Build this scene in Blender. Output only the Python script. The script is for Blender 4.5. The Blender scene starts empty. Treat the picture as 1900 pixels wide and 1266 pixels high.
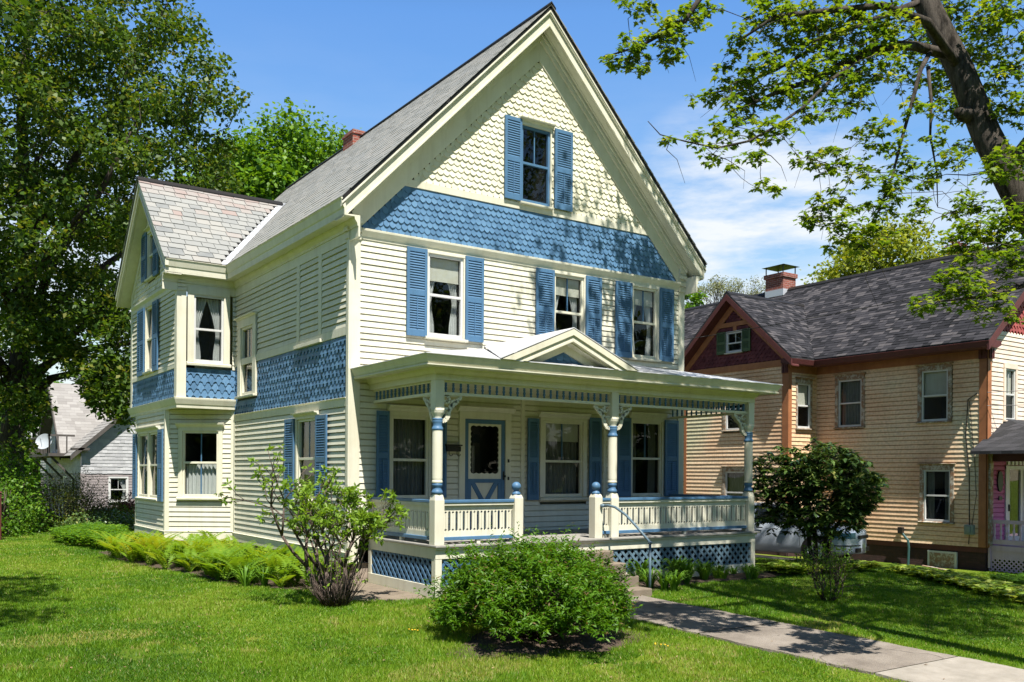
import bpy, bmesh, math, random
import numpy as np
from mathutils import Vector, Matrix
random.seed(11); RNG = np.random.default_rng(11)
R = math.radians
SC = bpy.context.scene
COL = SC.collection

# ------------------------------------------------------------------ camera (eye height about 2.1 m, slight view shift upward)
EYE = Vector((-6.286, -13.884, 2.089)); HEAD = R(34.46); ROLL = 0.0063; FPX = 1698.0; PPX, PPY = 950.0, 880.0
RIGHT = Vector((math.cos(HEAD), -math.sin(HEAD), 0)); FWD = Vector((math.sin(HEAD), math.cos(HEAD), 0)); UP = Vector((0, 0, 1))
def view(p):
    """where a world point falls in the photograph (1900 wide); used to keep crowns out of the open sky"""
    d = Vector(p) - EYE; Y = d.dot(FWD)
    if Y < .3: return (-9999, -9999)
    x = FPX * d.dot(RIGHT) / Y; y = -FPX * d.z / Y
    return (PPX + x - ROLL * y, PPY + ROLL * x + y)
def at(px, py, depth):
    x = (px - PPX) + ROLL * (py - PPY); y = (py - PPY) - ROLL * (px - PPX)
    return EYE + RIGHT * (x / FPX * depth) + FWD * depth - UP * (y / FPX * depth)

cam = bpy.data.objects.new('camera', bpy.data.cameras.new('camera')); COL.objects.link(cam)
cr = RIGHT * math.cos(ROLL) + UP * math.sin(ROLL); cu = UP * math.cos(ROLL) - RIGHT * math.sin(ROLL)
m = Matrix((cr, cu, -FWD)).transposed().to_4x4(); m.translation = EYE
cam.matrix_world = m
cam.data.sensor_width = 36; cam.data.lens = FPX / 1900 * 36
cam.data.shift_y = (PPY - 633) / 1900; cam.data.clip_end = 3000; cam.data.clip_start = .05
SC.camera = cam

def smooth(a, b, t):
    t = min(1, max(0, (t - a) / (b - a))); return t * t * (3 - 2 * t)
def ground(x, y):
    if y >= -2: g = .27
    elif y > -3.4: g = .27 + (y + 2) * .036
    else: g = .22 + (y + 3.4) * .057
    g = max(g, -.3)
    return g - .66 * smooth(8.5, 17.5, x) - .66 * smooth(13, 34, y) * (1 - smooth(8.5, 17.5, x))

# ------------------------------------------------------------------ materials
def new_mat(name):
    m = bpy.data.materials.new(name); m.use_nodes = True
    nt = m.node_tree; b = nt.nodes['Principled BSDF']
    return m, nt, b
def N(nt, t, **kw):
    n = nt.nodes.new(t)
    for k, v in kw.items():
        if k in n.inputs.keys(): n.inputs[k].default_value = v
        else: setattr(n, k, v)
    return n
def ramp(nt, fac, stops):
    r = nt.nodes.new('ShaderNodeValToRGB')
    while len(r.color_ramp.elements) < len(stops): r.color_ramp.elements.new(.5)
    for e, (p, c) in zip(r.color_ramp.elements, stops): e.position = p; e.color = (*c, 1)
    nt.links.new(fac, r.inputs[0]); return r
def coords(nt):
    return nt.nodes.new('ShaderNodeNewGeometry').outputs['Position']
def paint(name, col, col2=None, rough=.55, scale=3.0, bump=.15, spec=.35, stretch=(1, 1, 1), amt=.6, fine=60):
    """painted or plain surface with soft uneven patches and a fine grain"""
    m, nt, b = new_mat(name); L = nt.links
    pos = coords(nt)
    mp = N(nt, 'ShaderNodeMapping'); mp.inputs['Scale'].default_value = stretch; L.new(pos, mp.inputs[0])
    n = N(nt, 'ShaderNodeTexNoise', Scale=scale, Detail=6.0, Roughness=.65); L.new(mp.outputs[0], n.inputs['Vector'])
    col2 = col2 or tuple(c * .82 for c in col)
    r = ramp(nt, n.outputs[0], [(.5 - amt * .4, col2), (.5 + amt * .3, col)])
    ta = N(nt, 'ShaderNodeAttribute', attribute_name='tone'); tr = ramp(nt, ta.outputs['Fac'], [(0, (.9, .9, .89)), (.5, (1, 1, 1)), (1, (1.06, 1.06, 1.06))])
    tm = N(nt, 'ShaderNodeMixRGB', blend_type='MULTIPLY'); tm.inputs[0].default_value = 1; L.new(r.outputs[0], tm.inputs[1]); L.new(tr.outputs[0], tm.inputs[2])
    ms = N(nt, 'ShaderNodeMapping'); ms.inputs['Scale'].default_value = (7, 7, .5); L.new(pos, ms.inputs[0]); ns = N(nt, 'ShaderNodeTexNoise', Scale=1.0, Detail=5.0, Roughness=.7); L.new(ms.outputs[0], ns.inputs['Vector'])
    rs = ramp(nt, ns.outputs[0], [(.30, (.88, .87, .85)), (.55, (1, 1, 1))]); tm2 = N(nt, 'ShaderNodeMixRGB', blend_type='MULTIPLY'); tm2.inputs[0].default_value = 1; L.new(tm.outputs[0], tm2.inputs[1]); L.new(rs.outputs[0], tm2.inputs[2])
    nc = N(nt, 'ShaderNodeTexNoise', Scale=22.0, Detail=6.0, Roughness=.75); L.new(pos, nc.inputs['Vector']); rc = ramp(nt, nc.outputs[0], [(.70, (1, 1, 1)), (.73, (.62, .58, .5))])
    tm3 = N(nt, 'ShaderNodeMixRGB', blend_type='MULTIPLY'); tm3.inputs[0].default_value = 1; L.new(tm2.outputs[0], tm3.inputs[1]); L.new(rc.outputs[0], tm3.inputs[2]); tm = tm3
    L.new(tm.outputs[0], b.inputs['Base Color'])
    b.inputs['Roughness'].default_value = rough; b.inputs['Specular IOR Level'].default_value = spec
    if bump:
        f = N(nt, 'ShaderNodeTexNoise', Scale=float(fine), Detail=3.0); L.new(pos, f.inputs['Vector'])
        bp = N(nt, 'ShaderNodeBump', Strength=bump, Distance=.01); L.new(f.outputs[0], bp.inputs['Height']); L.new(bp.outputs[0], b.inputs['Normal'])
    return m
def tone_mat(name, stops, rough=.8, spec=.2, bump=.2, fine=40, noise=.25):
    """colour picked per piece by its 'tone' attribute"""
    m, nt, b = new_mat(name); L = nt.links
    a = N(nt, 'ShaderNodeAttribute', attribute_name='tone')
    n = N(nt, 'ShaderNodeTexNoise', Scale=5.0, Detail=5.0); L.new(coords(nt), n.inputs['Vector'])
    mm = N(nt, 'ShaderNodeMath', operation='MULTIPLY_ADD'); L.new(n.outputs[0], mm.inputs[0]); mm.inputs[1].default_value = noise
    a2 = N(nt, 'ShaderNodeMath', operation='SUBTRACT'); L.new(a.outputs['Fac'], a2.inputs[0]); a2.inputs[1].default_value = noise * .5
    L.new(a2.outputs[0], mm.inputs[2])
    r = ramp(nt, mm.outputs[0], stops); L.new(r.outputs[0], b.inputs['Base Color'])
    b.inputs['Roughness'].default_value = rough; b.inputs['Specular IOR Level'].default_value = spec
    if bump:
        f = N(nt, 'ShaderNodeTexNoise', Scale=float(fine), Detail=4.0); L.new(coords(nt), f.inputs['Vector'])
        bp = N(nt, 'ShaderNodeBump', Strength=bump, Distance=.01); L.new(f.outputs[0], bp.inputs['Height']); L.new(bp.outputs[0], b.inputs['Normal'])
    return m
def leaf_mat(name, stops, trans=.35, rough=.5, spec=.3):
    m, nt, b = new_mat(name); L = nt.links
    a = N(nt, 'ShaderNodeAttribute', attribute_name='tone')
    r = ramp(nt, a.outputs['Fac'], stops); L.new(r.outputs[0], b.inputs['Base Color'])
    b.inputs['Roughness'].default_value = rough; b.inputs['Specular IOR Level'].default_value = spec
    t = N(nt, 'ShaderNodeBsdfTranslucent')
    hs = N(nt, 'ShaderNodeMixRGB', blend_type='MULTIPLY'); hs.inputs[0].default_value = 1; hs.inputs[2].default_value = (1.5, 1.35, .5, 1)
    L.new(r.outputs[0], hs.inputs[1]); L.new(hs.outputs[0], t.inputs[0])
    mx = N(nt, 'ShaderNodeMixShader'); mx.inputs[0].default_value = trans
    L.new(b.outputs[0], mx.inputs[1]); L.new(t.outputs[0], mx.inputs[2])
    L.new(mx.outputs[0], nt.nodes['Material Output'].inputs[0])
    return m
def glass_mat(name, tint=(.9, .93, .92), refl=.035):
    m, nt, b = new_mat(name); L = nt.links; nt.nodes.remove(b)
    tr = N(nt, 'ShaderNodeBsdfTransparent'); tr.inputs[0].default_value = (*tint, 1)
    gl = N(nt, 'ShaderNodeBsdfGlossy', Roughness=.015); gl.inputs[0].default_value = (1, 1, 1, 1)
    wn = N(nt, 'ShaderNodeTexNoise', Scale=1.7, Detail=1.0); L.new(coords(nt), wn.inputs['Vector'])
    bp = N(nt, 'ShaderNodeBump', Strength=.05, Distance=.05); L.new(wn.outputs[0], bp.inputs['Height']); L.new(bp.outputs[0], gl.inputs['Normal'])
    ge = nt.nodes.new('ShaderNodeNewGeometry'); dt = N(nt, 'ShaderNodeVectorMath', operation='DOT_PRODUCT'); L.new(ge.outputs['Normal'], dt.inputs[0]); L.new(ge.outputs['Incoming'], dt.inputs[1])
    ab = N(nt, 'ShaderNodeMath', operation='ABSOLUTE'); L.new(dt.outputs['Value'], ab.inputs[0]); om = N(nt, 'ShaderNodeMath', operation='SUBTRACT'); om.inputs[0].default_value = 1; L.new(ab.outputs[0], om.inputs[1])
    pw = N(nt, 'ShaderNodeMath', operation='POWER'); L.new(om.outputs[0], pw.inputs[0]); pw.inputs[1].default_value = 4.5
    ad = N(nt, 'ShaderNodeMath', operation='MULTIPLY_ADD'); L.new(pw.outputs[0], ad.inputs[0]); ad.inputs[1].default_value = .75; ad.inputs[2].default_value = refl
    mx = N(nt, 'ShaderNodeMixShader'); L.new(ad.outputs[0], mx.inputs[0]); L.new(tr.outputs[0], mx.inputs[1]); L.new(gl.outputs[0], mx.inputs[2])
    L.new(mx.outputs[0], nt.nodes['Material Output'].inputs[0]); return m
def brick_mat(name, c1, c2, mortar, sx=.21, sz=.07, axis='x'):
    m, nt, b = new_mat(name); L = nt.links
    pos = coords(nt); sp = N(nt, 'ShaderNodeSeparateXYZ'); L.new(pos, sp.inputs[0])
    ad = N(nt, 'ShaderNodeMath', operation='ADD'); L.new(sp.outputs[0], ad.inputs[0]); L.new(sp.outputs[1], ad.inputs[1])
    cb = N(nt, 'ShaderNodeCombineXYZ'); L.new(ad.outputs[0], cb.inputs[0]); L.new(sp.outputs[2], cb.inputs[1])
    br = N(nt, 'ShaderNodeTexBrick'); L.new(cb.outputs[0], br.inputs['Vector'])
    br.inputs['Scale'].default_value = 1; br.inputs['Brick Width'].default_value = sx; br.inputs['Row Height'].default_value = sz
    br.inputs['Mortar Size'].default_value = .006; br.inputs['Color1'].default_value = (*c1, 1); br.inputs['Color2'].default_value = (*c2, 1); br.inputs['Mortar'].default_value = (*mortar, 1)
    n = N(nt, 'ShaderNodeTexNoise', Scale=9.0, Detail=5.0); L.new(pos, n.inputs['Vector'])
    mx = N(nt, 'ShaderNodeMixRGB', blend_type='MULTIPLY'); mx.inputs[0].default_value = .7
    r = ramp(nt, n.outputs[0], [(.3, (.55, .55, .55)), (.7, (1.1, 1.1, 1.1))]); L.new(br.outputs[0], mx.inputs[1]); L.new(r.outputs[0], mx.inputs[2])
    L.new(mx.outputs[0], b.inputs['Base Color']); b.inputs['Roughness'].default_value = .9
    bp = N(nt, 'ShaderNodeBump', Strength=.6, Distance=.01); L.new(br.outputs['Fac'], bp.inputs['Height']); bp.invert = True; L.new(bp.outputs[0], b.inputs['Normal'])
    return m
def metal(name, col, rough=.35, metallic=.6):
    m, nt, b = new_mat(name); b.inputs['Base Color'].default_value = (*col, 1); b.inputs['Metallic'].default_value = metallic; b.inputs['Roughness'].default_value = rough
    return m

M = {}
M['cream'] = paint('cream_paint', (.62, .60, .49), (.57, .54, .425), rough=.5, scale=1.7, bump=.12)
M['trim'] = paint('cream_trim_paint', (.62, .60, .49), (.565, .535, .415), rough=.48, scale=2.5, bump=.08)
M['blue'] = paint('blue_paint', (.068, .155, .27), (.054, .125, .22), rough=.5, scale=3, bump=.1)
M['blue_s'] = tone_mat('blue_shingle_paint', [(0, (.055, .128, .225)), (.5, (.072, .162, .28)), (1, (.09, .188, .31))], rough=.55, spec=.35, bump=.15)
M['cream_s'] = tone_mat('cream_shingle_paint', [(0, (.56, .525, .385)), (.5, (.61, .58, .44)), (1, (.64, .615, .475))], rough=.55, spec=.3, bump=.15)
M['bluegrey'] = paint('grey_blue_lattice_paint', (.11, .175, .225), (.09, .15, .195), rough=.6, scale=4)
M['white'] = paint('white_storm_paint', (.56, .56, .55), (.5, .5, .49), rough=.4, scale=3, bump=.03)
M['slate'] = tone_mat('roof_slate', [(0, (.11, .12, .125)), (.18, (.19, .195, .19)), (.6, (.225, .228, .217)), (.8, (.245, .24, .222)), (.9, (.235, .215, .2)), (1, (.235, .185, .168))], rough=.62, spec=.35, bump=.3, fine=25)
M['flash'] = metal('zinc_flashing', (.55, .57, .6), .42, .35)
M['tin'] = paint('silver_roof_coating', (.54, .54, .55), (.42, .43, .45), rough=.42, scale=2.2, bump=.1, spec=.5)
M['glass'] = glass_mat('window_glass')
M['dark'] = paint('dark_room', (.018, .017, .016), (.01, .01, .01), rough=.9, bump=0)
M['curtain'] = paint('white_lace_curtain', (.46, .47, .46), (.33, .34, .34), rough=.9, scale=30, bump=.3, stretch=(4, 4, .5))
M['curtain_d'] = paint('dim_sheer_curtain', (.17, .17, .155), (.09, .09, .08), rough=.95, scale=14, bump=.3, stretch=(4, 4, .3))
M['blind'] = paint('cream_roller_blind', (.40, .39, .33), (.35, .34, .29), rough=.8, bump=.05)
M['deck'] = paint('grey_deck_paint', (.30, .285, .26), (.21, .20, .18), rough=.6, scale=6, stretch=(8, 1, 1))
M['conc'] = paint('worn_concrete', (.21, .17, .125), (.12, .095, .07), rough=.9, scale=5, bump=.5, amt=.9)
M['found'] = brick_mat('painted_stone_block', (.33, .265, .21), (.29, .235, .185), (.19, .155, .12), .55, .17)
M['brick'] = brick_mat('red_brick', (.28, .07, .045), (.2, .05, .035), (.34, .28, .24))
M['black'] = paint('black_iron', (.012, .012, .013), (.02, .016, .012), rough=.45, bump=.05)
M['railpaint'] = paint('weathered_blue_grey_pipe_paint', (.11, .165, .205), (.07, .115, .15), rough=.5, scale=20)

# ------------------------------------------------------------------ mesh builder
class MB:
    def __init__(self): self.v = []; self.f = []; self.t = []; self.mi = []
    def add(self, vs, fs, tone=.5, mi=0):
        o = len(self.v); self.v += [tuple(p) for p in vs]; self.t += [tone] * len(vs)
        self.f += [tuple(i + o for i in f) for f in fs]; self.mi += [mi] * len(fs)
    def hexa(self, p, tone=.5, mi=0):
        self.add(p, [(0, 3, 2, 1), (4, 5, 6, 7), (0, 1, 5, 4), (1, 2, 6, 5), (2, 3, 7, 6), (3, 0, 4, 7)], tone, mi)
    def box(self, x0, x1, y0, y1, z0, z1, tone=.5, mi=0):
        self.hexa([(x0, y0, z0), (x1, y0, z0), (x1, y1, z0), (x0, y1, z0), (x0, y0, z1), (x1, y0, z1), (x1, y1, z1), (x0, y1, z1)], tone, mi)
    def prism(self, poly, ext, tone=.5, mi=0):
        """poly: list of Vectors (planar), ext: Vector"""
        n = len(poly); ext = Vector(ext); a = [Vector(p) for p in poly]; b = [p + ext for p in a]
        self.add(a + b, [tuple(range(n))[::-1], tuple(range(n, 2 * n))] + [(i, (i + 1) % n, n + (i + 1) % n, n + i) for i in range(n)], tone, mi)
    def quad(self, a, b, c, d, tone=.5, mi=0): self.add([a, b, c, d], [(0, 1, 2, 3)], tone, mi)
    def tube(self, pts, radii, sides=6, tone=.5, mi=0, cap=True):
        pts = [Vector(p) for p in pts]
        if not hasattr(radii, '__len__'): radii = [radii] * len(pts)
        rings = []; up = Vector((0, 0, 1))
        prev = None
        for i, p in enumerate(pts):
            d = (pts[min(i + 1, len(pts) - 1)] - pts[max(i - 1, 0)])
            d = d.normalized() if d.length > 1e-9 else Vector((0, 0, 1))
            if prev is None:
                a = d.cross(up if abs(d.z) < .9 else Vector((1, 0, 0))).normalized()
            else:
                a = (prev - d * prev.dot(d)); a = a.normalized() if a.length > 1e-6 else d.orthogonal().normalized()
            prev = a; b = d.cross(a)
            rings.append([p + (a * math.cos(2 * math.pi * k / sides) + b * math.sin(2 * math.pi * k / sides)) * radii[i] for k in range(sides)])
        vs = [q for r in rings for q in r]; fs = []
        for i in range(len(rings) - 1):
            for k in range(sides):
                k2 = (k + 1) % sides; fs.append((i * sides + k, i * sides + k2, (i + 1) * sides + k2, (i + 1) * sides + k))
        if cap: fs.append(tuple(range(sides))[::-1]); fs.append(tuple((len(rings) - 1) * sides + k for k in range(sides)))
        self.add(vs, fs, tone, mi)
    def lathe(self, c, prof, sides=20, tone=.5, mi=0):
        """prof: list of (r, z)"""
        vs = [(c[0] + r * math.cos(2 * math.pi * k / sides), c[1] + r * math.sin(2 * math.pi * k / sides), z) for r, z in prof for k in range(sides)]
        fs = [(i * sides + k, i * sides + (k + 1) % sides, (i + 1) * sides + (k + 1) % sides, (i + 1) * sides + k) for i in range(len(prof) - 1) for k in range(sides)]
        fs += [tuple(range(sides))[::-1], tuple((len(prof) - 1) * sides + k for k in range(sides))]
        self.add(vs, fs, tone, mi)
    def build(self, name, mat, parent=None, base=None, smooth=False, bevel=0, fixn=True):
        me = bpy.data.meshes.new(name)
        base = Vector(base) if base is not None else (ROOT.get(parent.name, Vector()) if parent else Vector())
        v = np.array(self.v, dtype=np.float64).reshape(-1, 3) - np.array(base)
        me.from_pydata(v.tolist(), [], self.f)
        mats = mat if isinstance(mat, (list, tuple)) else [mat]
        for mm in mats: me.materials.append(mm)
        if len(mats) > 1: me.polygons.foreach_set('material_index', self.mi)
        at_ = me.attributes.new('tone', 'FLOAT', 'POINT'); at_.data.foreach_set('value', self.t)
        if fixn and len(self.f) < 60000:
            bm = bmesh.new(); bm.from_mesh(me); bmesh.ops.recalc_face_normals(bm, faces=bm.faces); bm.to_mesh(me); bm.free()
        if smooth: me.shade_smooth()
        o = bpy.data.objects.new(name, me); COL.objects.link(o)
        if parent:
            o.parent = parent; ROOT[o.name] = ROOT.get(parent.name, Vector())
        else:
            o.location = base; ROOT[o.name] = base
        if bevel:
            b = o.modifiers.new('bevel', 'BEVEL'); b.width = bevel; b.segments = 2; b.limit_method = 'ANGLE'; b.angle_limit = R(40)
        if smooth == 'auto':
            me.shade_auto_smooth() if hasattr(me, 'shade_auto_smooth') else None
        return o
ROOT = {}
def thing(name, label, cat, loc=(0, 0, 0), group=None):
    o = bpy.data.objects.new(name, None); COL.objects.link(o); o.location = loc; o.empty_display_size = .2
    ROOT[o.name] = Vector(loc); return tag(o, label, cat, group)
def tag(o, label, cat, group=None, kind=None):
    o['label'] = label; o['category'] = cat
    if group: o['group'] = group
    if kind: o['kind'] = kind
    return o
def copy_thing(src, loc, rz=0, scale=1, label=None):
    c = src.copy(); COL.objects.link(c); c.location = loc; c.rotation_euler = (0, 0, rz); c.scale = (scale,) * 3
    if label: c['label'] = label
    for ch in src.children:
        d = ch.copy(); COL.objects.link(d); d.parent = c
        for g in ch.children:
            e = g.copy(); COL.objects.link(e); e.parent = d
    return c

class Wall:
    """a wall plane: s runs along it, z up, d outward"""
    def __init__(self, o, e, n): self.o = Vector((o[0], o[1], 0)); self.e = Vector((e[0], e[1], 0)).normalized(); self.n = Vector((n[0], n[1], 0)).normalized()
    def p(self, s, z, d=0): return self.o + self.e * s + self.n * d + Vector((0, 0, z))
    def box(self, mb, s0, s1, z0, z1, d0, d1, tone=.5, mi=0):
        mb.hexa([self.p(s, z, d) for z in (z0, z1) for (s, d) in ((s0, d0), (s1, d0), (s1, d1), (s0, d1))], tone, mi)
    def poly(self, mb, pts, d0, d1, tone=.5, mi=0):
        mb.prism([self.p(s, z, d0) for s, z in pts], self.n * (d1 - d0), tone, mi)
    def profile(self, mb, s0, s1, prof, tone=.5, mi=0):
        """prof: list of (d, z) closed, run along s; s0/s1 may be functions of d for mitres"""
        a0 = s0 if callable(s0) else (lambda d: s0); a1 = s1 if callable(s1) else (lambda d: s1)
        n = len(prof); vs = [self.p(a0(d), z, d) for d, z in prof] + [self.p(a1(d), z, d) for d, z in prof]
        mb.add(vs, [tuple(range(n)), tuple(range(n, 2 * n))[::-1]] + [(i, (i + 1) % n, n + (i + 1) % n, n + i) for i in range(n)], tone, mi)

def spans(iv, holes, z0, z1):
    segs = [iv]
    zm = (z0 + z1) / 2
    for (a, b, c, d) in holes:
        if c < zm < d:
            out = []
            for (p, q) in segs:
                if b <= p or a >= q: out.append((p, q))
                else:
                    if a > p: out.append((p, a))
                    if b < q: out.append((b, q))
            segs = out
    return segs
def clapboard(mb, W, z0, z1, sl, sr, holes=(), ex=.105, d=.0, lap=.024):
    """rows of lapped boards between heights; sl/sr are functions of z (or numbers)"""
    fl = sl if callable(sl) else (lambda z: sl); fr = sr if callable(sr) else (lambda z: sr)
    n = max(1, round((z1 - z0) / ex)); h = (z1 - z0) / n
    for k in range(n):
        a, b = z0 + k * h, z0 + (k + 1) * h + .004
        for (p, q) in spans((fl(a + h / 2), fr(a + h / 2)), holes, a, b):
            if q - p < .02: continue
            # slightly irregular run, broken into board lengths
            cuts = [p]; x = p + random.uniform(1.2, 3.6)
            while x < q - .7: cuts.append(x); x += random.uniform(2.0, 3.8)
            cuts.append(q)
            ends = len(cuts) - 1
            for i in range(ends):
                s0, s1 = cuts[i], cuts[i + 1]
                l0 = fl(a) if (i == 0 and abs(p - fl(a + h / 2)) < 1e-6) else s0; l1 = fl(b) if (i == 0 and abs(p - fl(a + h / 2)) < 1e-6) else s0
                r0 = fr(a) if (i == ends - 1 and abs(q - fr(a + h / 2)) < 1e-6) else s1; r1 = fr(b) if (i == ends - 1 and abs(q - fr(a + h / 2)) < 1e-6) else s1
                j = random.uniform(-.002, .002); o = d + lap + random.uniform(-.0015, .0025); tone = random.uniform(.2, .8)
                # each board is coved at its top so that the next board's butt stands over a groove
                f = .74; zc = a + (b - a) * f; lc, rc_ = l0 + (l1 - l0) * f, r0 + (r1 - r0) * f; jr = random.uniform(-.002, .002)
                mb.add([W.p(l0, a + j, o), W.p(r0, a + jr, o), W.p(rc_, zc, d + lap * .55), W.p(lc, zc, d + lap * .55), W.p(r1, b, d - .012), W.p(l1, b, d - .012), W.p(l0, a + j + .004, d - .014), W.p(r0, a + jr + .004, d - .014)],
                       [(0, 1, 2, 3), (3, 2, 4, 5), (0, 6, 7, 1)], tone)
def shingles(mb, W, z0, z1, sl, sr, holes=(), ex=.105, w=.11, shape='scallop', d=.0):
    """rows of separately cut shingles, rounded or clipped at the butt"""
    fl = sl if callable(sl) else (lambda z: sl); fr = sr if callable(sr) else (lambda z: sr)
    n = max(1, round((z1 - z0) / ex)); h = (z1 - z0) / n
    for k in range(n):
        a, b = z0 + k * h, z0 + (k + 1) * h
        for (p, q) in spans((fl(a + h / 2), fr(a + h / 2)), holes, a, b):
            s = p - (w / 2 if k % 2 else 0)
            while s < q - .004:
                s0, s1 = max(s, p), min(s + w, q); c = s + w / 2
                if s1 - s0 > .008:
                    g = .0025; o = d + .027 + random.uniform(-.004, .006); pts = []; jz = random.gauss(0, h * .03); a0 = a; a = a + jz
                    dip = h * .62
                    if shape == 'scallop':
                        for i in range(9):
                            u = i / 8; xx = s + g + (w - 2 * g) * u
                            zz = a - dip * .62 * (math.sin(math.pi * u) ** .9) + dip * .36
                            pts.append((min(max(xx, s0), s1), zz))
                    elif shape == 'square': pts = [(max(s + g, s0), a - .01), (min(s + w - g, s1), a - .01)]
                    elif shape == 'round':
                        for u, v in ((0, .5), (.2, .45), (.28, .15), (.38, -.2), (.5, -.32), (.62, -.2), (.72, .15), (.8, .45), (1, .5)):
                            pts.append((min(max(s + g + (w - 2 * g) * u, s0), s1), a + v * h * .62))
                    else:
                        for u, v in ((0, .34), (.2, .30), (.3, -.12), (.7, -.12), (.8, .30), (1, .34)):
                            pts.append((min(max(s + g + (w - 2 * g) * u, s0), s1), a + v * h))
                    a = a0; m_ = len(pts); tone = random.random() if random.random() < .93 else random.choice((-.3, 1.35))
                    top = [(s1, b + .02), (s0, b + .02)]
                    vs = [W.p(x, z, o - .01 * (z - a) / h) for x, z in pts] + [W.p(x, min(z, z1 + .01), d + .007) for x, z in top] + [W.p(x, z, d + .002) for x, z in pts]
                    mb.add(vs, [tuple(range(m_ + 2))] + [(i, m_ + 2 + i, m_ + 3 + i, i + 1) for i in range(m_ - 1)], tone)
                s += w
        for (p, q) in spans((fl(b), fr(b)), holes, a, b):    # backing just behind each course
            mb.add([W.p(p, a, d + .003), W.p(q, a, d + .003), W.p(q, b, d + .003), W.p(p, b, d + .003)], [(0, 1, 2, 3)], .1)

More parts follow.
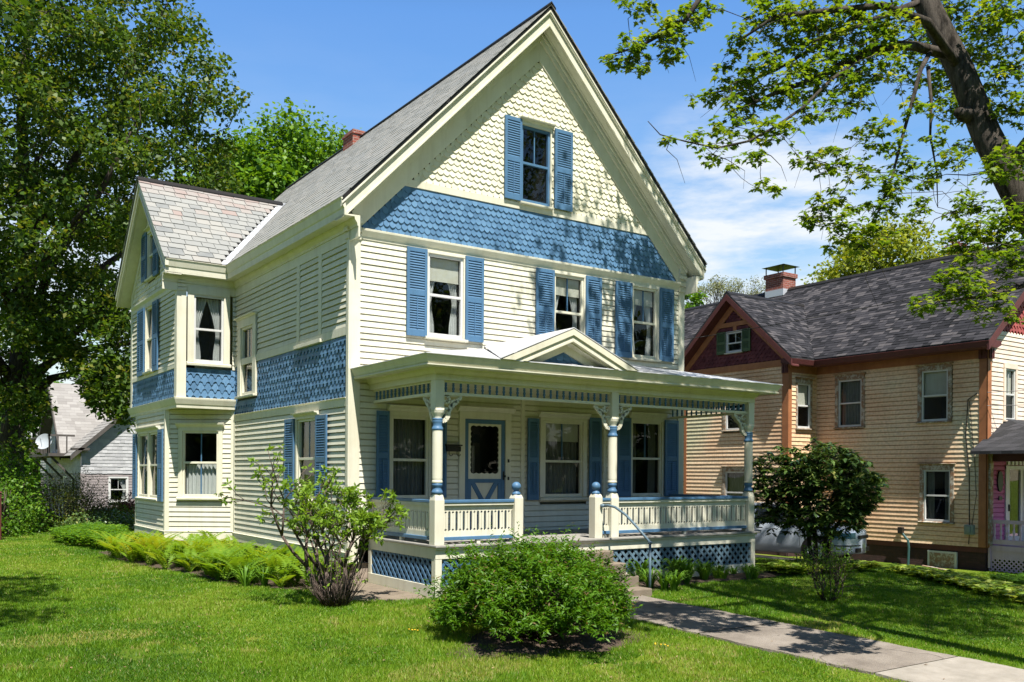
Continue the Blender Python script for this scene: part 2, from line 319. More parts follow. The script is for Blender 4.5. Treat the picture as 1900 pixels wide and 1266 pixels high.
# ------------------------------------------------------------------ joinery
def curtain_sheet(mb, W, s0, s1, z0, z1, d, folds=7, amp=.02, edge=None):
    """pleated cloth; edge(z)->(s0,s1) lets it be tied back"""
    nz, ns = 14, 34; vs = []; fs = []
    for i in range(nz + 1):
        z = z0 + (z1 - z0) * i / nz; a, b = edge(z) if edge else (s0, s1)
        for k in range(ns + 1):
            u = k / ns; vs.append(W.p(a + (b - a) * u, z, d + amp * math.sin(u * folds * 2 * math.pi + .4 * math.sin(z * 3))))
    for i in range(nz):
        for k in range(ns):
            o = i * (ns + 1) + k; fs.append((o, o + 1, o + ns + 2, o + ns + 1))
    mb.add(vs, fs)
def window(W, parent, s0, s1, z0, z1, casing=.1, head=.1, sill=.06, hood=0, rail=.5, muntin=(1, 0), sash='white', trim='trim', curtain=None, blind=0, depth=.02, apron=0, name='window', sides=(1, 1), glass='glass', room=.9, frame_col=None, label=None):
    """s0..z1 is the outside of the sash; casing boards lie round it"""
    mb = MB(); d1 = .048
    cl, cr_ = casing * sides[0], casing * sides[1]
    if cl: W.box(mb, s0 - cl, s0, z0, z1, 0, d1)
    if cr_: W.box(mb, s1, s1 + cr_, z0, z1, 0, d1)
    if head: W.box(mb, s0 - cl, s1 + cr_, z1, z1 + head, 0, d1 + .004)
    if hood:
        W.profile(mb, s0 - cl - .04, s1 + cr_ + .04, [(0, z1 + head), (.06, z1 + head), (.075, z1 + head + .03), (.12, z1 + head + hood * .6), (.13, z1 + head + hood), (0, z1 + head + hood + .012)])
    if sill:
        W.profile(mb, s0 - cl - .02, s1 + cr_ + .02, [(0, z0 - sill), (.10, z0 - sill), (.105, z0 - sill * .35), (.03, z0), (0, z0)])
    if apron: W.box(mb, s0 - cl, s1 + cr_, z0 - sill - apron, z0 - sill, 0, .03)
    o = mb.build(name, M[trim], parent, bevel=.004)
    if label: o['label'] = label
    fw = .045; zr = z0 + (z1 - z0) * rail
    mb = MB()
    for a, b, c, d in ((s0, s0 + fw, z0, z1), (s1 - fw, s1, z0, z1), (s0 + fw, s1 - fw, z1 - fw, z1), (s0 + fw, s1 - fw, z0, z0 + fw * 1.3), (s0 + fw, s1 - fw, zr - .02, zr + .025)):
        W.box(mb, a, b, c, d, -.035, depth)
    mb.build('sash', M[sash], o, bevel=.003)
    mb2 = MB()
    for k in range(muntin[0]):
        s = s0 + fw + (s1 - s0 - 2 * fw) * (k + 1) / (muntin[0] + 1); W.box(mb2, s - .009, s + .009, zr + .025, z1 - fw, -.05, -.02)
    for k in range(muntin[1]):
        s = s0 + fw + (s1 - s0 - 2 * fw) * (k + 1) / (muntin[1] + 1); W.box(mb2, s - .009, s + .009, z0 + fw * 1.3, zr - .02, -.05, -.02)
    if muntin[0] + muntin[1]: mb2.build('glazing_bar', M['blue' if sash in ('trim', 'cream') else sash], o)
    mb = MB(); i0, i1 = s0 + fw, s1 - fw
    mb.quad(W.p(i0, z0 + fw, -.028), W.p(i1, z0 + fw, -.028), W.p(i1, z1 - fw, -.028), W.p(i0, z1 - fw, -.028))
    mb.build('glass', M[glass], o)
    # the room behind the pane
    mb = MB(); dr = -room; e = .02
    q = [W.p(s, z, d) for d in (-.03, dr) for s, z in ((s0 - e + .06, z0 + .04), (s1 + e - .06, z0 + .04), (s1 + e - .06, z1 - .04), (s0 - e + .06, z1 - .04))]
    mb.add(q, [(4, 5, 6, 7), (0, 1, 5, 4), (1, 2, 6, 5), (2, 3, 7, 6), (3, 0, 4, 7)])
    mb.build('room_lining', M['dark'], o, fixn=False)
    if blind:
        mb = MB(); zb = z1 - fw - (z1 - z0) * blind
        W.box(mb, i0, i1, zb, z1 - fw, -.075, -.07); W.box(mb, i0, i1, zb - .02, zb, -.082, -.064)
        mb.build('roller_blind', M['blind'], o)
    if curtain:
        mb = MB(); mt = 'curtain'; wd = i1 - i0
        zt = z1 - fw; zb = z0 + fw
        if curtain in ('tied', 'tied_right', 'tied_left'):
            zk = z0 + (z1 - z0) * .42
            def edl(z):
                f = max(0, (z - zk) / (zt - zk)) if z > zk else 0
                return (i0, i0 + wd * (.16 + .36 * f ** 1.4) if z > zk else i0 + wd * (.16 + .1 * min(1, (zk - z) / .4)))
            def edr(z):
                a, b = edl(z); return (i1 - (b - i0), i1)
            if curtain != 'tied_right': curtain_sheet(mb, W, i0, i1, zb, zt, -.12, 4, .018, edl)
            if curtain != 'tied_left': curtain_sheet(mb, W, i0, i1, zb, zt, -.125, 4, .018, edr)
        elif curtain == 'cafe':
            curtain_sheet(mb, W, i0, i1, zb, zr - .03, -.1, 8, .02)
        elif curtain == 'sheer':
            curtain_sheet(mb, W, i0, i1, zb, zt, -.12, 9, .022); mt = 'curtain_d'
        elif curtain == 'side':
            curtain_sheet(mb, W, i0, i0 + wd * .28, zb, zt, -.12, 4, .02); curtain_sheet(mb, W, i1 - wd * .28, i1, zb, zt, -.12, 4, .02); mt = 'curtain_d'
        mb.build('curtain', M[mt], o)
    return o
def shutter(W, parent, s0, s1, z0, z1, mat='blue', d=.05, tilt=0.0, label=None, rod=True):
    mb = MB(); st = min(.05, (s1 - s0) * .16); zm = z0 + (z1 - z0) * .49; t = .032
    def bx(a, b, c, e, d0, d1): W.box(mb, a, b, c, e, d + d0, d + d1)
    bx(s0, s0 + st, z0, z1, 0, t); bx(s1 - st, s1, z0, z1, 0, t)
    for c, e in ((z0, z0 + .10), (zm - .045, zm + .045), (z1 - .07, z1)): bx(s0 + st, s1 - st, c, e, .002, t - .002)
    for (a, b) in ((z0 + .10, zm - .045), (zm + .045, z1 - .07)):
        n = max(3, int((b - a) / .042)); h = (b - a) / n
        for k in range(n):
            z = a + k * h + h / 2; hh = h * .62
            q = []
            for dz, dd in ((-hh, .029), (-hh + .007, .031), (hh, .006), (hh - .007, .003)):
                q.append((dd, z + dz))
            W.profile(mb, s0 + st, s1 - st, [(d + dd, zz) for dd, zz in q])
    if rod: c = (s0 + s1) / 2; bx(c - .007, c + .007, z0 + .13, zm - .06, t - .004, t + .008)
    # hold-backs behind
    for zz in (z0 + .2, z1 - .2): W.box(mb, (s0 + s1) / 2 - .02, (s0 + s1) / 2 + .02, zz, zz + .03, .02, d)
    o = mb.build('shutter', M[mat], parent, fixn=True)
    if label: o['label'] = label
    return o

# =================================================================== the cream and blue house
house = thing('house', 'large cream clapboard house with blue shutters, blue shingle bands and a front porch', 'house', (0, 0, 0))
WF = Wall((0, 0), (1, 0), (0, -1)); WL = Wall((0, 0), (0, 1), (-1, 0)); WR = Wall((7.6, 0), (0, 1), (1, 0)); WB = Wall((0, 12.5), (1, 0), (0, 1))
XW = -1.22
WU = Wall((XW, 5.9), (1, 0), (0, -1)); WUL = Wall((XW, 0), (0, 1), (-1, 0))
CH = Vector((XW, .89)).length
WC = Wall((0, 5.93), (XW / CH, .89 / CH), (-.89 / CH, XW / CH))
HW, RZ0, RS, RX = 7.6, 6.50, 1.032, 3.78       # roof: eave height, slope, ridge x
XE0, XE1 = -.32, 7.88; ZR = RZ0 + RS * (RX - XE0)
# openings
F2 = [(1.41, 2.17, 4.42, 5.95), (4.14, 4.90, 4.42, 5.95), (6.12, 6.84, 4.42, 5.95)]
F1 = [(.74, 1.49, 1.62, 3.13), (2.09, 3.17, 1.0, 3.14), (3.86, 4.98, 1.56, 3.18), (6.10, 7.01, 1.62, 3.22)]
# front clapboards
mb = MB()
clapboard(mb, WF, 4.0, 5.97, .165, 7.44, F2); clapboard(mb, WF, 1.0, 4.0, .165, 7.44, F1)
mb.build('clapboard_wall', M['cream'], house, fixn=False)['label'] = 'cream clapboard front wall'
fl = lambda z: .15 + (z - 6.13) / 1.02
fr = lambda z: 7.40 - (z - 6.13) / 1.02
mb = MB(); shingles(mb, WF, 6.13, 6.98, fl, fr, ex=.106, w=.112); mb.build('shingle_band', M['blue_s'], house, fixn=False)['label'] = 'blue fish-scale shingle band across the gable'
AW = (3.37, 4.07, 7.1, 8.56)
mb = MB(); shingles(mb, WF, 7.1, 9.78, fl, fr, [AW], ex=.106, w=.125); mb.build('gable_shingles', M['cream_s'], house, fixn=False)['label'] = 'cream fish-scale shingles in the front gable'
# front trim
mb = MB()
WF.box(mb, .0, .17, .6, 6.13, 0, .035); WF.box(mb, 7.43, 7.6, .6, 6.13, 0, .035)                 # corner boards
WF.profile(mb, .17, 7.43, [(0, 5.95), (.03, 5.95), (.034, 6.0), (.05, 6.02), (.095, 6.085), (.10, 6.12), (0, 6.135)])   # belt under the blue band
WF.profile(mb, lambda d: fl(6.98), lambda d: fr(6.98), [(0, 6.98), (.03, 6.98), (.035, 7.1), (0, 7.11)])
for s0, s1 in ((-.0, .17), (7.43, 7.6)):                                                            # stepped consoles at the eaves
    for z0, z1, d in ((5.93, 6.0, .06), (6.0, 6.05, .045), (6.05, 6.13, .085), (6.13, 6.19, .06), (6.19, 6.27, .10), (6.27, 6.33, .07), (6.33, 6.56, .09)):
        WF.box(mb, s0 - (.012 if s0 < 1 else 0), s1 + (.012 if s0 > 1 else 0), z0, z1, 0, d)
WF.box(mb, 3.42, 3.50, 1.0, 3.6, 0, .04); WF.box(mb, 5.40, 5.47, 1.0, 3.6, 0, .036)
mb.build('corner_board', M['trim'], house, bevel=.004)
# raking frieze on the gable and the bed moulding over it
mb = MB()
def rake_poly(zo, zi, y0, y1, x0=None, x1=None, slope=RS):
    """a board following both rakes; zo, zi are heights of its upper and lower edge over the ridge line"""
    for sgn in (-1, 1):
        xe = XE0 if sgn < 0 else XE1
        xe = xe if x0 is None else (x0 if sgn < 0 else x1)
        L_ = abs(xe - RX)
        q = [(RX, ZR + zo), (xe, ZR + zo - slope * L_), (xe, ZR + zi - slope * L_), (RX, ZR + zi)]
        mb.prism([Vector((x, y0, z)) for x, z in q], (0, y1 - y0, 0))
for sgn in (-1, 1):
    xe = .0 if sgn < 0 else 7.6; L_ = RX - 0 if sgn < 0 else 7.6 - RX
    zt = ZR - .39
    q = [(RX, zt), (xe, zt - RS * L_), (xe, max(6.13, 0)), (fl(6.13) if sgn < 0 else fr(6.13), 6.13), (RX, 9.82)]
    mb.prism([Vector((x, 0, z)) for x, z in q], (0, -.04, 0))
rake_poly(-.39, -.56, -.04, -.085, .0, 7.6); rake_poly(-.39, -.46, -.085, -.12, .0, 7.6)
mb.build('raking_frieze', M['trim'], house, bevel=.004)
# projecting rake boards, soffit
mb = MB()
rake_poly(-.06, -.17, -.305, -.37); rake_poly(-.17, -.37, -.29, -.335, XE0 + .05, XE1 - .05); rake_poly(-.345, -.39, -.335, -.358, XE0 + .06, XE1 - .06); rake_poly(-.10, -.14, -.37, -.385)
mb.build('rake_board', M['trim'], house, bevel=.004)
mb = MB()
rake_poly(-.34, -.375, -.29, -.0, XE0 + .05, XE1 - .05)
rake_poly(-.375, -.39, -.17, -.13, XE0 + .1, XE1 - .1)
mb.build('rake_soffit', M['trim'], house)
# left eave box, frieze
YV = 5.58
def eave(W, sA, sB, z, mitA=0, mitB=0, ov=.32, mb=None):
    a = (lambda d: sA - mitA * d); b = (lambda d: sB + mitB * d)
    W.profile(mb, a, b, [(ov - .09, z - .28), (ov - .05, z - .28), (ov - .045, z - .19), (ov - .03, z - .17), (ov + .0, z - .06), (ov + .02, z - .03), (ov - .05, z - .0)])
    W.profile(mb, a, b, [(0, z - .30), (ov - .05, z - .30), (ov - .05, z - .28), (0, z - .27)])
    W.profile(mb, a, b, [(0, z - .44), (.045, z - .44), (.05, z - .40), (.09, z - .34), (.10, z - .301), (0, z - .301)])
    W.profile(mb, a, b, [(0, z - .61), (.03, z - .61), (.03, z - .44), (0, z - .44)])
mb = MB(); eave(WL, -.37, 5.9, RZ0, 0, -1, mb=mb); mb.build('eave_cornice', M['trim'], house)
mb = MB(); eave(WR, -.37, 12.9, RZ0, 0, 0, .28, mb=mb); mb.build('eave_cornice', M['trim'], house)
# left wall
mb = MB()
LU = [(4.44, 5.66, 3.58, 5.33)]
clapboard(mb, WL, 4.5, 5.90, .06, 2.14, (), lap=.03); clapboard(mb, WL, 4.5, 5.90, 2.28, 5.9, LU, lap=.03)
L1 = [(1.24, 2.27, 1.56, 3.16)]
mb.build('clapboard_wall', M['cream'], house, fixn=False)['label'] = 'cream clapboard upper left side wall'
mb = MB(); clapboard(mb, WL, .79, 3.19, .06, 5.86, L1, lap=.03)
mb.build('clapboard_wall', M['cream'], house, fixn=False)['label'] = 'cream clapboard lower left side wall'
mb = MB(); shingles(mb, WL, 3.34, 4.37, .06, 5.9, LU, ex=.13, w=.16, shape='clip'); mb.build('shingle_band', M['blue_s'], house, fixn=False)['label'] = 'blue shingle band on the left side wall'
mb = MB()
WL.box(mb, -.034, .06, .6, 6.2, 0, .04)
for z0, z1, d in ((5.93, 6.0, .06), (6.0, 6.05, .045), (6.05, 6.12, .085), (6.12, 6.16, .06)): WL.box(mb, -.05, .10, z0, z1, 0, d)
WL.profile(mb, .06, 5.86, [(0, 3.19), (.03, 3.19), (.035, 3.31), (.06, 3.335), (0, 3.35)])
WL.profile(mb, .06, 5.9, [(0, 4.365), (.03, 4.365), (.03, 4.5), (0, 4.5)])
WL.box(mb, 1.12, 1.26, 4.5, 5.89, 0, .034); WL.box(mb, 2.14, 2.28, 4.5, 5.89, 0, .034); WL.box(mb, 1.08, 2.32, 4.36, 4.42, 0, .075)
WL.profile(mb, -.03, 5.93, [(0, .60), (.035, .60), (.035, .77), (.055, .785), (0, .80)])
WL.box(mb, 5.84, 5.92, .8, 3.33, 0, .034)
mb.build('belt_board', M['trim'], house, bevel=.003)
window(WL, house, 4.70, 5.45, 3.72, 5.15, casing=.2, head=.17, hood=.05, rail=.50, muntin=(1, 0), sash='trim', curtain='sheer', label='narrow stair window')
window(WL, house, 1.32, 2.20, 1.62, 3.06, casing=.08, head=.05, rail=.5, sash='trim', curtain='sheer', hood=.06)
shutter(WL, house, 2.29, 2.74, 1.58, 3.09); shutter(WL, house, .78, 1.25, 1.58, 3.09)
# plain right and back walls
mb = MB(); clapboard(mb, WR, .6, 6.2, 0, 12.5, ex=.21); clapboard(mb, WB, .6, 6.2, 0, 7.6, ex=.21)
mb.add([(0, 12.5, 6.2), (7.6, 12.5, 6.2), (RX, 12.5, ZR - .1)], [(0, 1, 2)])
mb.build('rear_wall', M['cream'], house, fixn=False)
shutter(WR, house, .12, .5, 1.62, 3.22, d=.09)
# light-tight lining so that rooms stay dark
mb = MB(); mb.quad((0, 0, .6), (7.6, 0, .6), (7.6, 12.5, .6), (0, 12.5, .6)); mb.quad((.0, 5.9, 3.5), (XW, 5.9, 3.5), (XW, 10.2, 3.5), (0, 10.2, 3.5))
mb.build('floor_frame', M['dark'], house, fixn=False)
# foundation
mb = MB()
mb.box(.05, 7.55, .05, 12.4, -.2, .6); q = [(0, 5.98), (XW + .04, 6.86), (XW + .04, 9.6), (0, 10.2)]
mb.prism([Vector((x, y, -.2)) for x, y in q], (0, 0, .8))
mb.build('foundation', M['found'], house)

# ---- side wing: upper storey over a cut-away bay
mb = MB(); clapboard(mb, WUL, 4.37, 5.96, 6.06, 10.1, [(7.84, 8.64, 4.3, 6)], lap=.03); mb.build('clapboard_wall', M['cream'], house, fixn=False)['label'] = 'cream clapboard upper wall of the side wing'
mb = MB(); clapboard(mb, WU, 4.3, 6.0, 1.14, 1.22, ex=.105); mb.build('clapboard_strip', M['cream'], house, fixn=False)
mb = MB(); clapboard(mb, WC, .81, 3.46, .08, 1.43, [(.26, 1.24, 1.4, 3.1)], lap=.028); mb.build('clapboard_wall', M['cream'], house, fixn=False)['label'] = 'cream clapboard slanting wall of the bay'
mb = MB(); clapboard(mb, WUL, .81, 3.46, 6.90, 9.55, [(7.28, 9.3, 1.45, 3.1)], lap=.03); mb.build('clapboard_wall', M['cream'], house, fixn=False)['label'] = 'cream clapboard outer wall of the bay'
mb = MB(); shingles(mb, WUL, 3.66, 4.29, 6.06, 10.1, ex=.126, w=.16, shape='clip'); mb.build('shingle_band', M['blue_s'], house, fixn=False)['label'] = 'blue shingle band on the outer side of the wing'
mb = MB(); shingles(mb, WU, 3.66, 4.28, .17, 1.22, ex=.155, w=.15, shape='round'); mb.build('shingle_band', M['blue_s'], house, fixn=False)['label'] = 'blue round shingle panel under the wing window'
YC = 8.05; WRS = .92; WX = -1.55; WZR = RZ0 + WRS * 2.45
gl = lambda z: 5.98 + max(0, z - 6.42) / .92
gr = lambda z: 10.12 - max(0, z - 6.42) / .92
mb = MB(); shingles(mb, WUL, 6.12, 8.3, gl, gr, [(7.78, 8.5, 6.5, 7.7)], ex=.11, w=.13); mb.build('gable_shingles', M['cream_s'], house, fixn=False)['label'] = 'cream shingles in the side gable'
mb = MB()
WUL.box(mb, 5.9, 6.06, 3.64, 6.5, 0, .034); WUL.box(mb, 10.04, 10.2, 3.64, 6.5, 0, .034)
WU.box(mb, -.034, .16, 3.64, 6.2, 0, .034)
for z0, z1, d in ((5.9, 5.95, .06), (5.98, 6.03, .055), (6.06, 6.1, .07), (6.13, 6.18, .08)): WU.box(mb, -.03, .15, z0, z1, 0, d); WUL.box(mb, 5.9, 6.05, z0, z1, 0, d)
WUL.profile(mb, 6.06, 10.04, [(0, 5.95), (.03, 5.95), (.035, 6.03), (.08, 6.09), (.08, 6.12), (0, 6.13)])
WUL.profile(mb, 6.06, 10.04, [(0, 4.28), (.03, 4.28), (.03, 4.37), (0, 4.37)])
prof = [(-.02, 3.44), (.03, 3.44), (.035, 3.50), (.05, 3.52), (.085, 3.62), (.09, 3.655), (-.02, 3.67)]
WU.profile(mb, lambda d: -d, 1.22, prof); WUL.profile(mb, lambda d: 5.9 - d, lambda d: 10.2 + d, prof)
mb.quad((0, 5.92, 3.46), (XW, 5.92, 3.46), (XW, 10.2, 3.46), (0, 10.2, 3.46))
WC.box(mb, 0, .08, .62, 3.46, 0, .03); WC.box(mb, 1.43, 1.51, .62, 3.46, 0, .032); WUL.box(mb, 6.80, 6.90, .62, 3.46, 0, .032); WUL.box(mb, 9.55, 9.64, .62, 3.46, 0, .032)
wt = [(0, .60), (.035, .60), (.035, .79), (.05, .80), (0, .82)]
WC.profile(mb, -.02, 1.53, wt); WUL.profile(mb, 6.79, 9.66, wt)
# side gable frieze, rake boards, soffit
def wrake(zo, zi, x0, x1, y0=5.6, y1=10.5, w=WRS):
    for ye in (y0, y1):
        L_ = abs(ye - YC); q = [(YC, WZR + zo), (ye, WZR + zo - w * L_), (ye, WZR + zi - w * L_), (YC, WZR + zi)]
        mb.prism([Vector((x0, y, z)) for y, z in q], (x1 - x0, 0, 0))
wrake(-.38, -.60, XW, XW - .04, 5.9, 10.2)
wrake(-.06, -.17, WX + .06, WX - .01); wrake(-.17, -.36, WX + .07, WX + .025, 5.65, 10.45); wrake(-.34, -.38, WX + .04, WX - .0, 5.66, 10.44)
wrake(-.33, -.365, WX + .07, XW, 5.65, 10.45)
eave(WU, -.33, 1.22, RZ0, 0, -1, .30, mb=mb)
mb.build('wing_trim', M['trim'], house, bevel=.003)
window(WU, house, .315, .945, 4.42, 5.85, casing=.13, head=.15, sill=.08, rail=.49, muntin=(0, 0), curtain='tied', sash='white')
window(WUL, house, 7.88, 8.60, 4.42, 5.90, casing=.04, head=.03, rail=.5, sash='trim', curtain='sheer')
shutter(WUL, house, 7.36, 7.83, 4.36, 5.93); shutter(WUL, house, 8.66, 9.32, 4.36, 5.93)
window(WUL, house, 7.84, 8.44, 6.56, 7.60, casing=.05, head=.06, hood=.04, rail=.5, sash='trim', curtain='sheer')
shutter(WUL, house, 7.38, 7.80, 6.5, 7.58); shutter(WUL, house, 8.48, 8.94, 6.56, 7.66)
window(WC, house, .35, 1.14, 1.55, 2.98, casing=.09, head=.08, hood=.10, rail=.52, muntin=(1, 1), sash='trim', curtain='cafe', apron=.03)
window(WUL, house, 8.34, 9.28, 1.50, 2.98, casing=.04, head=.05, hood=.08, rail=.5, sash='trim', curtain='sheer')
window(WUL, house, 7.30, 8.22, 1.50, 2.98, casing=.04, head=.05, hood=.08, rail=.5, sash='trim', curtain='sheer', sides=(.5, 1))
shutter(WUL, house, 6.86, 7.26, 1.44, 3.02); shutter(WUL, house, 9.36, 9.72, 1.44, 3.0)
# back chamfer and return walls of the wing
mb = MB(); mb.quad((XW, 9.6, .6), (0, 10.2, .6), (0, 10.2, 3.5), (XW, 9.6, 3.5)); mb.quad((XW, 10.2, 3.5), (0, 10.2, 3.5), (0, 10.2, 6.4), (XW, 10.2, 6.4))
mb.build('wing_rear_wall', M['cream'], house)

# ---- roofs of slate
def slates(mb, P, u0, u1, t0, t1, ex=.21, w=.27, pink=.1, raised=.020, dt=0):
    """P(u,t,d): point on the roof plane; u0/u1 are functions of t giving the run of each course"""
    n = int(round((t1 - t0) / ex)); h = (t1 - t0) / n
    for k in range(n):
        a = t0 + k * h; b = min(t1 + .03, a + h * 1.45)
        ua, ub = u0(a + h * .4), u1(a + h * .4)
        u = ua - random.uniform(0, w)
        while u < ub:
            ww = w * random.choice((.72, .85, 1, 1, 1.12, 1.3)); p, q = max(u, ua), min(u + ww, ub); u += ww
            if q - p < .03: continue
            j = random.gauss(0, .005); slip = random.uniform(.02, .06) if random.random() < .012 else 0
            lift = raised + random.uniform(0, raised * .5); sk = random.gauss(0, .004)
            r = random.random(); tone = random.uniform(.25, .8) if r < .84 else (random.uniform(.05, .25) if r < .92 else random.uniform(.82, 1))
            # iron-red staining runs along the top courses
            if k > n - 5 and random.random() < pink * (k - n + 6): tone = random.uniform(.84, 1)
            if dt: tone = min(.8, tone * .7 + dt)
            g = .0055
            A, B = P(p + g, a + j - slip + sk, lift), P(q - g, a + j - slip - sk, lift)
            Cc, D = P(q - g, b - slip, .006), P(p + g, b - slip, .006)
            E_, F_ = P(p + g, a + j - slip + sk, 0.002), P(q - g, a + j - slip - sk, .002)
            mb.add([A, B, Cc, D, E_, F_], [(0, 1, 2, 3), (0, 4, 5, 1), (1, 5, 2), (0, 3, 4)], tone)
cs = 1 / math.hypot(1, RS); LS = (RX - XE0) / cs
nL = Vector((-RS * cs, 0, cs)); nR = Vector((RS * cs, 0, cs))
PL = lambda u, t, d: Vector((XE0 + t * cs, u, RZ0 - .02 + t * cs * RS)) + nL * d
PR = lambda u, t, d: Vector((XE1 - t * cs, u, RZ0 - .02 + t * cs * RS)) + nR * d
yv = lambda t: 5.6 + 1.122 * t * cs; yv2 = lambda t: 10.5 - 1.122 * t * cs
TW = (2.45 / 1.122) / cs
mb = MB()
slates(mb, PL, lambda t: -.41, lambda t: yv(t) - .16 if t < TW else 12.9, 0, LS, ex=.20, w=.26, pink=.02, raised=.011, dt=.26)
slates(mb, PL, lambda t: yv2(t) + .1, lambda t: 12.9, 0, TW, ex=.21, w=.27)
slates(mb, PR, lambda t: -.41, lambda t: 12.9, 0, LS, ex=.25, w=.3)
mb.build('slate_roof', M['slate'], house, fixn=False)['label'] = 'steep grey slate main roof'
cw = 1 / math.hypot(1, WRS); nW = Vector((0, -WRS * cw, cw)); nW2 = Vector((0, WRS * cw, cw))
PW = lambda u, t, d: Vector((u, 5.6 + t * cw, RZ0 - .02 + t * cw * WRS)) + nW * d
PW2 = lambda u, t, d: Vector((u, 10.5 - t * cw, RZ0 - .02 + t * cw * WRS)) + nW2 * d
mb = MB()
slates(mb, PW, lambda t: WX - .04, lambda t: XE0 + t * cw / 1.122 - .13, 0, 2.45 / cw, ex=.205, w=.27, pink=.22)
slates(mb, PW2, lambda t: WX - .04, lambda t: XE0 + t * cw / 1.122 - .05, 0, 2.45 / cw, ex=.205, w=.27)
mb.build('slate_roof', M['slate'], house, fixn=False)['label'] = 'lighter pink-stained slate roof of the side wing'
mb = MB()   # roof boarding below the slates
for P_, a, b in ((PL, -.38, 12.88), (PR, -.38, 12.88)):
    mb.hexa([P_(a, .01, -.05), P_(b, .01, -.05), P_(b, LS, -.05), P_(a, LS, -.05), P_(a, .01, -.004), P_(b, .01, -.004), P_(b, LS, -.004), P_(a, LS, -.004)])
for P_ in (PW, PW2):
    mb.hexa([P_(u, t, d) for d in (-.05, -.004) for u, t in ((WX, .01), (XE0, .01), (1.86, 2.45 / cw), (WX, 2.45 / cw))])
mb.build('roof_deck', M['black'], house)
mb = MB()   # ridge caps
mb.prism([Vector((RX + x, -.41, ZR + z)) for x, z in ((0, .05), (.10, -.05), (.10, -.08), (0, .02), (-.10, -.08), (-.10, -.05))], (0, 13.35, 0))
mb.prism([Vector((WX - .04, YC + y, WZR + z)) for y, z in ((0, .04), (.11, -.055), (.11, -.08), (0, .015), (-.11, -.08), (-.11, -.055))], (3.4, 0, 0))
mb.build('ridge_cap', M['black'], house)
mb = MB()
v0, v1 = Vector((XE0, 5.6, RZ0)), Vector((1.863, 8.05, WZR))
for k in range(8):
    a, b = k / 8, (k + 1) / 8 + .004
    for P0 in (0, 1):
        q = []
        for f in (a, b):
            c = v0.lerp(v1, f); e = (PL(c.y - .15, (c.x - XE0) / cs, .012)) if P0 else (PW(c.x - .13, (c.y - 5.6) / cw, .012)); q.append((c + Vector((0, 0, .004)), e))
        mb.quad(q[0][0], q[1][0], q[1][1], q[0][1])
mb.build('valley_flashing', M['flash'], house, fixn=False)
mb = MB(); mb.box(3.5, 4.1, 7.62, 8.22, 10.0, 10.74); mb.box(3.475, 4.125, 7.595, 8.245, 10.74, 10.80); mb.box(3.51, 4.09, 7.63, 8.21, 10.80, 10.86)
mb.build('chimney', M['brick'], house)['label'] = 'old red brick chimney behind the main ridge'

# ---- front windows, upper floor and attic
for k, (s0, s1, z0, z1) in enumerate(F2):
    window(WF, house, s0 + .025, s1 - .02, 4.47, 5.90, casing=.05, head=.05, rail=.50, muntin=((0, 0), (1, 0), (1, 0))[k], sash=('white', 'trim', 'trim')[k], curtain=('tied', 'tied', 'tied')[k], blind=(.27, .22, .2)[k])
for a, b in ((1.01, 1.40), (2.175, 2.555), (3.72, 4.14), (4.91, 5.30), (5.67, 6.10), (6.86, 7.25)): shutter(WF, house, a, b, 4.44, 5.945)
window(WF, house, 3.39, 4.05, 7.13, 8.55, casing=.03, head=.06, hood=.06, sill=.05, rail=.51, muntin=(1, 0), sash='blue', curtain=None, label='attic window in the front gable')
shutter(WF, house, 2.997, 3.37, 7.12, 8.63); shutter(WF, house, 4.135, 4.555, 7.12, 8.63)
# ---- ground floor front
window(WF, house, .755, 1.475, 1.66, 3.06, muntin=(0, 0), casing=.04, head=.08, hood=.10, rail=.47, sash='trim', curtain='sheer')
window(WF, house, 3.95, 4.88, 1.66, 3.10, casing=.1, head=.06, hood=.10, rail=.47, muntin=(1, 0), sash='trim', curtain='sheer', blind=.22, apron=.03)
window(WF, house, 6.14, 6.97, 1.66, 3.18, casing=.04, head=.06, hood=.12, rail=.50, sash='trim', curtain='side')
shutter(WF, house, .46, .69, 1.67, 3.13, d=.06); shutter(WF, house, 1.53, 1.80, 1.67, 3.13, d=.06)
shutter(WF, house, 3.55, 3.80, 1.61, 3.13); shutter(WF, house, 5.02, 5.32, 1.61, 3.20)
shutter(WF, house, 5.73, 6.09, 1.65, 3.23); shutter(WF, house, 7.03, 7.41, 1.65, 3.23)
# ---- entrance
mb = MB()
WF.box(mb, 2.08, 2.20, 1.0, 3.07, 0, .05); WF.box(mb, 3.065, 3.19, 1.0, 3.07, 0, .05); WF.box(mb, 2.08, 3.19, 3.07, 3.2, 0, .055)
WF.profile(mb, 2.04, 3.24, [(0, 3.2), (.07, 3.2), (.09, 3.23), (.13, 3.27), (.13, 3.29), (0, 3.3)])
dr = mb.build('entrance_frame', M['trim'], house, bevel=.004)
mb = MB()
X0, X1 = 2.205, 3.06
for a, b, c, d in ((X0, X0 + .075, 1.0, 3.065), (X1 - .075, X1, 1.0, 3.065), (X0 + .075, X1 - .075, 2.99, 3.065), (X0 + .075, X1 - .075, 1.93, 2.0), (X0 + .075, X1 - .075, 1.0, 1.1)): WF.box(mb, a, b, c, d, -.01, .03)
WF.box(mb, X0 + .075, X0 + .14, 1.1, 1.93, -.008, .027); WF.box(mb, X1 - .14, X1 - .075, 1.1, 1.93, -.008, .027)
cxd = (X0 + X1) / 2
for s in (-1, 1):
    WF.poly(mb, [(cxd + s * .04, 1.52), (cxd + s * .30, 1.93), (cxd + s * .20, 1.93), (cxd - s * .06, 1.52)], -.006, .024)
    WF.poly(mb, [(cxd + s * .04, 1.52), (cxd + s * .30, 1.10), (cxd + s * .20, 1.10), (cxd - s * .06, 1.52)], -.0065, .0235)
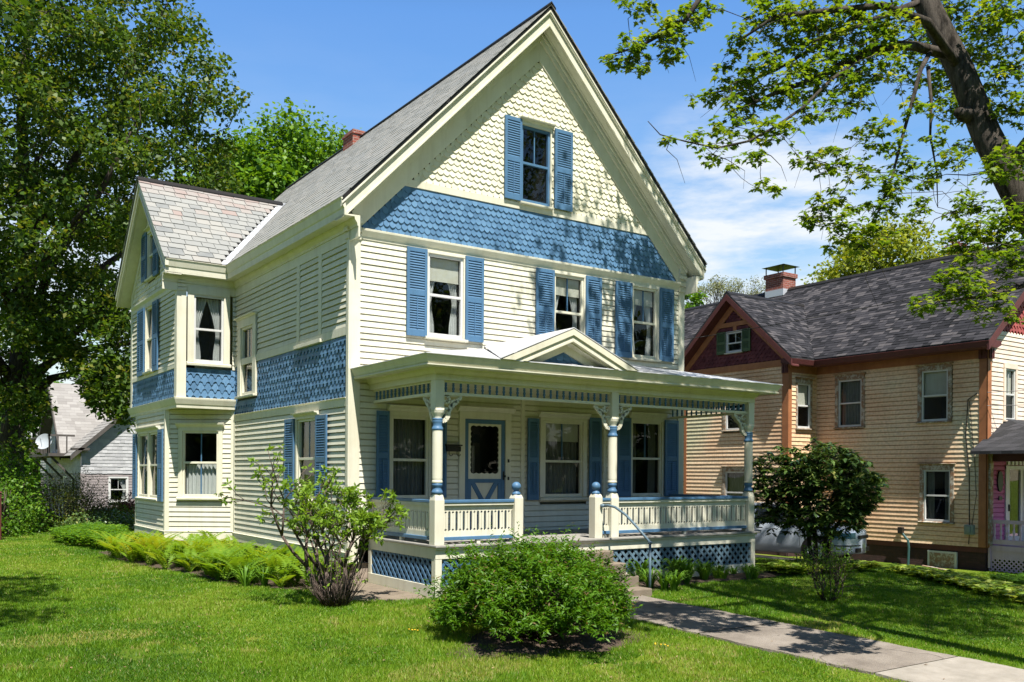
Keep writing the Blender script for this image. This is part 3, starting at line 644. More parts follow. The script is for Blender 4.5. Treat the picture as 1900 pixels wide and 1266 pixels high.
door = mb.build('door', M['blue'], house, bevel=.003); door['label'] = 'blue storm door with scalloped opening and crossed lower panel'
mb = MB(); WF.box(mb, X0 + .14, X1 - .14, 1.1, 1.93, -.02, .004); mb.build('panel', M['trim'], door)
mb = MB()   # scalloped surround of the screen: a frame whose inner edge is a row of lobes
xa, xb, za, zb = X0 + .075, X1 - .075, 2.0, 2.99
def lobes(p, q, n, off, horiz, base):
    out = []
    for k in range(n):
        for i in range(7):
            u = (k + i / 6) / n; h = .018 * math.sin(math.pi * i / 6)
            t = p + (q - p) * u; out.append((t, base + off * h) if horiz else (base + off * h, t))
    return out
ia, ib, ja, jb = xa + .065, xb - .065, za + .11, zb - .05
inner = {'b': lobes(ia, ib, 5, -1, True, ja), 'r': lobes(ja, jb, 9, 1, False, ib), 't': lobes(ia, ib, 5, 1, True, jb), 'l': lobes(ja, jb, 9, -1, False, ia)}
WF.poly(mb, [(xa, za), (xb, za)] + [(ib, ja)] + inner['b'][::-1][1:-1] + [(ia, ja)], -.004, .02)
WF.poly(mb, [(xb, zb), (xa, zb)] + [(ia, jb)] + inner['t'][1:-1] + [(ib, jb)], -.004, .02)
WF.poly(mb, [(xa, zb), (xa, za), (ia, ja)] + inner['l'][1:-1] + [(ia, jb)], -.004, .02)
WF.poly(mb, [(xb, za), (xb, zb), (ib, jb)] + inner['r'][::-1][1:-1] + [(ib, ja)], -.004, .02)
mb.build('screen_surround', M['trim'], door)
mb = MB(); mb.quad(WF.p(xa, za, -.012), WF.p(xb, za, -.012), WF.p(xb, zb, -.012), WF.p(xa, zb, -.012)); mb.build('glass', M['glass'], door)
mb = MB(); q = [WF.p(s, z, d) for d in (-.02, -.5) for s, z in ((X0, 1.0), (X1, 1.0), (X1, 3.06), (X0, 3.06))]
mb.add(q, [(4, 5, 6, 7), (0, 1, 5, 4), (1, 2, 6, 5), (2, 3, 7, 6), (3, 0, 4, 7)]); mb.build('room_lining', M['dark'], door, fixn=False)
mb = MB(); curtain_sheet(mb, WF, 2.40, 2.55, 2.05, 2.6, -.2, 2, .015); mb.build('curtain', M['curtain_d'], door)
mb = MB(); WF.box(mb, X1 - .045, X1 - .015, 1.98, 2.14, .03, .045); WF.box(mb, X1 - .05, X1 - .01, 2.03, 2.07, .045, .09); mb.build('door_handle', M['black'], door, bevel=.004)
mb = MB()
for z in (2.30, 1.98): WF.box(mb, 3.11, 3.14, z, z + .06, .05, .065)
mb.build('doorbell', M['black'], dr)
mb = MB()
WF.box(mb, 1.78, 2.06, 2.48, 2.57, .02, .14); WF.poly(mb, [(1.76, 2.575), (2.08, 2.575), (2.08, 2.60), (1.76, 2.60)], .02, .16)
for s in (1.84, 2.0):
    c = [WF.p(s, 2.49, .10), WF.p(s, 2.43, .10), WF.p(s + .01, 2.405, .115), WF.p(s + .035, 2.40, .12), WF.p(s + .055, 2.415, .12), WF.p(s + .058, 2.435, .12)]
    mb.tube(c, .007, 6)
mbx = mb.build('mailbox', M['black'], None, base=(1.92, -.02, 2.39), bevel=.003); tag(mbx, 'small black wall mailbox with two newspaper hooks left of the blue door', 'mailbox')

# ---- porch
PX0, PX1, PY = .355, 7.275, -2.22; FZ = 1.04; YP = -2.14
mb = MB()
mb.box(.325, 7.345, -2.31, 0, FZ - .035, FZ)
mb.build('porch_floor', M['deck'], house, bevel=.008)
mb = MB()
mb.box(PX0, PX1, -2.25, -2.22, .835, FZ - .035); mb.box(PX0, PX0 + .03, -2.22, 0, .835, FZ - .035); mb.box(PX1 - .03, PX1, -2.22, 0, .835, FZ - .035)
mb.box(.345, 7.285, -2.285, -2.25, FZ - .065, FZ - .035)
mb.box(PX0, PX1, -2.24, -2.20, .1, .44); mb.box(PX0 - .005, PX0 + .03, -2.20, 0, .1, .44); mb.box(PX1 - .03, PX1, -2.20, 0, .1, .44)
for x in (PX0, 3.5, PX1 - .11): mb.box(x, x + .11, -2.246, -2.13, .1, .835)
mb.box(PX0, PX0 + .1, -.1, 0, .1, .835)
mb.build('porch_skirt', M['trim'], house, bevel=.004)
def lattice(mb, P, L_, z0, z1, sp=.15, w=.044):
    for lay, sg in ((0, 1), (1, -1)):
        k = -int((z1 - z0) / sp) - 2
        while k * sp < L_ + 1:
            # strip along direction (1,sg) in (s,z), clipped to the panel
            if sg > 0: a, b = (k * sp, z0), (k * sp + (z1 - z0), z1)
            else: a, b = (k * sp, z1), (k * sp + (z1 - z0), z0)
            t0 = max(0, (0 - a[0]) / (b[0] - a[0])); t1 = min(1, (L_ - a[0]) / (b[0] - a[0])); k += 1
            if t1 - t0 < .04: continue
            p = [a[0] + (b[0] - a[0]) * t0, a[1] + (b[1] - a[1]) * t0]; q = [a[0] + (b[0] - a[0]) * t1, a[1] + (b[1] - a[1]) * t1]
            d0 = .007 * lay; hw = w * .707
            vs = [P(s, z, d) for d in (d0, d0 + .0065) for s, z in ((p[0] - hw / 2, p[1] + sg * hw / 2), (p[0] + hw / 2, p[1] - sg * hw / 2), (q[0] + hw / 2, q[1] - sg * hw / 2), (q[0] - hw / 2, q[1] + sg * hw / 2))]
            mb.hexa(vs)
mb = MB(); lattice(mb, lambda s, z, d: Vector((3.45 + s, -2.215 - d, z)), 3.75, .40, .87); mb.build('lattice_panel', M['bluegrey'], house)
mb = MB(); lattice(mb, lambda s, z, d: Vector((.46 + s, -2.215 - d, z)), 1.45, .40, .87); mb.build('lattice_panel', M['blue'], house)
mb = MB(); lattice(mb, lambda s, z, d: Vector((.38 - d, -.1 - s, z)), 2.05, .40, .87); mb.build('lattice_panel', M['blue'], house)
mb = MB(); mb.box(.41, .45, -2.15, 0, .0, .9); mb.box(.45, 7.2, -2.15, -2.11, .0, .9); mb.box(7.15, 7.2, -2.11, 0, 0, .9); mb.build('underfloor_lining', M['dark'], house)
# steps
mb = MB()
for k, z in enumerate((.86, .685, .51, .34)):
    y = -2.31 - .29 * (k + 1)
    mb.box(1.88 - .01 * k, 3.47 + .012 * k, y, -2.29 if k == 0 else y + .30, -.1, z)
mb.build('steps', M['conc'], house, bevel=.018)
# posts
def bracket(mb, P, sx):
    """sawn scroll bracket: outer curve with a hooked tip and two holes cut as gaps; P(u,v,d): u away from the post, v down from the rail"""
    def ribbon(pts, w, d0=-.016, d1=.016):
        n = len(pts)
        for i in range(n - 1):
            (a, b), (c, d) = pts[i], pts[i + 1]; L_ = math.hypot(c - a, d - b) or 1; nx, ny = -(d - b) / L_, (c - a) / L_
            w0, w1 = (w[i], w[i + 1]) if hasattr(w, '__len__') else (w, w)
            q = [(a + nx * w0, b + ny * w0), (c + nx * w1, d + ny * w1), (c - nx * w1, d - ny * w1), (a - nx * w0, b - ny * w0)]
            mb.hexa([P(u * sx, v, dd) for dd in (d0, d1) for u, v in q])
    ribbon([(0, .40), (.03, .40), (.07, .37), (.105, .31), (.12, .24), (.15, .18), (.20, .14), (.25, .11), (.27, .07), (.31, .055), (.33, .03)], [.022, .026, .032, .034, .032, .036, .034, .028, .03, .022, .016])
    ribbon([(.03, .02), (.08, .02), (.115, .05), (.12, .09), (.09, .125), (.055, .115), (.05, .085)], [.016, .02, .024, .024, .022, .02, .018])
    ribbon([(0, .22), (.04, .205), (.085, .215), (.12, .24)], .022)
    ribbon([(.0, .30), (.03, .27), (.05, .225)], .016)
    ribbon([(.15, .18), (.155, .12), (.20, .09), (.245, .10)], .02)
    ribbon([(0, .012), (.34, .012)], .012)
ZM = lambda z: 2.089 + (z - 2.089) * .963
def porch_post(x, y, brs, half=False):
    mb = MB(); s = .082
    mb.box(x - s, x + s, y - s, y + s, FZ, ZM(1.68))
    mb.add([(x - s, y - s, ZM(1.68)), (x + s, y - s, ZM(1.68)), (x + s, y + s, ZM(1.68)), (x - s, y + s, ZM(1.68))] + [(x + .065 * a, y + .065 * b, ZM(1.765)) for a, b in ((-1, -1), (1, -1), (1, 1), (-1, 1))], [(0, 1, 5, 4), (1, 2, 6, 5), (2, 3, 7, 6), (3, 0, 4, 7), (4, 5, 6, 7)])
    s = .075; mb.box(x - s, x + s, y - s, y + s, ZM(3.06), ZM(3.52))
    mb.lathe((x, y), [(r, ZM(z)) for r, z in [(.062, 2.93), (.067, 2.96), (.092, 3.02), (.10, 3.06), (.098, 3.075)]], 20)
    mb.lathe((x, y), [(r, ZM(z)) for r, z in [(.066, 1.76), (.066, 1.78)]], 20)
    mb.lathe((x, y), [(r, ZM(z)) for r, z in [(.076, 1.945), (.081, 1.955), (.081, 1.975), (.075, 1.985), (.078, 2.02), (.079, 2.4), (.077, 2.735), (.079, 2.75)]], 20)
    o = mb.build('porch_post', M['trim'], house, bevel=.004)
    mb = MB()
    mb.lathe((x, y), [(r, ZM(z)) for r, z in [(.074, 1.78), (.084, 1.79), (.086, 1.81), (.076, 1.83), (.062, 1.86), (.064, 1.885), (.078, 1.905), (.08, 1.925), (.07, 1.945)]], 20)
    mb.build('post_ring', M['blue'], o, smooth=True); mb = MB()
    mb.lathe((x, y), [(r, ZM(z)) for r, z in [(.08, 2.75), (.086, 2.765), (.086, 2.785), (.076, 2.80), (.066, 2.83), (.078, 2.875), (.082, 2.895), (.074, 2.91), (.082, 2.92), (.08, 2.935)]], 20)
    mb.build('post_ring', M['blue'], o, smooth=True)
    for dirn in brs:
        mb = MB()
        if dirn in ('e', 'w'):
            sx = 1 if dirn == 'e' else -1; bracket(mb, lambda u, v, d: Vector((x + sx * .075 + u, y + d, 3.265 - v)), sx)
        else: bracket(mb, lambda u, v, d: Vector((x + d, y + .075 + u, 3.265 - v)), 1)
        mb.build('scroll_bracket', M['trim'], o)
    return o
porch_post(.435, YP, ('e', 'n')); porch_post(3.82, YP, ('e', 'w')); porch_post(7.195, YP, ('w', 'n'))
def newel(x):
    mb = MB(); s = .08; y = YP
    mb.box(x - s, x + s, y - s, y + s, FZ, ZM(1.70))
    mb.add([(x - s, y - s, ZM(1.70)), (x + s, y - s, ZM(1.70)), (x + s, y + s, ZM(1.70)), (x - s, y + s, ZM(1.70))] + [(x + .06 * a, y + .06 * b, ZM(1.755)) for a, b in ((-1, -1), (1, -1), (1, 1), (-1, 1))], [(0, 1, 5, 4), (1, 2, 6, 5), (2, 3, 7, 6), (3, 0, 4, 7), (4, 5, 6, 7)])
    o = mb.build('newel_post', M['trim'], house, bevel=.004)
    mb = MB(); mb.lathe((x, y), [(r, ZM(z)) for r, z in [(.066, 1.752), (.07, 1.77), (.066, 1.785), (.05, 1.80), (.038, 1.818)] + [(.075 * math.sin(t), 1.89 - .075 * math.cos(t)) for t in [R(a) for a in range(30, 181, 15)]]], 22)
    mb.build('ball_finial', M['blue'], o, smooth=True)
newel(1.857); newel(3.465)
def rail_panel(P0, L_, name='railing'):
    P = lambda s, z, d: P0(s, ZM(z), d)
    """P(s,z,d). sawn flat balusters: slots and keyhole cuts"""
    mb = MB()
    def bx(a, b, c, d, e, f): mb.hexa([P(s, z, dd) for z in (c, d) for s, dd in ((a, e), (b, e), (b, f), (a, f))])
    bx(0, L_, 1.525, 1.60, -.012, .012); bx(0, L_, 1.115, 1.19, -.012, .012); bx(0, L_, 1.585, 1.625, -.035, .035); bx(0, L_, 1.60, 1.64, .012, .05)
    n = max(1, round(L_ / .128)); w = L_ / n; sl = .021; jt = .0025; rr = .017
    for k in range(n):
        c = k * w + w / 2
        for sg in (-1, 1):
            e = (w / 2 - sl)           # board runs from joint at c to slot edge
            pts = [(jt, 1.19), (jt, 1.205)]
            pts += [(jt + rr * math.sin(R(a)), 1.222 - rr * math.cos(R(a))) for a in range(0, 181, 36)]
            pts += [(jt + rr * math.sin(R(a)), 1.49 - rr * math.cos(R(a))) for a in range(0, 181, 36)]
            pts += [(jt, 1.525)]
            pts += [(w / 2, 1.525), (w / 2, 1.512)] + [(e + sl * (1 - math.sin(R(a))), 1.490 + .022 * math.cos(R(a))) for a in (20, 45, 70, 90)]
            pts += [(e + sl * (1 - math.sin(R(a))), 1.222 - .022 * math.cos(R(a))) for a in (90, 70, 45, 20)] + [(w / 2, 1.20), (w / 2, 1.19)]
            a_ = [P(c + sg * u, z, -.010) for u, z in pts]; b_ = [P(c + sg * u, z, .010) for u, z in pts]; m_ = len(pts)
            mb.add(a_ + b_, [tuple(range(m_)), tuple(range(m_, 2 * m_))] + [(i, (i + 1) % m_, m_ + (i + 1) % m_, m_ + i) for i in range(m_)])
    bx(L_ * .5 - .03, L_ * .5 + .03, .999, 1.06, -.03, .03)
    o = mb.build(name, M['trim'], house)
    mb = MB()
    def bx(a, b, c, d, e, f): mb.hexa([P(s, z, dd) for z in (c, d) for s, dd in ((a, e), (b, e), (b, f), (a, f))])
    bx(0, L_, 1.64, 1.685, -.065, .065); bx(0, L_, 1.06, 1.115, -.04, .045)
    mb.build('rail_cap', M['blue'], o, bevel=.006)
for a, b in ((.517, 1.777), (3.545, 3.738), (3.902, 7.113)): rail_panel(lambda s, z, d, a=a: Vector((a + s, YP - d, z)), b - a)
rail_panel(lambda s, z, d: Vector((.435 - d, -.03 - s, z)), 2.03); rail_panel(lambda s, z, d: Vector((7.195 + d, -.03 - s, z)), 2.03)
# spindle frieze below the beam
def spindles(P0, L_):
    P = lambda s, z, d: P0(s, ZM(z), d)
    mb = MB()
    def bx(a, b, c, d, e, f): mb.hexa([P(s, z, dd) for z in (c, d) for s, dd in ((a, e), (b, e), (b, f), (a, f))])
    bx(0, L_, 3.30, 3.345, -.028, .028); bx(0, L_, 3.49, 3.52, -.03, .03)
    o = mb.build('spindle_frieze', M['trim'], house, bevel=.003)
    n = round(L_ / .132)
    for k in range(n):
        c = P((k + .5) * L_ / n, 0, 0); mb = MB()
        mb.lathe((c.x, c.y), [(r, ZM(z)) for r, z in [(.015, 3.345), (.02, 3.36), (.013, 3.372), (.021, 3.39), (.022, 3.415), (.014, 3.43), (.021, 3.45), (.016, 3.47), (.02, 3.49)]], 8)
        mb.build('spindle', M['blue'], o, smooth=True)
for a, b in ((.51, 3.745), (3.895, 7.12)): spindles(lambda s, z, d, a=a: Vector((a + s, YP - d, z)), b - a)
spindles(lambda s, z, d: Vector((.435 - d, -.05 - s, z)), 2.01); spindles(lambda s, z, d: Vector((7.195 + d, -.05 - s, z)), 2.01)
# beam, cornice, ceiling
mb = MB()
mb.box(PX0, PX1, PY, -2.06, ZM(3.52), ZM(3.70)); mb.box(PX0, PX0 + .16, -2.06, 0, ZM(3.52), ZM(3.70)); mb.box(PX1 - .16, PX1, -2.06, 0, ZM(3.52), ZM(3.70))
bed = [(0, 3.62), (.02, 3.62), (.06, 3.665), (.07, 3.70), (0, 3.70)]
WPF = Wall((PX0, PY), (1, 0), (0, -1)); WPL = Wall((PX0, PY), (0, 1), (-1, 0)); WPR = Wall((PX1, PY), (0, 1), (1, 0)); LX, LY = PX1 - PX0, -PY
for prof in (bed, [(0, 3.70), (.34, 3.70), (.34, 3.715), (0, 3.72)], [(.29, 3.685), (.315, 3.685), (.32, 3.73), (.335, 3.75), (.345, 3.79), (.375, 3.84), (.385, 3.872), (.30, 3.872)]):
    prof = [(d * .9, ZM(z) - .01 * (z > 3.75)) for d, z in prof]
    WPF.profile(mb, lambda d: -d, lambda d: LX + d, prof); WPL.profile(mb, lambda d: -d, LY, prof); WPR.profile(mb, lambda d: -d, LY, prof)
mb.build('porch_cornice', M['trim'], house)
mb = MB(); mb.box(PX0 + .15, PX1 - .15, -2.07, 0, 3.545, 3.565)
for k in range(18): mb.box(PX0 + .15, PX1 - .15, -2.07 + k * .115, -2.07 + k * .115 + .1, 3.537, 3.545)
mb.build('porch_ceiling', M['trim'], house)
# low hipped metal roof with a small gable over the entry
ex0, ex1, ey = PX0 - .36, PX1 + .36, PY - .36; zE, zT = 3.802, 4.345; run = -ey
mb = MB(); th = .012
def sheet(pts):
    a = [Vector(p) for p in pts]; n = len(a); mb.add(a + [p - Vector((0, 0, th)) for p in a], [tuple(range(n)), tuple(range(n, 2 * n))[::-1]] + [(i, (i + 1) % n, n + (i + 1) % n, n + i) for i in range(n)])
sheet([(ex0, ey, zE), (ex1, ey, zE), (ex1 - run, 0, zT), (ex0 + run, 0, zT)])
sheet([(ex0, 0, zE), (ex0, ey, zE), (ex0 + run, 0, zT)]); sheet([(ex1, ey, zE), (ex1, 0, zE), (ex1 - run, 0, zT)])
for k in range(8):   # flat lapped seams
    x = ex0 + run + .15 + k * .31; f = 0
    mb.hexa([(x - .012, ey + .02, zE + .006), (x + .012, ey + .02, zE + .006), (x + .012, -.01, zT), (x - .012, -.01, zT), (x - .012, ey + .02, zE + .016), (x + .012, ey + .02, zE + .016), (x + .012, -.01, zT + .012), (x - .012, -.01, zT + .012)])
GX, GH, GZ = 2.615, 1.35, 4.375; yb = -(GZ - zE) / (zT - zE) * run; yback = ey + (GZ - zE) / (zT - zE) * run
ybk = min(yback, -.0)
for s in (-1, 1): sheet([(GX + s * (GH + .03), ey - .03, zE + .012), (GX, ey - .03, GZ + .02), (GX, ybk, GZ + .02)] if s > 0 else [(GX, ybk, GZ + .02), (GX, ey - .03, GZ + .02), (GX - GH - .03, ey - .03, zE + .012)])
mb.build('porch_roof', M['tin'], house, fixn=False)
mb = MB()
def tri(a, b, y0, y1):
    for s in (-1, 1):
        q = [(GX, GZ - a * .0 - a), (GX + s * (GH - a * 2.37), zE), (GX + s * (GH - b * 2.37), zE), (GX, GZ - b)]
        mb.prism([Vector((x, y0, z)) for x, z in q], (0, y1 - y0, 0))
tri(.005, .10, ey + .06, ey - .025); tri(.085, .19, ey + .07, ey + .0); tri(.17, .20, ey + .03, ey - .012); tri(.19, .215, ey + .07, ey + .3); tri(.2, .34, ey + .3, ey + .22)
mb.build('porch_gable_trim', M['trim'], house)
WG = Wall((0, ey + .27), (1, 0), (0, -1)); mb = MB()
shingles(mb, WG, zE + .002, GZ - .3, lambda z: GX - (GZ - .28 - z) * 2.37, lambda z: GX + (GZ - .28 - z) * 2.37, ex=.1, w=.15)
mb.build('porch_gable_shingles', M['blue_s'], house, fixn=False)
# hand rail of bent pipe beside the steps
mb = MB()
pts = [(3.53, -2.23, 1.575), (3.56, -2.34, 1.585), (3.575, -2.5, 1.56), (3.59, -2.75, 1.44), (3.60, -3.0, 1.26), (3.62, -3.28, 1.035)]
mb.tube(pts, .021, 10); mb.tube([(3.62, -3.285, 1.045), (3.62, -3.29, .15)], .021, 10); mb.lathe((3.62, -3.288), [(.028, 1.005), (.032, 1.03), (.028, 1.055)], 10)
mb.lathe((3.53, -2.24), [(.02, 1.545), (.045, 1.555), (.045, 1.595), (.02, 1.605)], 12)
hr = mb.build('handrail', M['railpaint'], None, base=(3.62, -3.29, .15), smooth=True); tag(hr, 'bent blue grey pipe handrail beside the concrete porch steps', 'handrail')

# =================================================================== the neighbour's peach house
peach = thing('house', 'weathered peach clapboard house with dark shingle roof across the driveway', 'house', (17.545, -1.15, -.4))
M['peach'] = None
def peach_mat():
    m, nt, b = new_mat('peach_paint'); L = nt.links; pos = coords(nt)
    n = N(nt, 'ShaderNodeTexNoise', Scale=.45, Detail=2.0); L.new(pos, n.inputs['Vector'])
    r = ramp(nt, n.outputs[0], [(.34, (.62, .40, .25)), (.46, (.72, .51, .335)), (.56, (.74, .56, .385)), (.64, (.67, .57, .39)), (.72, (.60, .56, .38))])
    n2 = N(nt, 'ShaderNodeTexNoise', Scale=14.0, Detail=6.0); L.new(pos, n2.inputs['Vector'])
    r2 = ramp(nt, n2.outputs[0], [(.3, (.8, .78, .75)), (.6, (1.05, 1.04, 1.02))])
    mx = N(nt, 'ShaderNodeMixRGB', blend_type='MULTIPLY'); mx.inputs[0].default_value = 1; L.new(r.outputs[0], mx.inputs[1]); L.new(r2.outputs[0], mx.inputs[2])
    L.new(mx.outputs[0], b.inputs['Base Color']); b.inputs['Roughness'].default_value = .75; b.inputs['Specular IOR Level'].default_value = .2; return m
def peel_mat():
    m, nt, b = new_mat('peeling_brown_paint'); L = nt.links; pos = coords(nt)
    n = N(nt, 'ShaderNodeTexNoise', Scale=9.0, Detail=8.0, Roughness=.7); L.new(pos, n.inputs['Vector'])
    r = ramp(nt, n.outputs[0], [(.42, (.24, .13, .07)), (.5, (.22, .17, .12)), (.56, (.38, .34, .28)), (.66, (.46, .42, .35))])
    L.new(r.outputs[0], b.inputs['Base Color']); b.inputs['Roughness'].default_value = .85; return m
M['peach'] = peach_mat(); M['peel'] = peel_mat()
M['peach_w'] = paint('pale_weathered_peach_paint', (.72, .62, .52), (.6, .48, .38), rough=.75, scale=2.5)
M['rust'] = paint('orange_brown_trim_paint', (.36, .145, .06), (.26, .10, .045), rough=.6, scale=4)
M['maroon'] = paint('maroon_trim_paint', (.10, .028, .025), (.07, .02, .02), rough=.6, scale=4)
M['maroon_s'] = tone_mat('maroon_shingle_paint', [(0, (.085, .022, .028)), (1, (.14, .04, .045))], rough=.7)
M['red_s'] = tone_mat('red_shingle_paint', [(0, (.22, .05, .05)), (1, (.32, .08, .07))], rough=.7)
M['green'] = paint('dark_green_shutter_paint', (.06, .10, .045), (.045, .075, .035), rough=.6)
M['pink'] = paint('magenta_pink_paint', (.42, .10, .26), (.36, .08, .22), rough=.6)
M['lilac'] = paint('pale_lilac_paint', (.58, .42, .52), (.5, .36, .46), rough=.6)
M['darkbrick'] = brick_mat('maroon_painted_brick', (.055, .022, .022), (.04, .018, .018), (.03, .015, .015))
def asphalt_mat():
    m, nt, b = new_mat('asphalt_shingles'); L = nt.links; pos = coords(nt)
    sp = N(nt, 'ShaderNodeSeparateXYZ'); L.new(pos, sp.inputs[0])
    ad = N(nt, 'ShaderNodeMath', operation='ADD'); L.new(sp.outputs[0], ad.inputs[0]); L.new(sp.outputs[1], ad.inputs[1])
    cb = N(nt, 'ShaderNodeCombineXYZ'); L.new(ad.outputs[0], cb.inputs[0]); L.new(sp.outputs[2], cb.inputs[1])
    br = N(nt, 'ShaderNodeTexBrick'); L.new(cb.outputs[0], br.inputs['Vector']); br.offset_frequency = 3; br.offset = .37
    br.inputs['Scale'].default_value = 1; br.inputs['Brick Width'].default_value = .28; br.inputs['Row Height'].default_value = .095; br.inputs['Mortar Size'].default_value = .004
    br.inputs['Bias'].default_value = -.2
    br.inputs['Color1'].default_value = (.010, .0105, .013, 1); br.inputs['Color2'].default_value = (.040, .039, .045, 1); br.inputs['Mortar'].default_value = (.008, .008, .01, 1)
    n = N(nt, 'ShaderNodeTexNoise', Scale=60.0, Detail=3.0); L.new(pos, n.inputs['Vector'])
    r = ramp(nt, n.outputs[0], [(.35, (.7, .7, .7)), (.65, (1.25, 1.25, 1.25))])
    mx = N(nt, 'ShaderNodeMixRGB', blend_type='MULTIPLY'); mx.inputs[0].default_value = 1; L.new(br.outputs[0], mx.inputs[1]); L.new(r.outputs[0], mx.inputs[2])
    L.new(mx.outputs[0], b.inputs['Base Color']); b.inputs['Roughness'].default_value = .85
    bp = N(nt, 'ShaderNodeBump', Strength=.7, Distance=.012); L.new(br.outputs['Fac'], bp.inputs['Height']); bp.invert = True; L.new(bp.outputs[0], b.inputs['Normal']); return m
M['asphalt'] = asphalt_mat()
NX = 17.545; NW = 16.22; NY0 = -1.15; NYW = 4.19
VL = Wall((NX, 0), (0, 1), (-1, 0)); VF = Wall((0, NY0), (1, 0), (0, -1)); VW = Wall((NW, 0), (0, 1), (-1, 0)); VS = Wall((0, NYW), (1, 0), (0, -1))
mb = MB()
clapboard(mb, VL, .24, 5.25, NY0 + .05, NYW, [(-.22, .78, 3.6, 5.1), (2.5, 3.5, 3.55, 5.1), (-.2, .65, .85, 2.4), (2.5, 3.5, .85, 2.4)], ex=.125, lap=.034)
mb.build('clapboard_wall', M['peach'], peach, fixn=False)['label'] = 'long peach clapboard side wall'
mb = MB(); clapboard(mb, VS, .24, 5.3, NW + .12, NX, [(16.55, 17.3, 3.5, 4.95)], ex=.125, lap=.034)
mb.build('clapboard_wall', M['peach'], peach, fixn=False)['label'] = 'narrow peach clapboard wall facing the street'
mb = MB(); clapboard(mb, VW, .24, 5.45, NYW + .12, 8.5, [(5.75, 6.75, 3.5, 4.95), (5.75, 6.75, .8, 2.25)], ex=.125, lap=.034)
mb.build('clapboard_wall', M['peach'], peach, fixn=False)['label'] = 'peach clapboard wall of the side wing'
PRS = .843; PEZ = 5.62; PEX = 16.93; PRX = 20.8; PRZ = PEZ + PRS * (PRX - PEX)
mb = MB(); clapboard(mb, VF, 2.9, 6.0, NX + .1, 24, [(18.36, 18.96, 3.6, 5.02)], ex=.125, d=0)
mb.build('clapboard_wall', M['peach_w'], peach, fixn=False)['label'] = 'paler clapboard street front of the peach house'
mb = MB(); clapboard(mb, VF, .3, 2.9, NX + .2, 24, [(18.45, 19.4, .3, 2.4)], ex=.125); mb.build('clapboard_wall', M['pink'], peach, fixn=False)['label'] = 'magenta clapboard wall under the porch'
mb = MB(); shingles(mb, VF, 6.0, PRZ - .5, lambda z: NX + .1 + max(0, z - 5.95) / PRS, lambda z: 24 - max(0, z - 5.95) / PRS, ex=.14, w=.16, shape='round'); mb.build('gable_shingles', M['red_s'], peach, fixn=False)['label'] = 'red shingles in the street gable'
mb = MB(); mb.quad((24.05, NY0, -.4), (24.05, 14.5, -.4), (24.05, 14.5, 5.7), (24.05, NY0, 5.7)); mb.quad((NX, 14.5, -.4), (24.05, 14.5, -.4), (24.05, 14.5, 5.7), (NX, 14.5, 5.7)); mb.quad((NX, 8.5, -.4), (NX, 14.5, -.4), (NX, 14.5, 5.7), (NX, 8.5, 5.7)); mb.quad((NW, 8.52, -.4), (NX, 8.52, -.4), (NX, 8.52, 5.7), (NW, 8.52, 5.7)); mb.add([(NX, 14.5, 5.7), (24.05, 14.5, 5.7), (PRX, 14.5, PRZ - .1)], [(0, 1, 2)])
mb.build('rear_wall', M['peach'], peach)
mb = MB(); VL.box(mb, NY0, NYW, 5.22, 5.5, 0, .045); VS.box(mb, NW, NX, 5.22, 5.5, 0, .045)
VL.box(mb, NY0 - .03, NY0 + .2, .24, 5.5, 0, .04); VF.box(mb, NX - .04, NX + .14, .24, 5.5, 0, .04); VW.box(mb, NYW, NYW + .2, .24, 5.5, 0, .04); VS.box(mb, NW - .04, NW + .12, .24, 5.5, 0, .04); VW.box(mb, NYW, 8.52, 5.42, 5.62, .0, .05)
VW.box(mb, 8.40, 8.52, .24, 5.5, 0, .04)
mb.build('frieze_board', M['rust'], peach, bevel=.004)
mb = MB()
for W_, a in ((VL, NY0), (VF, NX), (VW, NYW)):
    W_.box(mb, a - .02, a + .2, 5.5, 5.62, 0, .12); W_.box(mb, a - .02, a + .2, 5.2, 5.5, 0, .08)
    for k in range(2): W_.box(mb, a + .03 + k * .09, a + .08 + k * .09, 5.22, 5.46, .08, .1)
VL.profile(mb, NY0 - .36, NYW - .3, [(.2, 5.42), (.58, 5.44), (.63, 5.58), (.55, 5.62), (0, 5.62), (0, 5.5)])
VS.profile(mb, NW - .3, NX - .3, [(.0, 5.5), (.2, 5.42), (.36, 5.44), (.4, 5.58), (.33, 5.62), (0, 5.62)])
mb.build('eave_gutter', M['maroon'], peach)
# foundation
mb = MB(); VL.box(mb, NY0 + .04, NYW, -.5, .1, -.3, -.03); VS.box(mb, NW, NX, -.5, .1, -.3, -.03); VW.box(mb, NYW, 8.5, -.5, .1, -.3, -.03); mb.build('foundation', M['darkbrick'], peach)
mb = MB(); VL.box(mb, NY0, NYW, .1, .24, -.2, .0); VS.box(mb, NW, NX, .1, .24, -.2, 0); VW.box(mb, NYW, 8.5, .1, .24, -.2, 0); mb.build('sill_board', M['maroon'], peach)
for (W_, a, b, c, d, bl, cur) in ((VL, -.09, .68, 3.62, 5.02, .48, None), (VL, 2.57, 3.37, 3.57, 4.98, .0, 'sheer'), (VL, -.17, .60, .86, 2.28, .0, 'side'), (VL, 2.57, 3.37, .86, 2.28, 0, 'side'), (VS, 16.60, 17.24, 3.55, 4.92, .47, None), (VW, 5.82, 6.66, 3.55, 4.9, .3, None), (VW, 5.82, 6.66, .86, 2.22, 0, 'sheer')):
    window(W_, peach, a, b, c, d, casing=.11 if W_ is not VS else .06, head=.14, sill=.05, hood=.03, rail=.5, muntin=(0, 0), trim='peel', sash='white', blind=bl, curtain=cur)
window(VF, peach, 18.40, 18.92, 3.62, 5.0, casing=.09, head=.12, sill=.05, trim='peach_w', sash='white', blind=.47)
mb = MB(); VL.box(mb, -.36, .47, -.42, .06, -.02, .03); o = mb.build('basement_window', M['white'], peach)
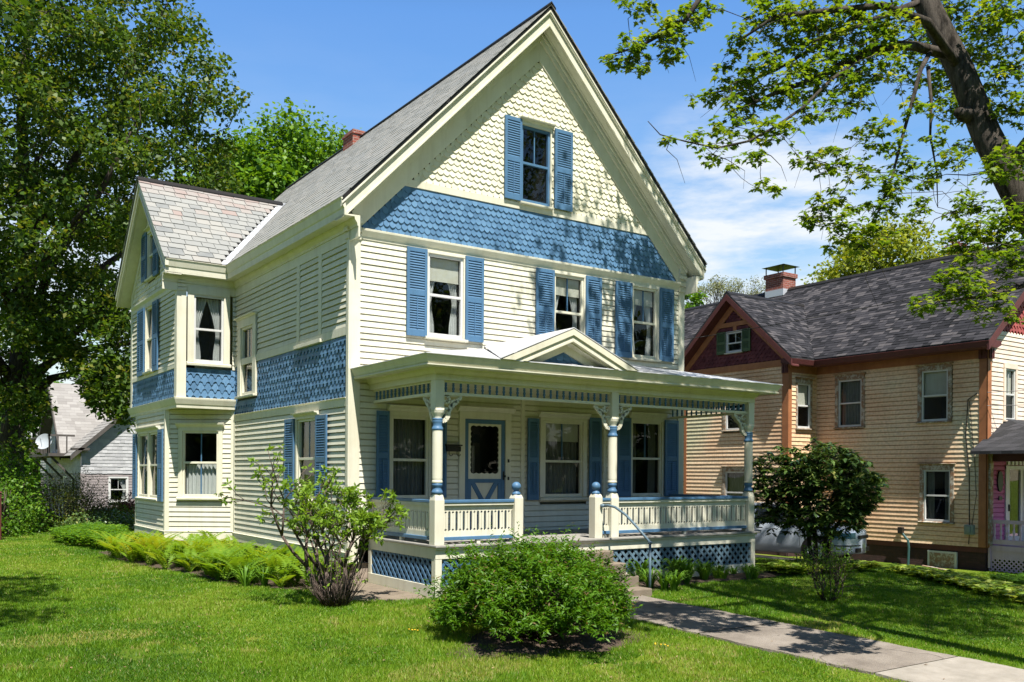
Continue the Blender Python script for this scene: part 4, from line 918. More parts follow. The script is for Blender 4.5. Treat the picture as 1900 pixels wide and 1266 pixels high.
mb = MB(); VL.box(mb, -.30, .41, -.38, .01, .02, .036); mb.build('plywood_board', M['peel'], o)
# roof
def slab(mb, pts, t=.06):
    a = [Vector(p) for p in pts]; n = len(a); mb.add(a + [p - Vector((0, 0, t)) for p in a], [tuple(range(n)), tuple(range(n, 2 * n))[::-1]] + [(i, (i + 1) % n, n + (i + 1) % n, n + i) for i in range(n)])
mb = MB(); yf, ybk2 = NY0 - .36, 14.9
NYC = 6.36; WSL = .9; WEX = NW - .36; WPZ = PEZ + WSL * 2.56
xm = PEX + (WPZ - PEZ) / PRS
slab(mb, [(PEX, yf, PEZ), (PRX, yf, PRZ), (PRX, ybk2, PRZ), (PEX, ybk2, PEZ)]); slab(mb, [(PRX, yf, PRZ), (PRX + PRX - PEX, yf, PEZ), (PRX + PRX - PEX, ybk2, PEZ), (PRX, ybk2, PRZ)])
slab(mb, [(WEX, NYC - 2.56, PEZ + .02), (PEX, NYC - 2.56, PEZ + .02), (xm, NYC, WPZ + .02), (WEX, NYC, WPZ + .02)]); slab(mb, [(WEX, NYC, WPZ + .02), (xm, NYC, WPZ + .02), (PEX, NYC + 2.56, PEZ + .02), (WEX, NYC + 2.56, PEZ + .02)])
rf = mb.build('shingle_roof', M['asphalt'], peach)
M['tab'] = tone_mat('charcoal_shingle_tabs', [(0, (.012, .0125, .015)), (.35, (.024, .024, .029)), (.7, (.040, .039, .045)), (1, (.075, .07, .074))], rough=.9, spec=.15, bump=.4, fine=70, noise=.3)
def tabs(mb, P, u0, u1, L_, ex=.135, w=.25):
    n = int(L_ / ex)
    for k in range(n):
        a, b = k * ex, (k + 1.25) * ex; ua, ub = u0(a + ex / 2), u1(a + ex / 2); u = ua - random.uniform(0, w)
        while u < ub:
            ww = w * random.choice((.5, .75, 1, 1, 1.3)); p, q = max(u, ua), min(u + ww, ub); u += ww
            if q - p < .03: continue
            l = .012 + random.choice((0, 0, .009)); mb.add([P(p, a, l), P(q, a, l), P(q, b, .004), P(p, b, .004), P(p, a, 0), P(q, a, 0)], [(0, 1, 2, 3), (0, 4, 5, 1)], min(1, random.random() ** 1.2 + .02))
pc = 1 / math.hypot(1, PRS); wc = 1 / math.hypot(1, WSL); mb = MB()
tabs(mb, lambda u, t, d: Vector((PEX + t * pc - d * PRS * pc, u, PEZ + t * pc * PRS + d * pc)), lambda t: yf, lambda t: NYC - max(0, 2.56 - t * pc * PRS / WSL) if t * pc < xm - PEX else ybk2, (PRX - PEX) / pc)
tabs(mb, lambda u, t, d: Vector((PEX + t * pc - d * PRS * pc, u, PEZ + t * pc * PRS + d * pc)), lambda t: NYC + max(0, 2.56 - t * pc * PRS / WSL), lambda t: ybk2, (xm - PEX) / pc)
tabs(mb, lambda u, t, d: Vector((u, NYC - 2.56 + t * wc - d * WSL * wc, PEZ + .02 + t * wc * WSL + d * wc)), lambda t: WEX, lambda t: PEX + t * wc * WSL / PRS, 2.56 / wc)
tabs(mb, lambda u, t, d: Vector((u, NYC + 2.56 - t * wc + d * WSL * wc, PEZ + .02 + t * wc * WSL + d * wc)), lambda t: WEX, lambda t: PEX + t * wc * WSL / PRS, 2.56 / wc)
mb.build('shingle_courses', M['tab'], rf, fixn=False)
mb = MB(); mb.prism([Vector((PRX + x, yf, PRZ + z)) for x, z in ((0, .05), (.14, -.06), (.14, -.09), (0, .01), (-.14, -.09), (-.14, -.06))], (0, ybk2 - yf, 0))
mb.prism([Vector((WEX, NYC + y, WPZ + .02 + z)) for y, z in ((0, .04), (.12, -.06), (.12, -.09), (0, .01), (-.12, -.09), (-.12, -.06))], (xm - WEX, 0, 0)); mb.build('ridge_cap', M['black'], peach)
mb = MB()   # wing gable trim
def prake(zo, zi, x0, x1, ya=NYC - 2.56, yb_=NYC + 2.56, mb=None):
    for ye in (ya, yb_):
        L_ = abs(ye - NYC); q = [(NYC, WPZ + zo), (ye, WPZ + zo - WSL * L_), (ye, WPZ + zi - WSL * L_), (NYC, WPZ + zi)]
        mb.prism([Vector((x0, y, z)) for y, z in q], (x1 - x0, 0, 0))
prake(-.05, -.24, WEX + .05, WEX - .01, mb=mb); prake(-.22, -.26, WEX + .05, NW, mb=mb)
mb.build('rake_board', M['maroon'], peach); mb = MB()
mb.prism([Vector((x, yf - .01, z)) for x, z in ((PEX, PEZ - .05), (PRX, PRZ - .05), (PRX, PRZ - .28), (PEX, PEZ - .28))], (0, .06, 0))
mb.build('rake_board', M['maroon'], peach)
mb = MB(); prake(-.26, -.52, NW + .0, NW - .04, NYC - 2.3, NYC + 2.3, mb=mb); VW.box(mb, NYC - .75, NYC + .75, 6.88, 7.02, .0, .05); VW.box(mb, NYC - .14, NYC + .0, 6.72, 6.88, 0, .04)
mb.build('raking_frieze', M['rust'], peach)
mb = MB(); shingles(mb, VW, 5.62, 6.86, lambda z: NYC - 2.2 + (z - 5.62) / WSL * .98, lambda z: NYC + 2.2 - (z - 5.62) / WSL * .98, [(5.93, 6.68, 6.0, 6.76)], ex=.13, w=.17, shape='round')
shingles(mb, VW, 7.02, 7.35, lambda z: NYC - .38 + (z - 7.02), lambda z: NYC + .38 - (z - 7.02), ex=.13, w=.17, shape='round')
mb.build('gable_shingles', M['maroon_s'], peach, fixn=False)['label'] = 'maroon shingles in the side gable'
window(VW, peach, 5.98, 6.63, 6.05, 6.70, casing=.03, head=.03, sill=.04, trim='white', sash='white', rail=.45)
shutter(VW, peach, 5.62, 5.96, 6.02, 6.74, mat='green', rod=False); shutter(VW, peach, 6.65, 7.02, 6.02, 6.74, mat='green', rod=False)
mb = MB(); mb.box(20.45, 21.15, 7.85, 8.65, 8.3, 9.45); mb.box(20.40, 21.2, 7.8, 8.7, 9.30, 9.45)
ch = mb.build('chimney', M['brick'], peach); ch['label'] = 'red brick chimney with a black metal cap'
mb = MB()
for x in (20.45, 21.12):
    for y in (7.85, 8.62): mb.box(x, x + .03, y, y + .03, 9.45, 9.72)
mb.add([(20.34, 7.74, 9.72), (21.26, 7.74, 9.72), (21.26, 8.76, 9.72), (20.34, 8.76, 9.72), (20.8, 8.25, 9.84)], [(0, 1, 4), (1, 2, 4), (2, 3, 4), (3, 0, 4), (0, 1, 2, 3)]); mb.build('chimney_cap', M['black'], ch)
mb = MB(); mb.box(20.44, 21.16, 7.84, 8.66, 8.62, 8.86); mb.build('flashing', M['flash'], ch)
# small fittings on the long wall
mb = MB(); VL.box(mb, -.86, -.62, .56, .82, .02, .14); VL.box(mb, -.80, -.68, .60, .78, .14, .17); mb.build('electric_meter', paint('meter_grey', (.22, .27, .25), rough=.5), peach, bevel=.01)
mb = MB(); mb.tube([VL.p(-.72, .56, .05), VL.p(-.7, .3, .05)], .012); mb.tube([VL.p(-.72, .8, .05), VL.p(-.70, 2.2, .04), VL.p(-.6, 3.2, .04), VL.p(-.66, 4.15, .05), VL.p(-.95, 4.3, .12)], .014); mb.tube([VL.p(-.78, .8, .04), VL.p(-.9, 1.6, .05), VL.p(-.84, 2.6, .04), VL.p(-.70, 4.1, .05)], .009)
mb.build('cable', M['black'], peach)
mb = MB(); mb.tube([VL.p(1.02, -.45, .08), VL.p(1.0, .1, .08), VL.p(1.02, .3, .09), VL.p(1.22, .52, .1)], .035, 8); mb.build('vent_pipe', paint('turquoise_pipe', (.03, .085, .085)), peach)
mb = MB(); VL.box(mb, 1.16, 1.30, .48, .66, .06, .16); mb.build('pipe_cap', M['black'], peach)
# side porch on the street front
mb = MB(); mb.box(NX + .12, 23.5, -3.4, NY0, .16, .3); mb.box(NX + .14, NX + .18, -3.38, NY0, -.05, .3); mb.build('porch_floor', M['lilac'], peach)
mb = MB(); lattice(mb, lambda s, z, d: Vector((NX + .15 - d, NY0 - s, z)), 2.2, -.42, .02, .12, .035); mb.build('lattice_panel', M['lilac'], peach)
mb = MB(); mb.box(NX + .12, NX + .2, -3.4, NY0, .88, .97); mb.box(NX + .12, NX + .2, -3.4, NY0, .34, .46)
for k in range(13):
    mb.lathe((NX + .16, NY0 - .13 - k * .165), [(.03, .46), (.03, .52), (.018, .56), (.034, .64), (.02, .78), (.03, .82), (.03, .88)], 8)
mb.box(NX + .08, NX + .17, NY0 - .06, NY0 - .0, -.3, 1.15)
mb.build('railing', M['lilac'], peach)
mb = MB(); mb.lathe((NX + .18, -3.3), [(.07, .3), (.07, .9), (.05, 1.0), (.06, 1.6), (.05, 2.2), (.07, 2.3), (.07, 2.7)], 12); mb.box(NX + .0, NX + .14, NY0 - .1, NY0 + .02, .3, 2.7); mb.build('porch_post', M['peel'], peach)
mb = MB(); mb.box(NX + .1, 23.5, -3.5, -3.35, 2.5, 2.72); mb.box(NX + .1, NX + .25, -3.4, NY0, 2.5, 2.72); mb.build('porch_beam', M['maroon'], peach)
mb = MB(); slab(mb, [(16.95, -3.75, 2.76), (NX + .0, NY0, 2.90), (18.5, NY0, 3.66)], .08); slab(mb, [(16.95, NY0 + .12, 2.76), (16.95, -3.75, 2.76), (18.5, NY0, 3.66)], .08); slab(mb, [(16.95, -3.75, 2.76), (23.9, -3.75, 2.76), (23.9, NY0, 3.66), (18.5, NY0, 3.66)], .08)
mb.build('porch_roof', M['asphalt'], peach)
mb = MB()
VF.box(mb, 18.43, 18.52, .3, 2.4, 0, .05); VF.box(mb, 19.36, 19.45, .3, 2.4, 0, .05); VF.box(mb, 18.43, 19.45, 2.3, 2.4, 0, .052); VF.box(mb, 18.52, 18.66, .3, 2.3, -.02, .03); VF.box(mb, 19.24, 19.36, .3, 2.3, -.02, .03); VF.box(mb, 18.66, 19.24, .3, .5, -.02, .03)
for k in range(5): VF.box(mb, 18.5 + k * .2, 18.62 + k * .2, 2.42, 2.66, 0, .06)
o = mb.build('door', M['white'], peach)
mb = MB(); VF.box(mb, 18.66, 19.24, .5, 2.3, -.012, -.004); mb.build('glass', M['glass'], o)
mb = MB(); VF.box(mb, 18.5, 19.4, .3, 2.3, -.6, -.3); mb.build('room_lining', M['dark'], o)
mb = MB(); VF.box(mb, 18.58, 18.62, 1.18, 1.36, .03, .07); mb.build('door_handle', M['black'], o)
mb = MB(); VF.poly(mb, [(18.13 + .13 * math.cos(t), 1.98 + .28 * math.sin(t)) for t in [R(a) for a in range(0, 360, 20)]], .03, .06); VF.box(mb, 18.08, 18.24, 1.48, 1.58, .03, .05); mb.build('oval_plaque', M['black'], peach)
mb = MB(); VL.box(mb, -1.3, .5, 0, .04, .3, .34); bm_ = mb
mb = MB(); mb.hexa([Vector(p) for p in ((17.0, .35, -.36), (17.12, .35, -.36), (17.05, -1.55, -.52), (16.93, -1.55, -.52), (17.0, .35, -.32), (17.12, .35, -.32), (17.05, -1.55, -.48), (16.93, -1.55, -.48))])
bd = mb.build('board', M['peel'], None, base=(17.0, -.6, -.44)); tag(bd, 'long grey wooden board lying beside the peach house foundation', 'board')

# =================================================================== the grey house behind
grey = thing('house', 'distant grey and white shingled house with gabled roof and a balcony', 'house', (1.7, 35.1, -.4))
M['grey'] = paint('grey_lilac_clapboard', (.27, .235, .235), (.23, .2, .2), rough=.8, scale=2)
M['whsh'] = tone_mat('white_wall_shingle', [(0, (.31, .31, .32)), (1, (.41, .41, .42))], rough=.85)
M['greyroof'] = tone_mat('pale_roof_shingle', [(0, (.19, .18, .172)), (1, (.26, .25, .24))], rough=.9)
M['oldwood'] = paint('dark_old_wood', (.085, .075, .07), (.05, .045, .04), rough=.85)
GX0, GY0 = 1.7, 35.1
GF = Wall((0, GY0), (1, 0), (0, -1)); GLw = Wall((GX0, 0), (0, 1), (-1, 0))
grx = 5.6; gsl = .92; gez = 3.25
mb = MB(); clapboard(mb, GF, -.5, 2.0, GX0 + .1, 10, [(3.0, 3.8, .6, 1.78)], ex=.14); clapboard(mb, GLw, -.5, 2.0, GY0 + .1, 49, [(36.6, 37.6, -.3, 1.8)], ex=.14); mb.build('clapboard_wall', M['grey'], grey, fixn=False)
mb = MB()
shingles(mb, GF, 2.0, 6.6, lambda z: GX0 - .02 + max(0, z - 3.2) / gsl, lambda z: 9.5 - max(0, z - 3.2) / gsl, ex=.17, w=.24, shape='square', d=.02); shingles(mb, GLw, 2.0, 3.3, GY0, 49, ex=.17, w=.24, shape='square', d=.02)
GC = 42.1
shingles(mb, GLw, 3.3, 6.6, lambda z: GC - 4 + (z - 3.3) / .9, lambda z: GC + 4 - (z - 3.3) / .9, [(40.5, 43.3, 3.2, 5.2)], ex=.17, w=.24, shape='square', d=.02)
mb.build('shingle_wall', M['whsh'], grey, fixn=False)
mb = MB(); GLw.box(mb, GY0 - .03, GY0 + .15, -.5, 2.0, 0, .04); GF.box(mb, GX0 - .04, GX0 + .16, -.5, 2.0, 0, .04); mb.build('corner_board', M['grey'], grey)
window(GF, grey, 3.0, 3.8, .62, 1.76, casing=.07, head=.08, sill=.08, trim='white', sash='white', curtain='tied_right')
mb = MB(); GLw.box(mb, 36.55, 36.7, -.4, 1.8, 0, .05); GLw.box(mb, 37.5, 37.65, -.4, 1.8, 0, .05); GLw.box(mb, 36.55, 37.65, 1.75, 1.9, 0, .05); o = mb.build('door', M['white'], grey); mb = MB(); GLw.box(mb, 36.7, 37.5, -.4, 1.75, -.02, .01); mb.build('panel', M['dark'], o)
mb = MB(); GLw.box(mb, 39.2, 39.35, -.3, 1.75, 0, .05); GLw.box(mb, 40.2, 40.35, -.3, 1.75, 0, .05); GLw.box(mb, 39.2, 40.35, 1.7, 1.85, 0, .05); o = mb.build('window', M['white'], grey); mb = MB(); GLw.box(mb, 39.35, 40.2, -.3, 1.7, -.02, .01); mb.build('glass', M['bluegrey'], o)
mb = MB()
for a in (40.6, 41.9, 43.1): GLw.box(mb, a, a + .14, 3.2, 5.1, 0, .08)
GLw.box(mb, 40.6, 43.24, 5.0, 5.2, 0, .08); o = mb.build('balcony_door', M['white'], grey); mb = MB(); GLw.box(mb, 40.7, 43.1, 3.2, 5.0, -.02, .02); mb.build('glass', M['dark'], o)
mb = MB()
def croof(P, na, nb, ex=.2, w=.33): pass
# front gable roof (ridge runs back) and cross gable roof (ridge runs sideways)
def shroof(mb, P, u0, u1, L_, ex=.24, w=.4):
    n = int(L_ / ex)
    for k in range(n):
        a, b = k * ex, (k + 1.3) * ex; u = u0 - random.uniform(0, w)
        while u < u1:
            ww = w * random.uniform(.7, 1.3); p, q = max(u, u0), min(u + ww, u1); u += ww
            if q - p < .04: continue
            mb.add([P(p + .004, a, .03), P(q - .004, a, .03), P(q - .004, b, .012), P(p + .004, b, .012), P(p, a, 0), P(q, a, 0)], [(0, 1, 2, 3), (0, 4, 5, 1)], random.random())
    mb.add([P(u0, 0, 0), P(u1, 0, 0), P(u1, L_, 0), P(u0, L_, 0)], [(0, 1, 2, 3)], .2)
c_ = 1 / math.hypot(1, gsl)
shroof(mb, lambda u, t, d: Vector((1.2 + t * c_ - d * gsl * c_, u, 2.85 + t * c_ * gsl + d * c_)), GY0 - .4, 38.2, 4.4 / c_)
shroof(mb, lambda u, t, d: Vector((10.0 - t * c_ + d * gsl * c_, u, 2.85 + t * c_ * gsl + d * c_)), GY0 - .4, 48, 4.4 / c_)
shroof(mb, lambda u, t, d: Vector((u, GC - 4.4 + t * c_, 3.0 + t * c_ * gsl * .98 + d * c_)), 1.1, 9.5, 4.4 / c_)
shroof(mb, lambda u, t, d: Vector((u, GC + 4.4 - t * c_, 3.0 + t * c_ * gsl * .98 + d * c_)), 1.1, 9.5, 4.4 / c_)
mb.build('shingle_roof', M['greyroof'], grey, fixn=False)
mb = MB()
for sg in (-1, 1):
    mb.prism([Vector((1.08, GC + sg * y, z)) for y, z in ((4.5, 2.95), (0, 7.03), (0, 6.75), (4.5, 2.67))], (.06, 0, 0)); mb.prism([Vector((1.1, GC + sg * y, z)) for y, z in ((4.45, 2.8), (0, 6.85), (0, 6.8), (4.45, 2.75))], (.6, 0, 0))
mb.build('rake_board', M['oldwood'], grey); mb = MB()
mb.prism([Vector((x, GY0 - .42, z)) for x, z in ((1.15, 2.86), (5.6, 6.93), (5.6, 6.7), (1.15, 2.62))], (0, .06, 0)); mb.prism([Vector((x, GY0 - .40, z)) for x, z in ((1.2, 2.8), (5.6, 6.8), (5.6, 6.76), (1.2, 2.76))], (0, .4, 0)); mb.box(1.2, 2.0, GY0 - .42, GY0, 3.12, 3.24)
mb.build('rake_board', M['oldwood'], grey)
mb = MB(); mb.box(.5, 1.7, 37.0, 44.6, 2.85, 3.0); mb.box(.5, .58, 37.0, 44.6, 3.85, 3.95); mb.box(.5, 1.7, 37.0, 37.08, 3.85, 3.95)
for k in range(14): y = 37.0 + k * .58; mb.box(.52, .57, y, y + .06, 3.0, 3.85)
for x in (.5, .9, 1.3): mb.box(x, x + .06, 37.0, 37.06, 3.0, 3.85)
for y in (37.2, 40.5, 44.2): mb.hexa([Vector(p) for p in ((.55, y, 2.85), (.7, y, 2.85), (1.7, y, 1.75), (1.7, y, 1.6), (.55, y + .12, 2.85), (.7, y + .12, 2.85), (1.7, y + .12, 1.75), (1.7, y + .12, 1.6))])
mb.build('balcony', M['oldwood'], grey)
mb = MB(); mb.box(5.2, 5.9, 44, 44.7, 6.4, 8.3); mb.build('chimney', M['peel'], grey)
dish = MB(); c0 = Vector((.38, 37.4, 3.55)); ax = Vector((-.55, -.75, .35)).normalized(); aa = ax.orthogonal().normalized(); ab = ax.cross(aa)
vs = [c0]; 
for i in range(1, 5):
    r_ = .42 * i / 4
    for k in range(20): vs.append(c0 + (aa * math.cos(k * math.pi / 10) + ab * math.sin(k * math.pi / 10)) * r_ + ax * (.11 * (i / 4) ** 2))
fs = [(0, 1 + k, 1 + (k + 1) % 20) for k in range(20)] + [(1 + (i - 1) * 20 + k, 1 + i * 20 + k, 1 + i * 20 + (k + 1) % 20, 1 + (i - 1) * 20 + (k + 1) % 20) for i in range(1, 4) for k in range(20)]
dish.add(vs, fs); dish.tube([c0 - ax * .02, c0 - ax * .15, (.53, 37.1, 3.2)], .025, 6); dish.tube([c0 + ab * -.4, c0 + ax * .35], .012, 5)
do = dish.build('satellite_dish', paint('dish_grey', (.32, .35, .38), rough=.5), None, base=(.53, 37.1, 3.0), smooth=True); tag(do, 'round grey satellite dish fixed to the balcony of the distant grey house', 'satellite dish')
mb = MB()
for a, b in ((1.95, 2.2), (2.3, 2.6), (2.65, 2.8)): GF.box(mb, a, b, .02, .3, .02, .2)
mb.build('utility_meter', M['grey'], grey)

# =================================================================== ground, walk, lawn
def ground_mat():
    m, nt, b = new_mat('lawn_ground'); L = nt.links; pos = coords(nt)
    n = N(nt, 'ShaderNodeTexNoise', Scale=.9, Detail=4.0); L.new(pos, n.inputs['Vector'])
    n2 = N(nt, 'ShaderNodeTexNoise', Scale=38.0, Detail=6.0, Roughness=.7); L.new(pos, n2.inputs['Vector'])
    r = ramp(nt, n.outputs[0], [(.35, (.075, .125, .012)), (.55, (.12, .17, .016)), (.7, (.17, .18, .035))])
    r2 = ramp(nt, n2.outputs[0], [(.32, (.35, .36, .3)), (.5, (.9, .92, .8)), (.66, (1.35, 1.3, 1.1))])
    mx = N(nt, 'ShaderNodeMixRGB', blend_type='MULTIPLY'); mx.inputs[0].default_value = 1; L.new(r.outputs[0], mx.inputs[1]); L.new(r2.outputs[0], mx.inputs[2])
    L.new(mx.outputs[0], b.inputs['Base Color']); b.inputs['Roughness'].default_value = .95; b.inputs['Specular IOR Level'].default_value = .1
    bp = N(nt, 'ShaderNodeBump', Strength=.8, Distance=.03); L.new(n2.outputs[0], bp.inputs['Height']); L.new(bp.outputs[0], b.inputs['Normal']); return m
M['ground'] = ground_mat()
def grid_lines():
    def ax(c, lo, hi):
        s = sorted(set([round(c + .5 * k, 2) for k in range(lo, hi)] + [-900, -500, -250, -130, -80, -50, 50, 80, 130, 250, 500, 900])); return s
    return ax(0, -44, 62), ax(0, -44, 84)
gx, gy = grid_lines(); mb = MB()
vs = [(x, y, ground(x, y) + (.012 * math.sin(x * 2.1 + y) * math.sin(y * 1.7) if abs(x) < 20 and -11 < y < 20 else 0)) for y in gy for x in gx]; nx = len(gx)
mb.add(vs, [(j * nx + i, j * nx + i + 1, (j + 1) * nx + i + 1, (j + 1) * nx + i) for j in range(len(gy) - 1) for i in range(nx - 1)])
g = mb.build('ground', M['ground'], None, base=(0, 0, 0), smooth=True, fixn=False); g['kind'] = 'structure'
def gz(x, y): return ground(x, y) + .012 * math.sin(x * 2.1 + y) * math.sin(y * 1.7)
def asphalt_walk():
    m, nt, b = new_mat('old_walk_surface'); L = nt.links; pos = coords(nt)
    n = N(nt, 'ShaderNodeTexNoise', Scale=1.6, Detail=7.0, Roughness=.7); L.new(pos, n.inputs['Vector'])
    r = ramp(nt, n.outputs[0], [(.3, (.12, .10, .083)), (.5, (.19, .165, .14)), (.68, (.24, .212, .185))])
    v = N(nt, 'ShaderNodeTexVoronoi', Scale=75.0); L.new(pos, v.inputs['Vector'])
    r2 = ramp(nt, v.outputs['Distance'], [(.05, (.5, .49, .47)), (.4, (1.08, 1.05, 1.0)), (.8, (.75, .75, .74))])
    mx = N(nt, 'ShaderNodeMixRGB', blend_type='MULTIPLY'); mx.inputs[0].default_value = 1; L.new(r.outputs[0], mx.inputs[1]); L.new(r2.outputs[0], mx.inputs[2])
    dn = N(nt, 'ShaderNodeTexNoise', Scale=2.5, Detail=5.0); L.new(pos, dn.inputs['Vector']); dm = N(nt, 'ShaderNodeMixRGB'); dm.inputs[0].default_value = .35; L.new(pos, dm.inputs[1]); L.new(dn.outputs['Color'], dm.inputs[2])
    ve = N(nt, 'ShaderNodeTexVoronoi', feature='DISTANCE_TO_EDGE', Scale=.8); L.new(dm.outputs[0], ve.inputs['Vector']); rc = ramp(nt, ve.outputs['Distance'], [(.0, (.3, .28, .25)), (.012, (1, 1, 1))])
    m2 = N(nt, 'ShaderNodeMixRGB', blend_type='MULTIPLY'); m2.inputs[0].default_value = .8; L.new(mx.outputs[0], m2.inputs[1]); L.new(rc.outputs[0], m2.inputs[2]); mx = m2
    L.new(mx.outputs[0], b.inputs['Base Color']); b.inputs['Roughness'].default_value = .9
    bp = N(nt, 'ShaderNodeBump', Strength=.6, Distance=.01); L.new(v.outputs['Distance'], bp.inputs['Height']); L.new(bp.outputs[0], b.inputs['Normal']); return m
M['walk'] = asphalt_walk()
M['slabc'] = paint('pale_sidewalk_concrete', (.29, .262, .225), (.2, .18, .15), rough=.9, scale=3, bump=.5)
def wedge(y): return (1.80 + (-3.5 - y) * .144 + .015 * math.sin(y * 6.1) + .01 * math.sin(y * 17), 3.28 + (-3.5 - y) * .182 + .015 * math.sin(y * 5.3 + 1) + .01 * math.sin(y * 19))
def strip(name, y0, y1, mat, step=.1, extra=.03):
    mb = MB(); n = int(abs(y1 - y0) / step); vs = []
    for k in range(n + 1):
        y = y0 + (y1 - y0) * k / n; a, b = wedge(y)
        for j in range(9):
            x = a + (b - a) * j / 8; vs.append((x, y, ground(x, y) + extra))
        vs.append((a - .01, y, ground(a, y) - .05)); vs.append((b + .01, y, ground(b, y) - .05))
    fs = []
    for k in range(n):
        o = k * 11; fs += [(o + j, o + j + 1, o + j + 12, o + j + 11) for j in range(8)]; fs += [(o + 9, o, o + 11, o + 20), (o + 8, o + 10, o + 21, o + 19)]
    mb.add(vs, fs); o = mb.build(name, mat, None, base=(0, 0, 0), fixn=False); o['kind'] = 'structure'; return o
strip('path', -3.4, -5.75, M['walk']); strip('path', -5.775, -8.0, M['walk']); strip('path', -8.015, -9.6, M['slabc']); strip('path', -9.62, -11.2, M['slabc'])
def patch(name, poly, mat, lift):
    mb = MB(); c = sum((Vector((x, y, 0)) for x, y in poly), Vector()) / len(poly); vs = [(c.x, c.y, gz(c.x, c.y) + lift)]; n = len(poly)
    for f in (.35, .7, 1): vs += [(c.x + (x - c.x) * f, c.y + (y - c.y) * f, gz(c.x + (x - c.x) * f, c.y + (y - c.y) * f) + lift * (1 if f < 1 else .2)) for x, y in poly]
    fs = [(0, 1 + i, 1 + (i + 1) % n) for i in range(n)] + [(1 + k * n + i, 1 + (k + 1) * n + i, 1 + (k + 1) * n + (i + 1) % n, 1 + k * n + (i + 1) % n) for k in range(2) for i in range(n)]
    mb.add(vs, fs); o = mb.build(name, mat, None, base=(0, 0, 0), fixn=False, smooth=True); o['kind'] = 'structure'; return o
def blob(cx, cy, rx, ry, n=40, j=.12, rot=0):
    ph = [random.uniform(0, 6.28) for _ in range(4)]; out = []
    for k in range(n):
        t = 2 * math.pi * k / n; f = 1 + j * (math.sin(2 * t + ph[0]) + .7 * math.sin(3 * t + ph[1]) + .5 * math.sin(7 * t + ph[2])); x, y = rx * f * math.cos(t), ry * f * math.sin(t)
        out.append((cx + x * math.cos(rot) - y * math.sin(rot), cy + x * math.sin(rot) + y * math.cos(rot)))
    return out
M['soil'] = paint('dark_soil_mulch', (.085, .058, .04), (.035, .025, .018), rough=.95, scale=18, bump=1, amt=.9)
patch('soil_patch', blob(.2, -5.12, 1.12, .84, rot=.5, j=.25), M['soil'], .03)
patch('soil_patch', [(-.1, -.1), (-1.1, -.4), (-1.6, 1.2), (-1.9, 3), (-2.3, 5.4), (-2.3, 8.5), (-1.3, 8.8), (-1.3, 6.8), (-.1, 5.9)], M['soil'], .03)
patch('soil_patch', [(3.55, -2.2), (7.5, -2.2), (7.9, -2.5), (7.6, -2.85), (6.2, -2.8), (4.8, -2.9), (3.75, -3.1)], M['soil'], .03)
patch('paving_patch', [(.34, .1), (-.7, .1), (-.95, -.8), (-1.0, -1.9), (-.3, -2.25), (.36, -2.2), (.34, -1.0)], M['conc'], .035)
DRV = paint('packed_gravel_drive', (.15, .135, .115), (.09, .08, .065), rough=.95, scale=25, bump=.8)
patch('driveway', [(10.3, -1.0), (13.0, -.9), (15.6, -.2), (15.6, 14), (10.2, 14)], DRV, .02)

def np_mesh(name, V, F, tone, mat, parent=None, base=(0, 0, 0)):
    V = np.asarray(V, dtype=np.float32).reshape(-1, 3) - np.array(base, dtype=np.float32)
    if not (isinstance(F, list) and isinstance(F[0], np.ndarray)): F = [np.asarray(F, dtype=np.int32)]
    me = bpy.data.meshes.new(name); me.vertices.add(len(V)); me.vertices.foreach_set('co', V.ravel())
    idx = np.concatenate([f.ravel() for f in F]).astype(np.int32); cnt = np.concatenate([np.full(len(f), f.shape[1]) for f in F]); st = (np.cumsum(cnt) - cnt).astype(np.int32)
    me.loops.add(len(idx)); me.loops.foreach_set('vertex_index', idx); me.polygons.add(len(cnt)); me.polygons.foreach_set('loop_start', st)
    me.update(calc_edges=True); me.materials.append(mat)
    a = me.attributes.new('tone', 'FLOAT', 'POINT'); a.data.foreach_set('value', np.asarray(tone, dtype=np.float32))
    o = bpy.data.objects.new(name, me); COL.objects.link(o)
    if parent: o.parent = parent
    else: o.location = base
    return o
def unit(a): return a / np.maximum(np.linalg.norm(a, axis=1, keepdims=True), 1e-9)
SHAPES = {
 'kite': [(0, 0, 0), (.45, .34, .05), (1, 0, -.08), (.45, -.34, .05)],
 'lance': [(0, 0, 0), (.45, .15, .04), (1, 0, -.10), (.45, -.15, .04)],
 'oval': [(0, 0, 0), (.3, .2, .03), (.65, .19, .0), (1, 0, -.12), (.65, -.19, 0), (.3, -.2, .03)],
 'broad': [(0, 0, 0), (.25, .3, .08), (.6, .32, .05), (1, 0, -.2), (.6, -.32, .05), (.25, -.3, .08)],
 'maple': [(0, 0, 0), (.12, .10, 0), (.02, .30, .0), (.25, .26, .03), (.34, .55, -.05), (.50, .30, .03), (.62, .16, .03), (.74, .24, .02), (.80, .10, .0), (1.08, 0, -.08), (.80, -.10, 0), (.74, -.24, .02), (.62, -.16, .03), (.50, -.30, .03), (.34, -.55, -.05), (.25, -.26, .03), (.02, -.30, 0), (.12, -.10, 0)],
}
def leaf_arrays(pos, size, nrm, axis, tone, shape):
    T = np.array(SHAPES[shape], dtype=np.float64); k = len(T); n = len(pos)
    nrm = unit(nrm); axis = unit(axis - nrm * np.sum(axis * nrm, axis=1, keepdims=True)); side = np.cross(nrm, axis); size = np.asarray(size).reshape(-1, 1, 1)
    V = pos[:, None, :] + size * (T[None, :, 0:1] * axis[:, None, :] + T[None, :, 1:2] * side[:, None, :] + T[None, :, 2:3] * nrm[:, None, :])
    F = np.arange(n * k).reshape(n, k); return V.reshape(-1, 3), F, np.repeat(tone, k)
def rnd(n): return unit(RNG.normal(size=(n, 3)))
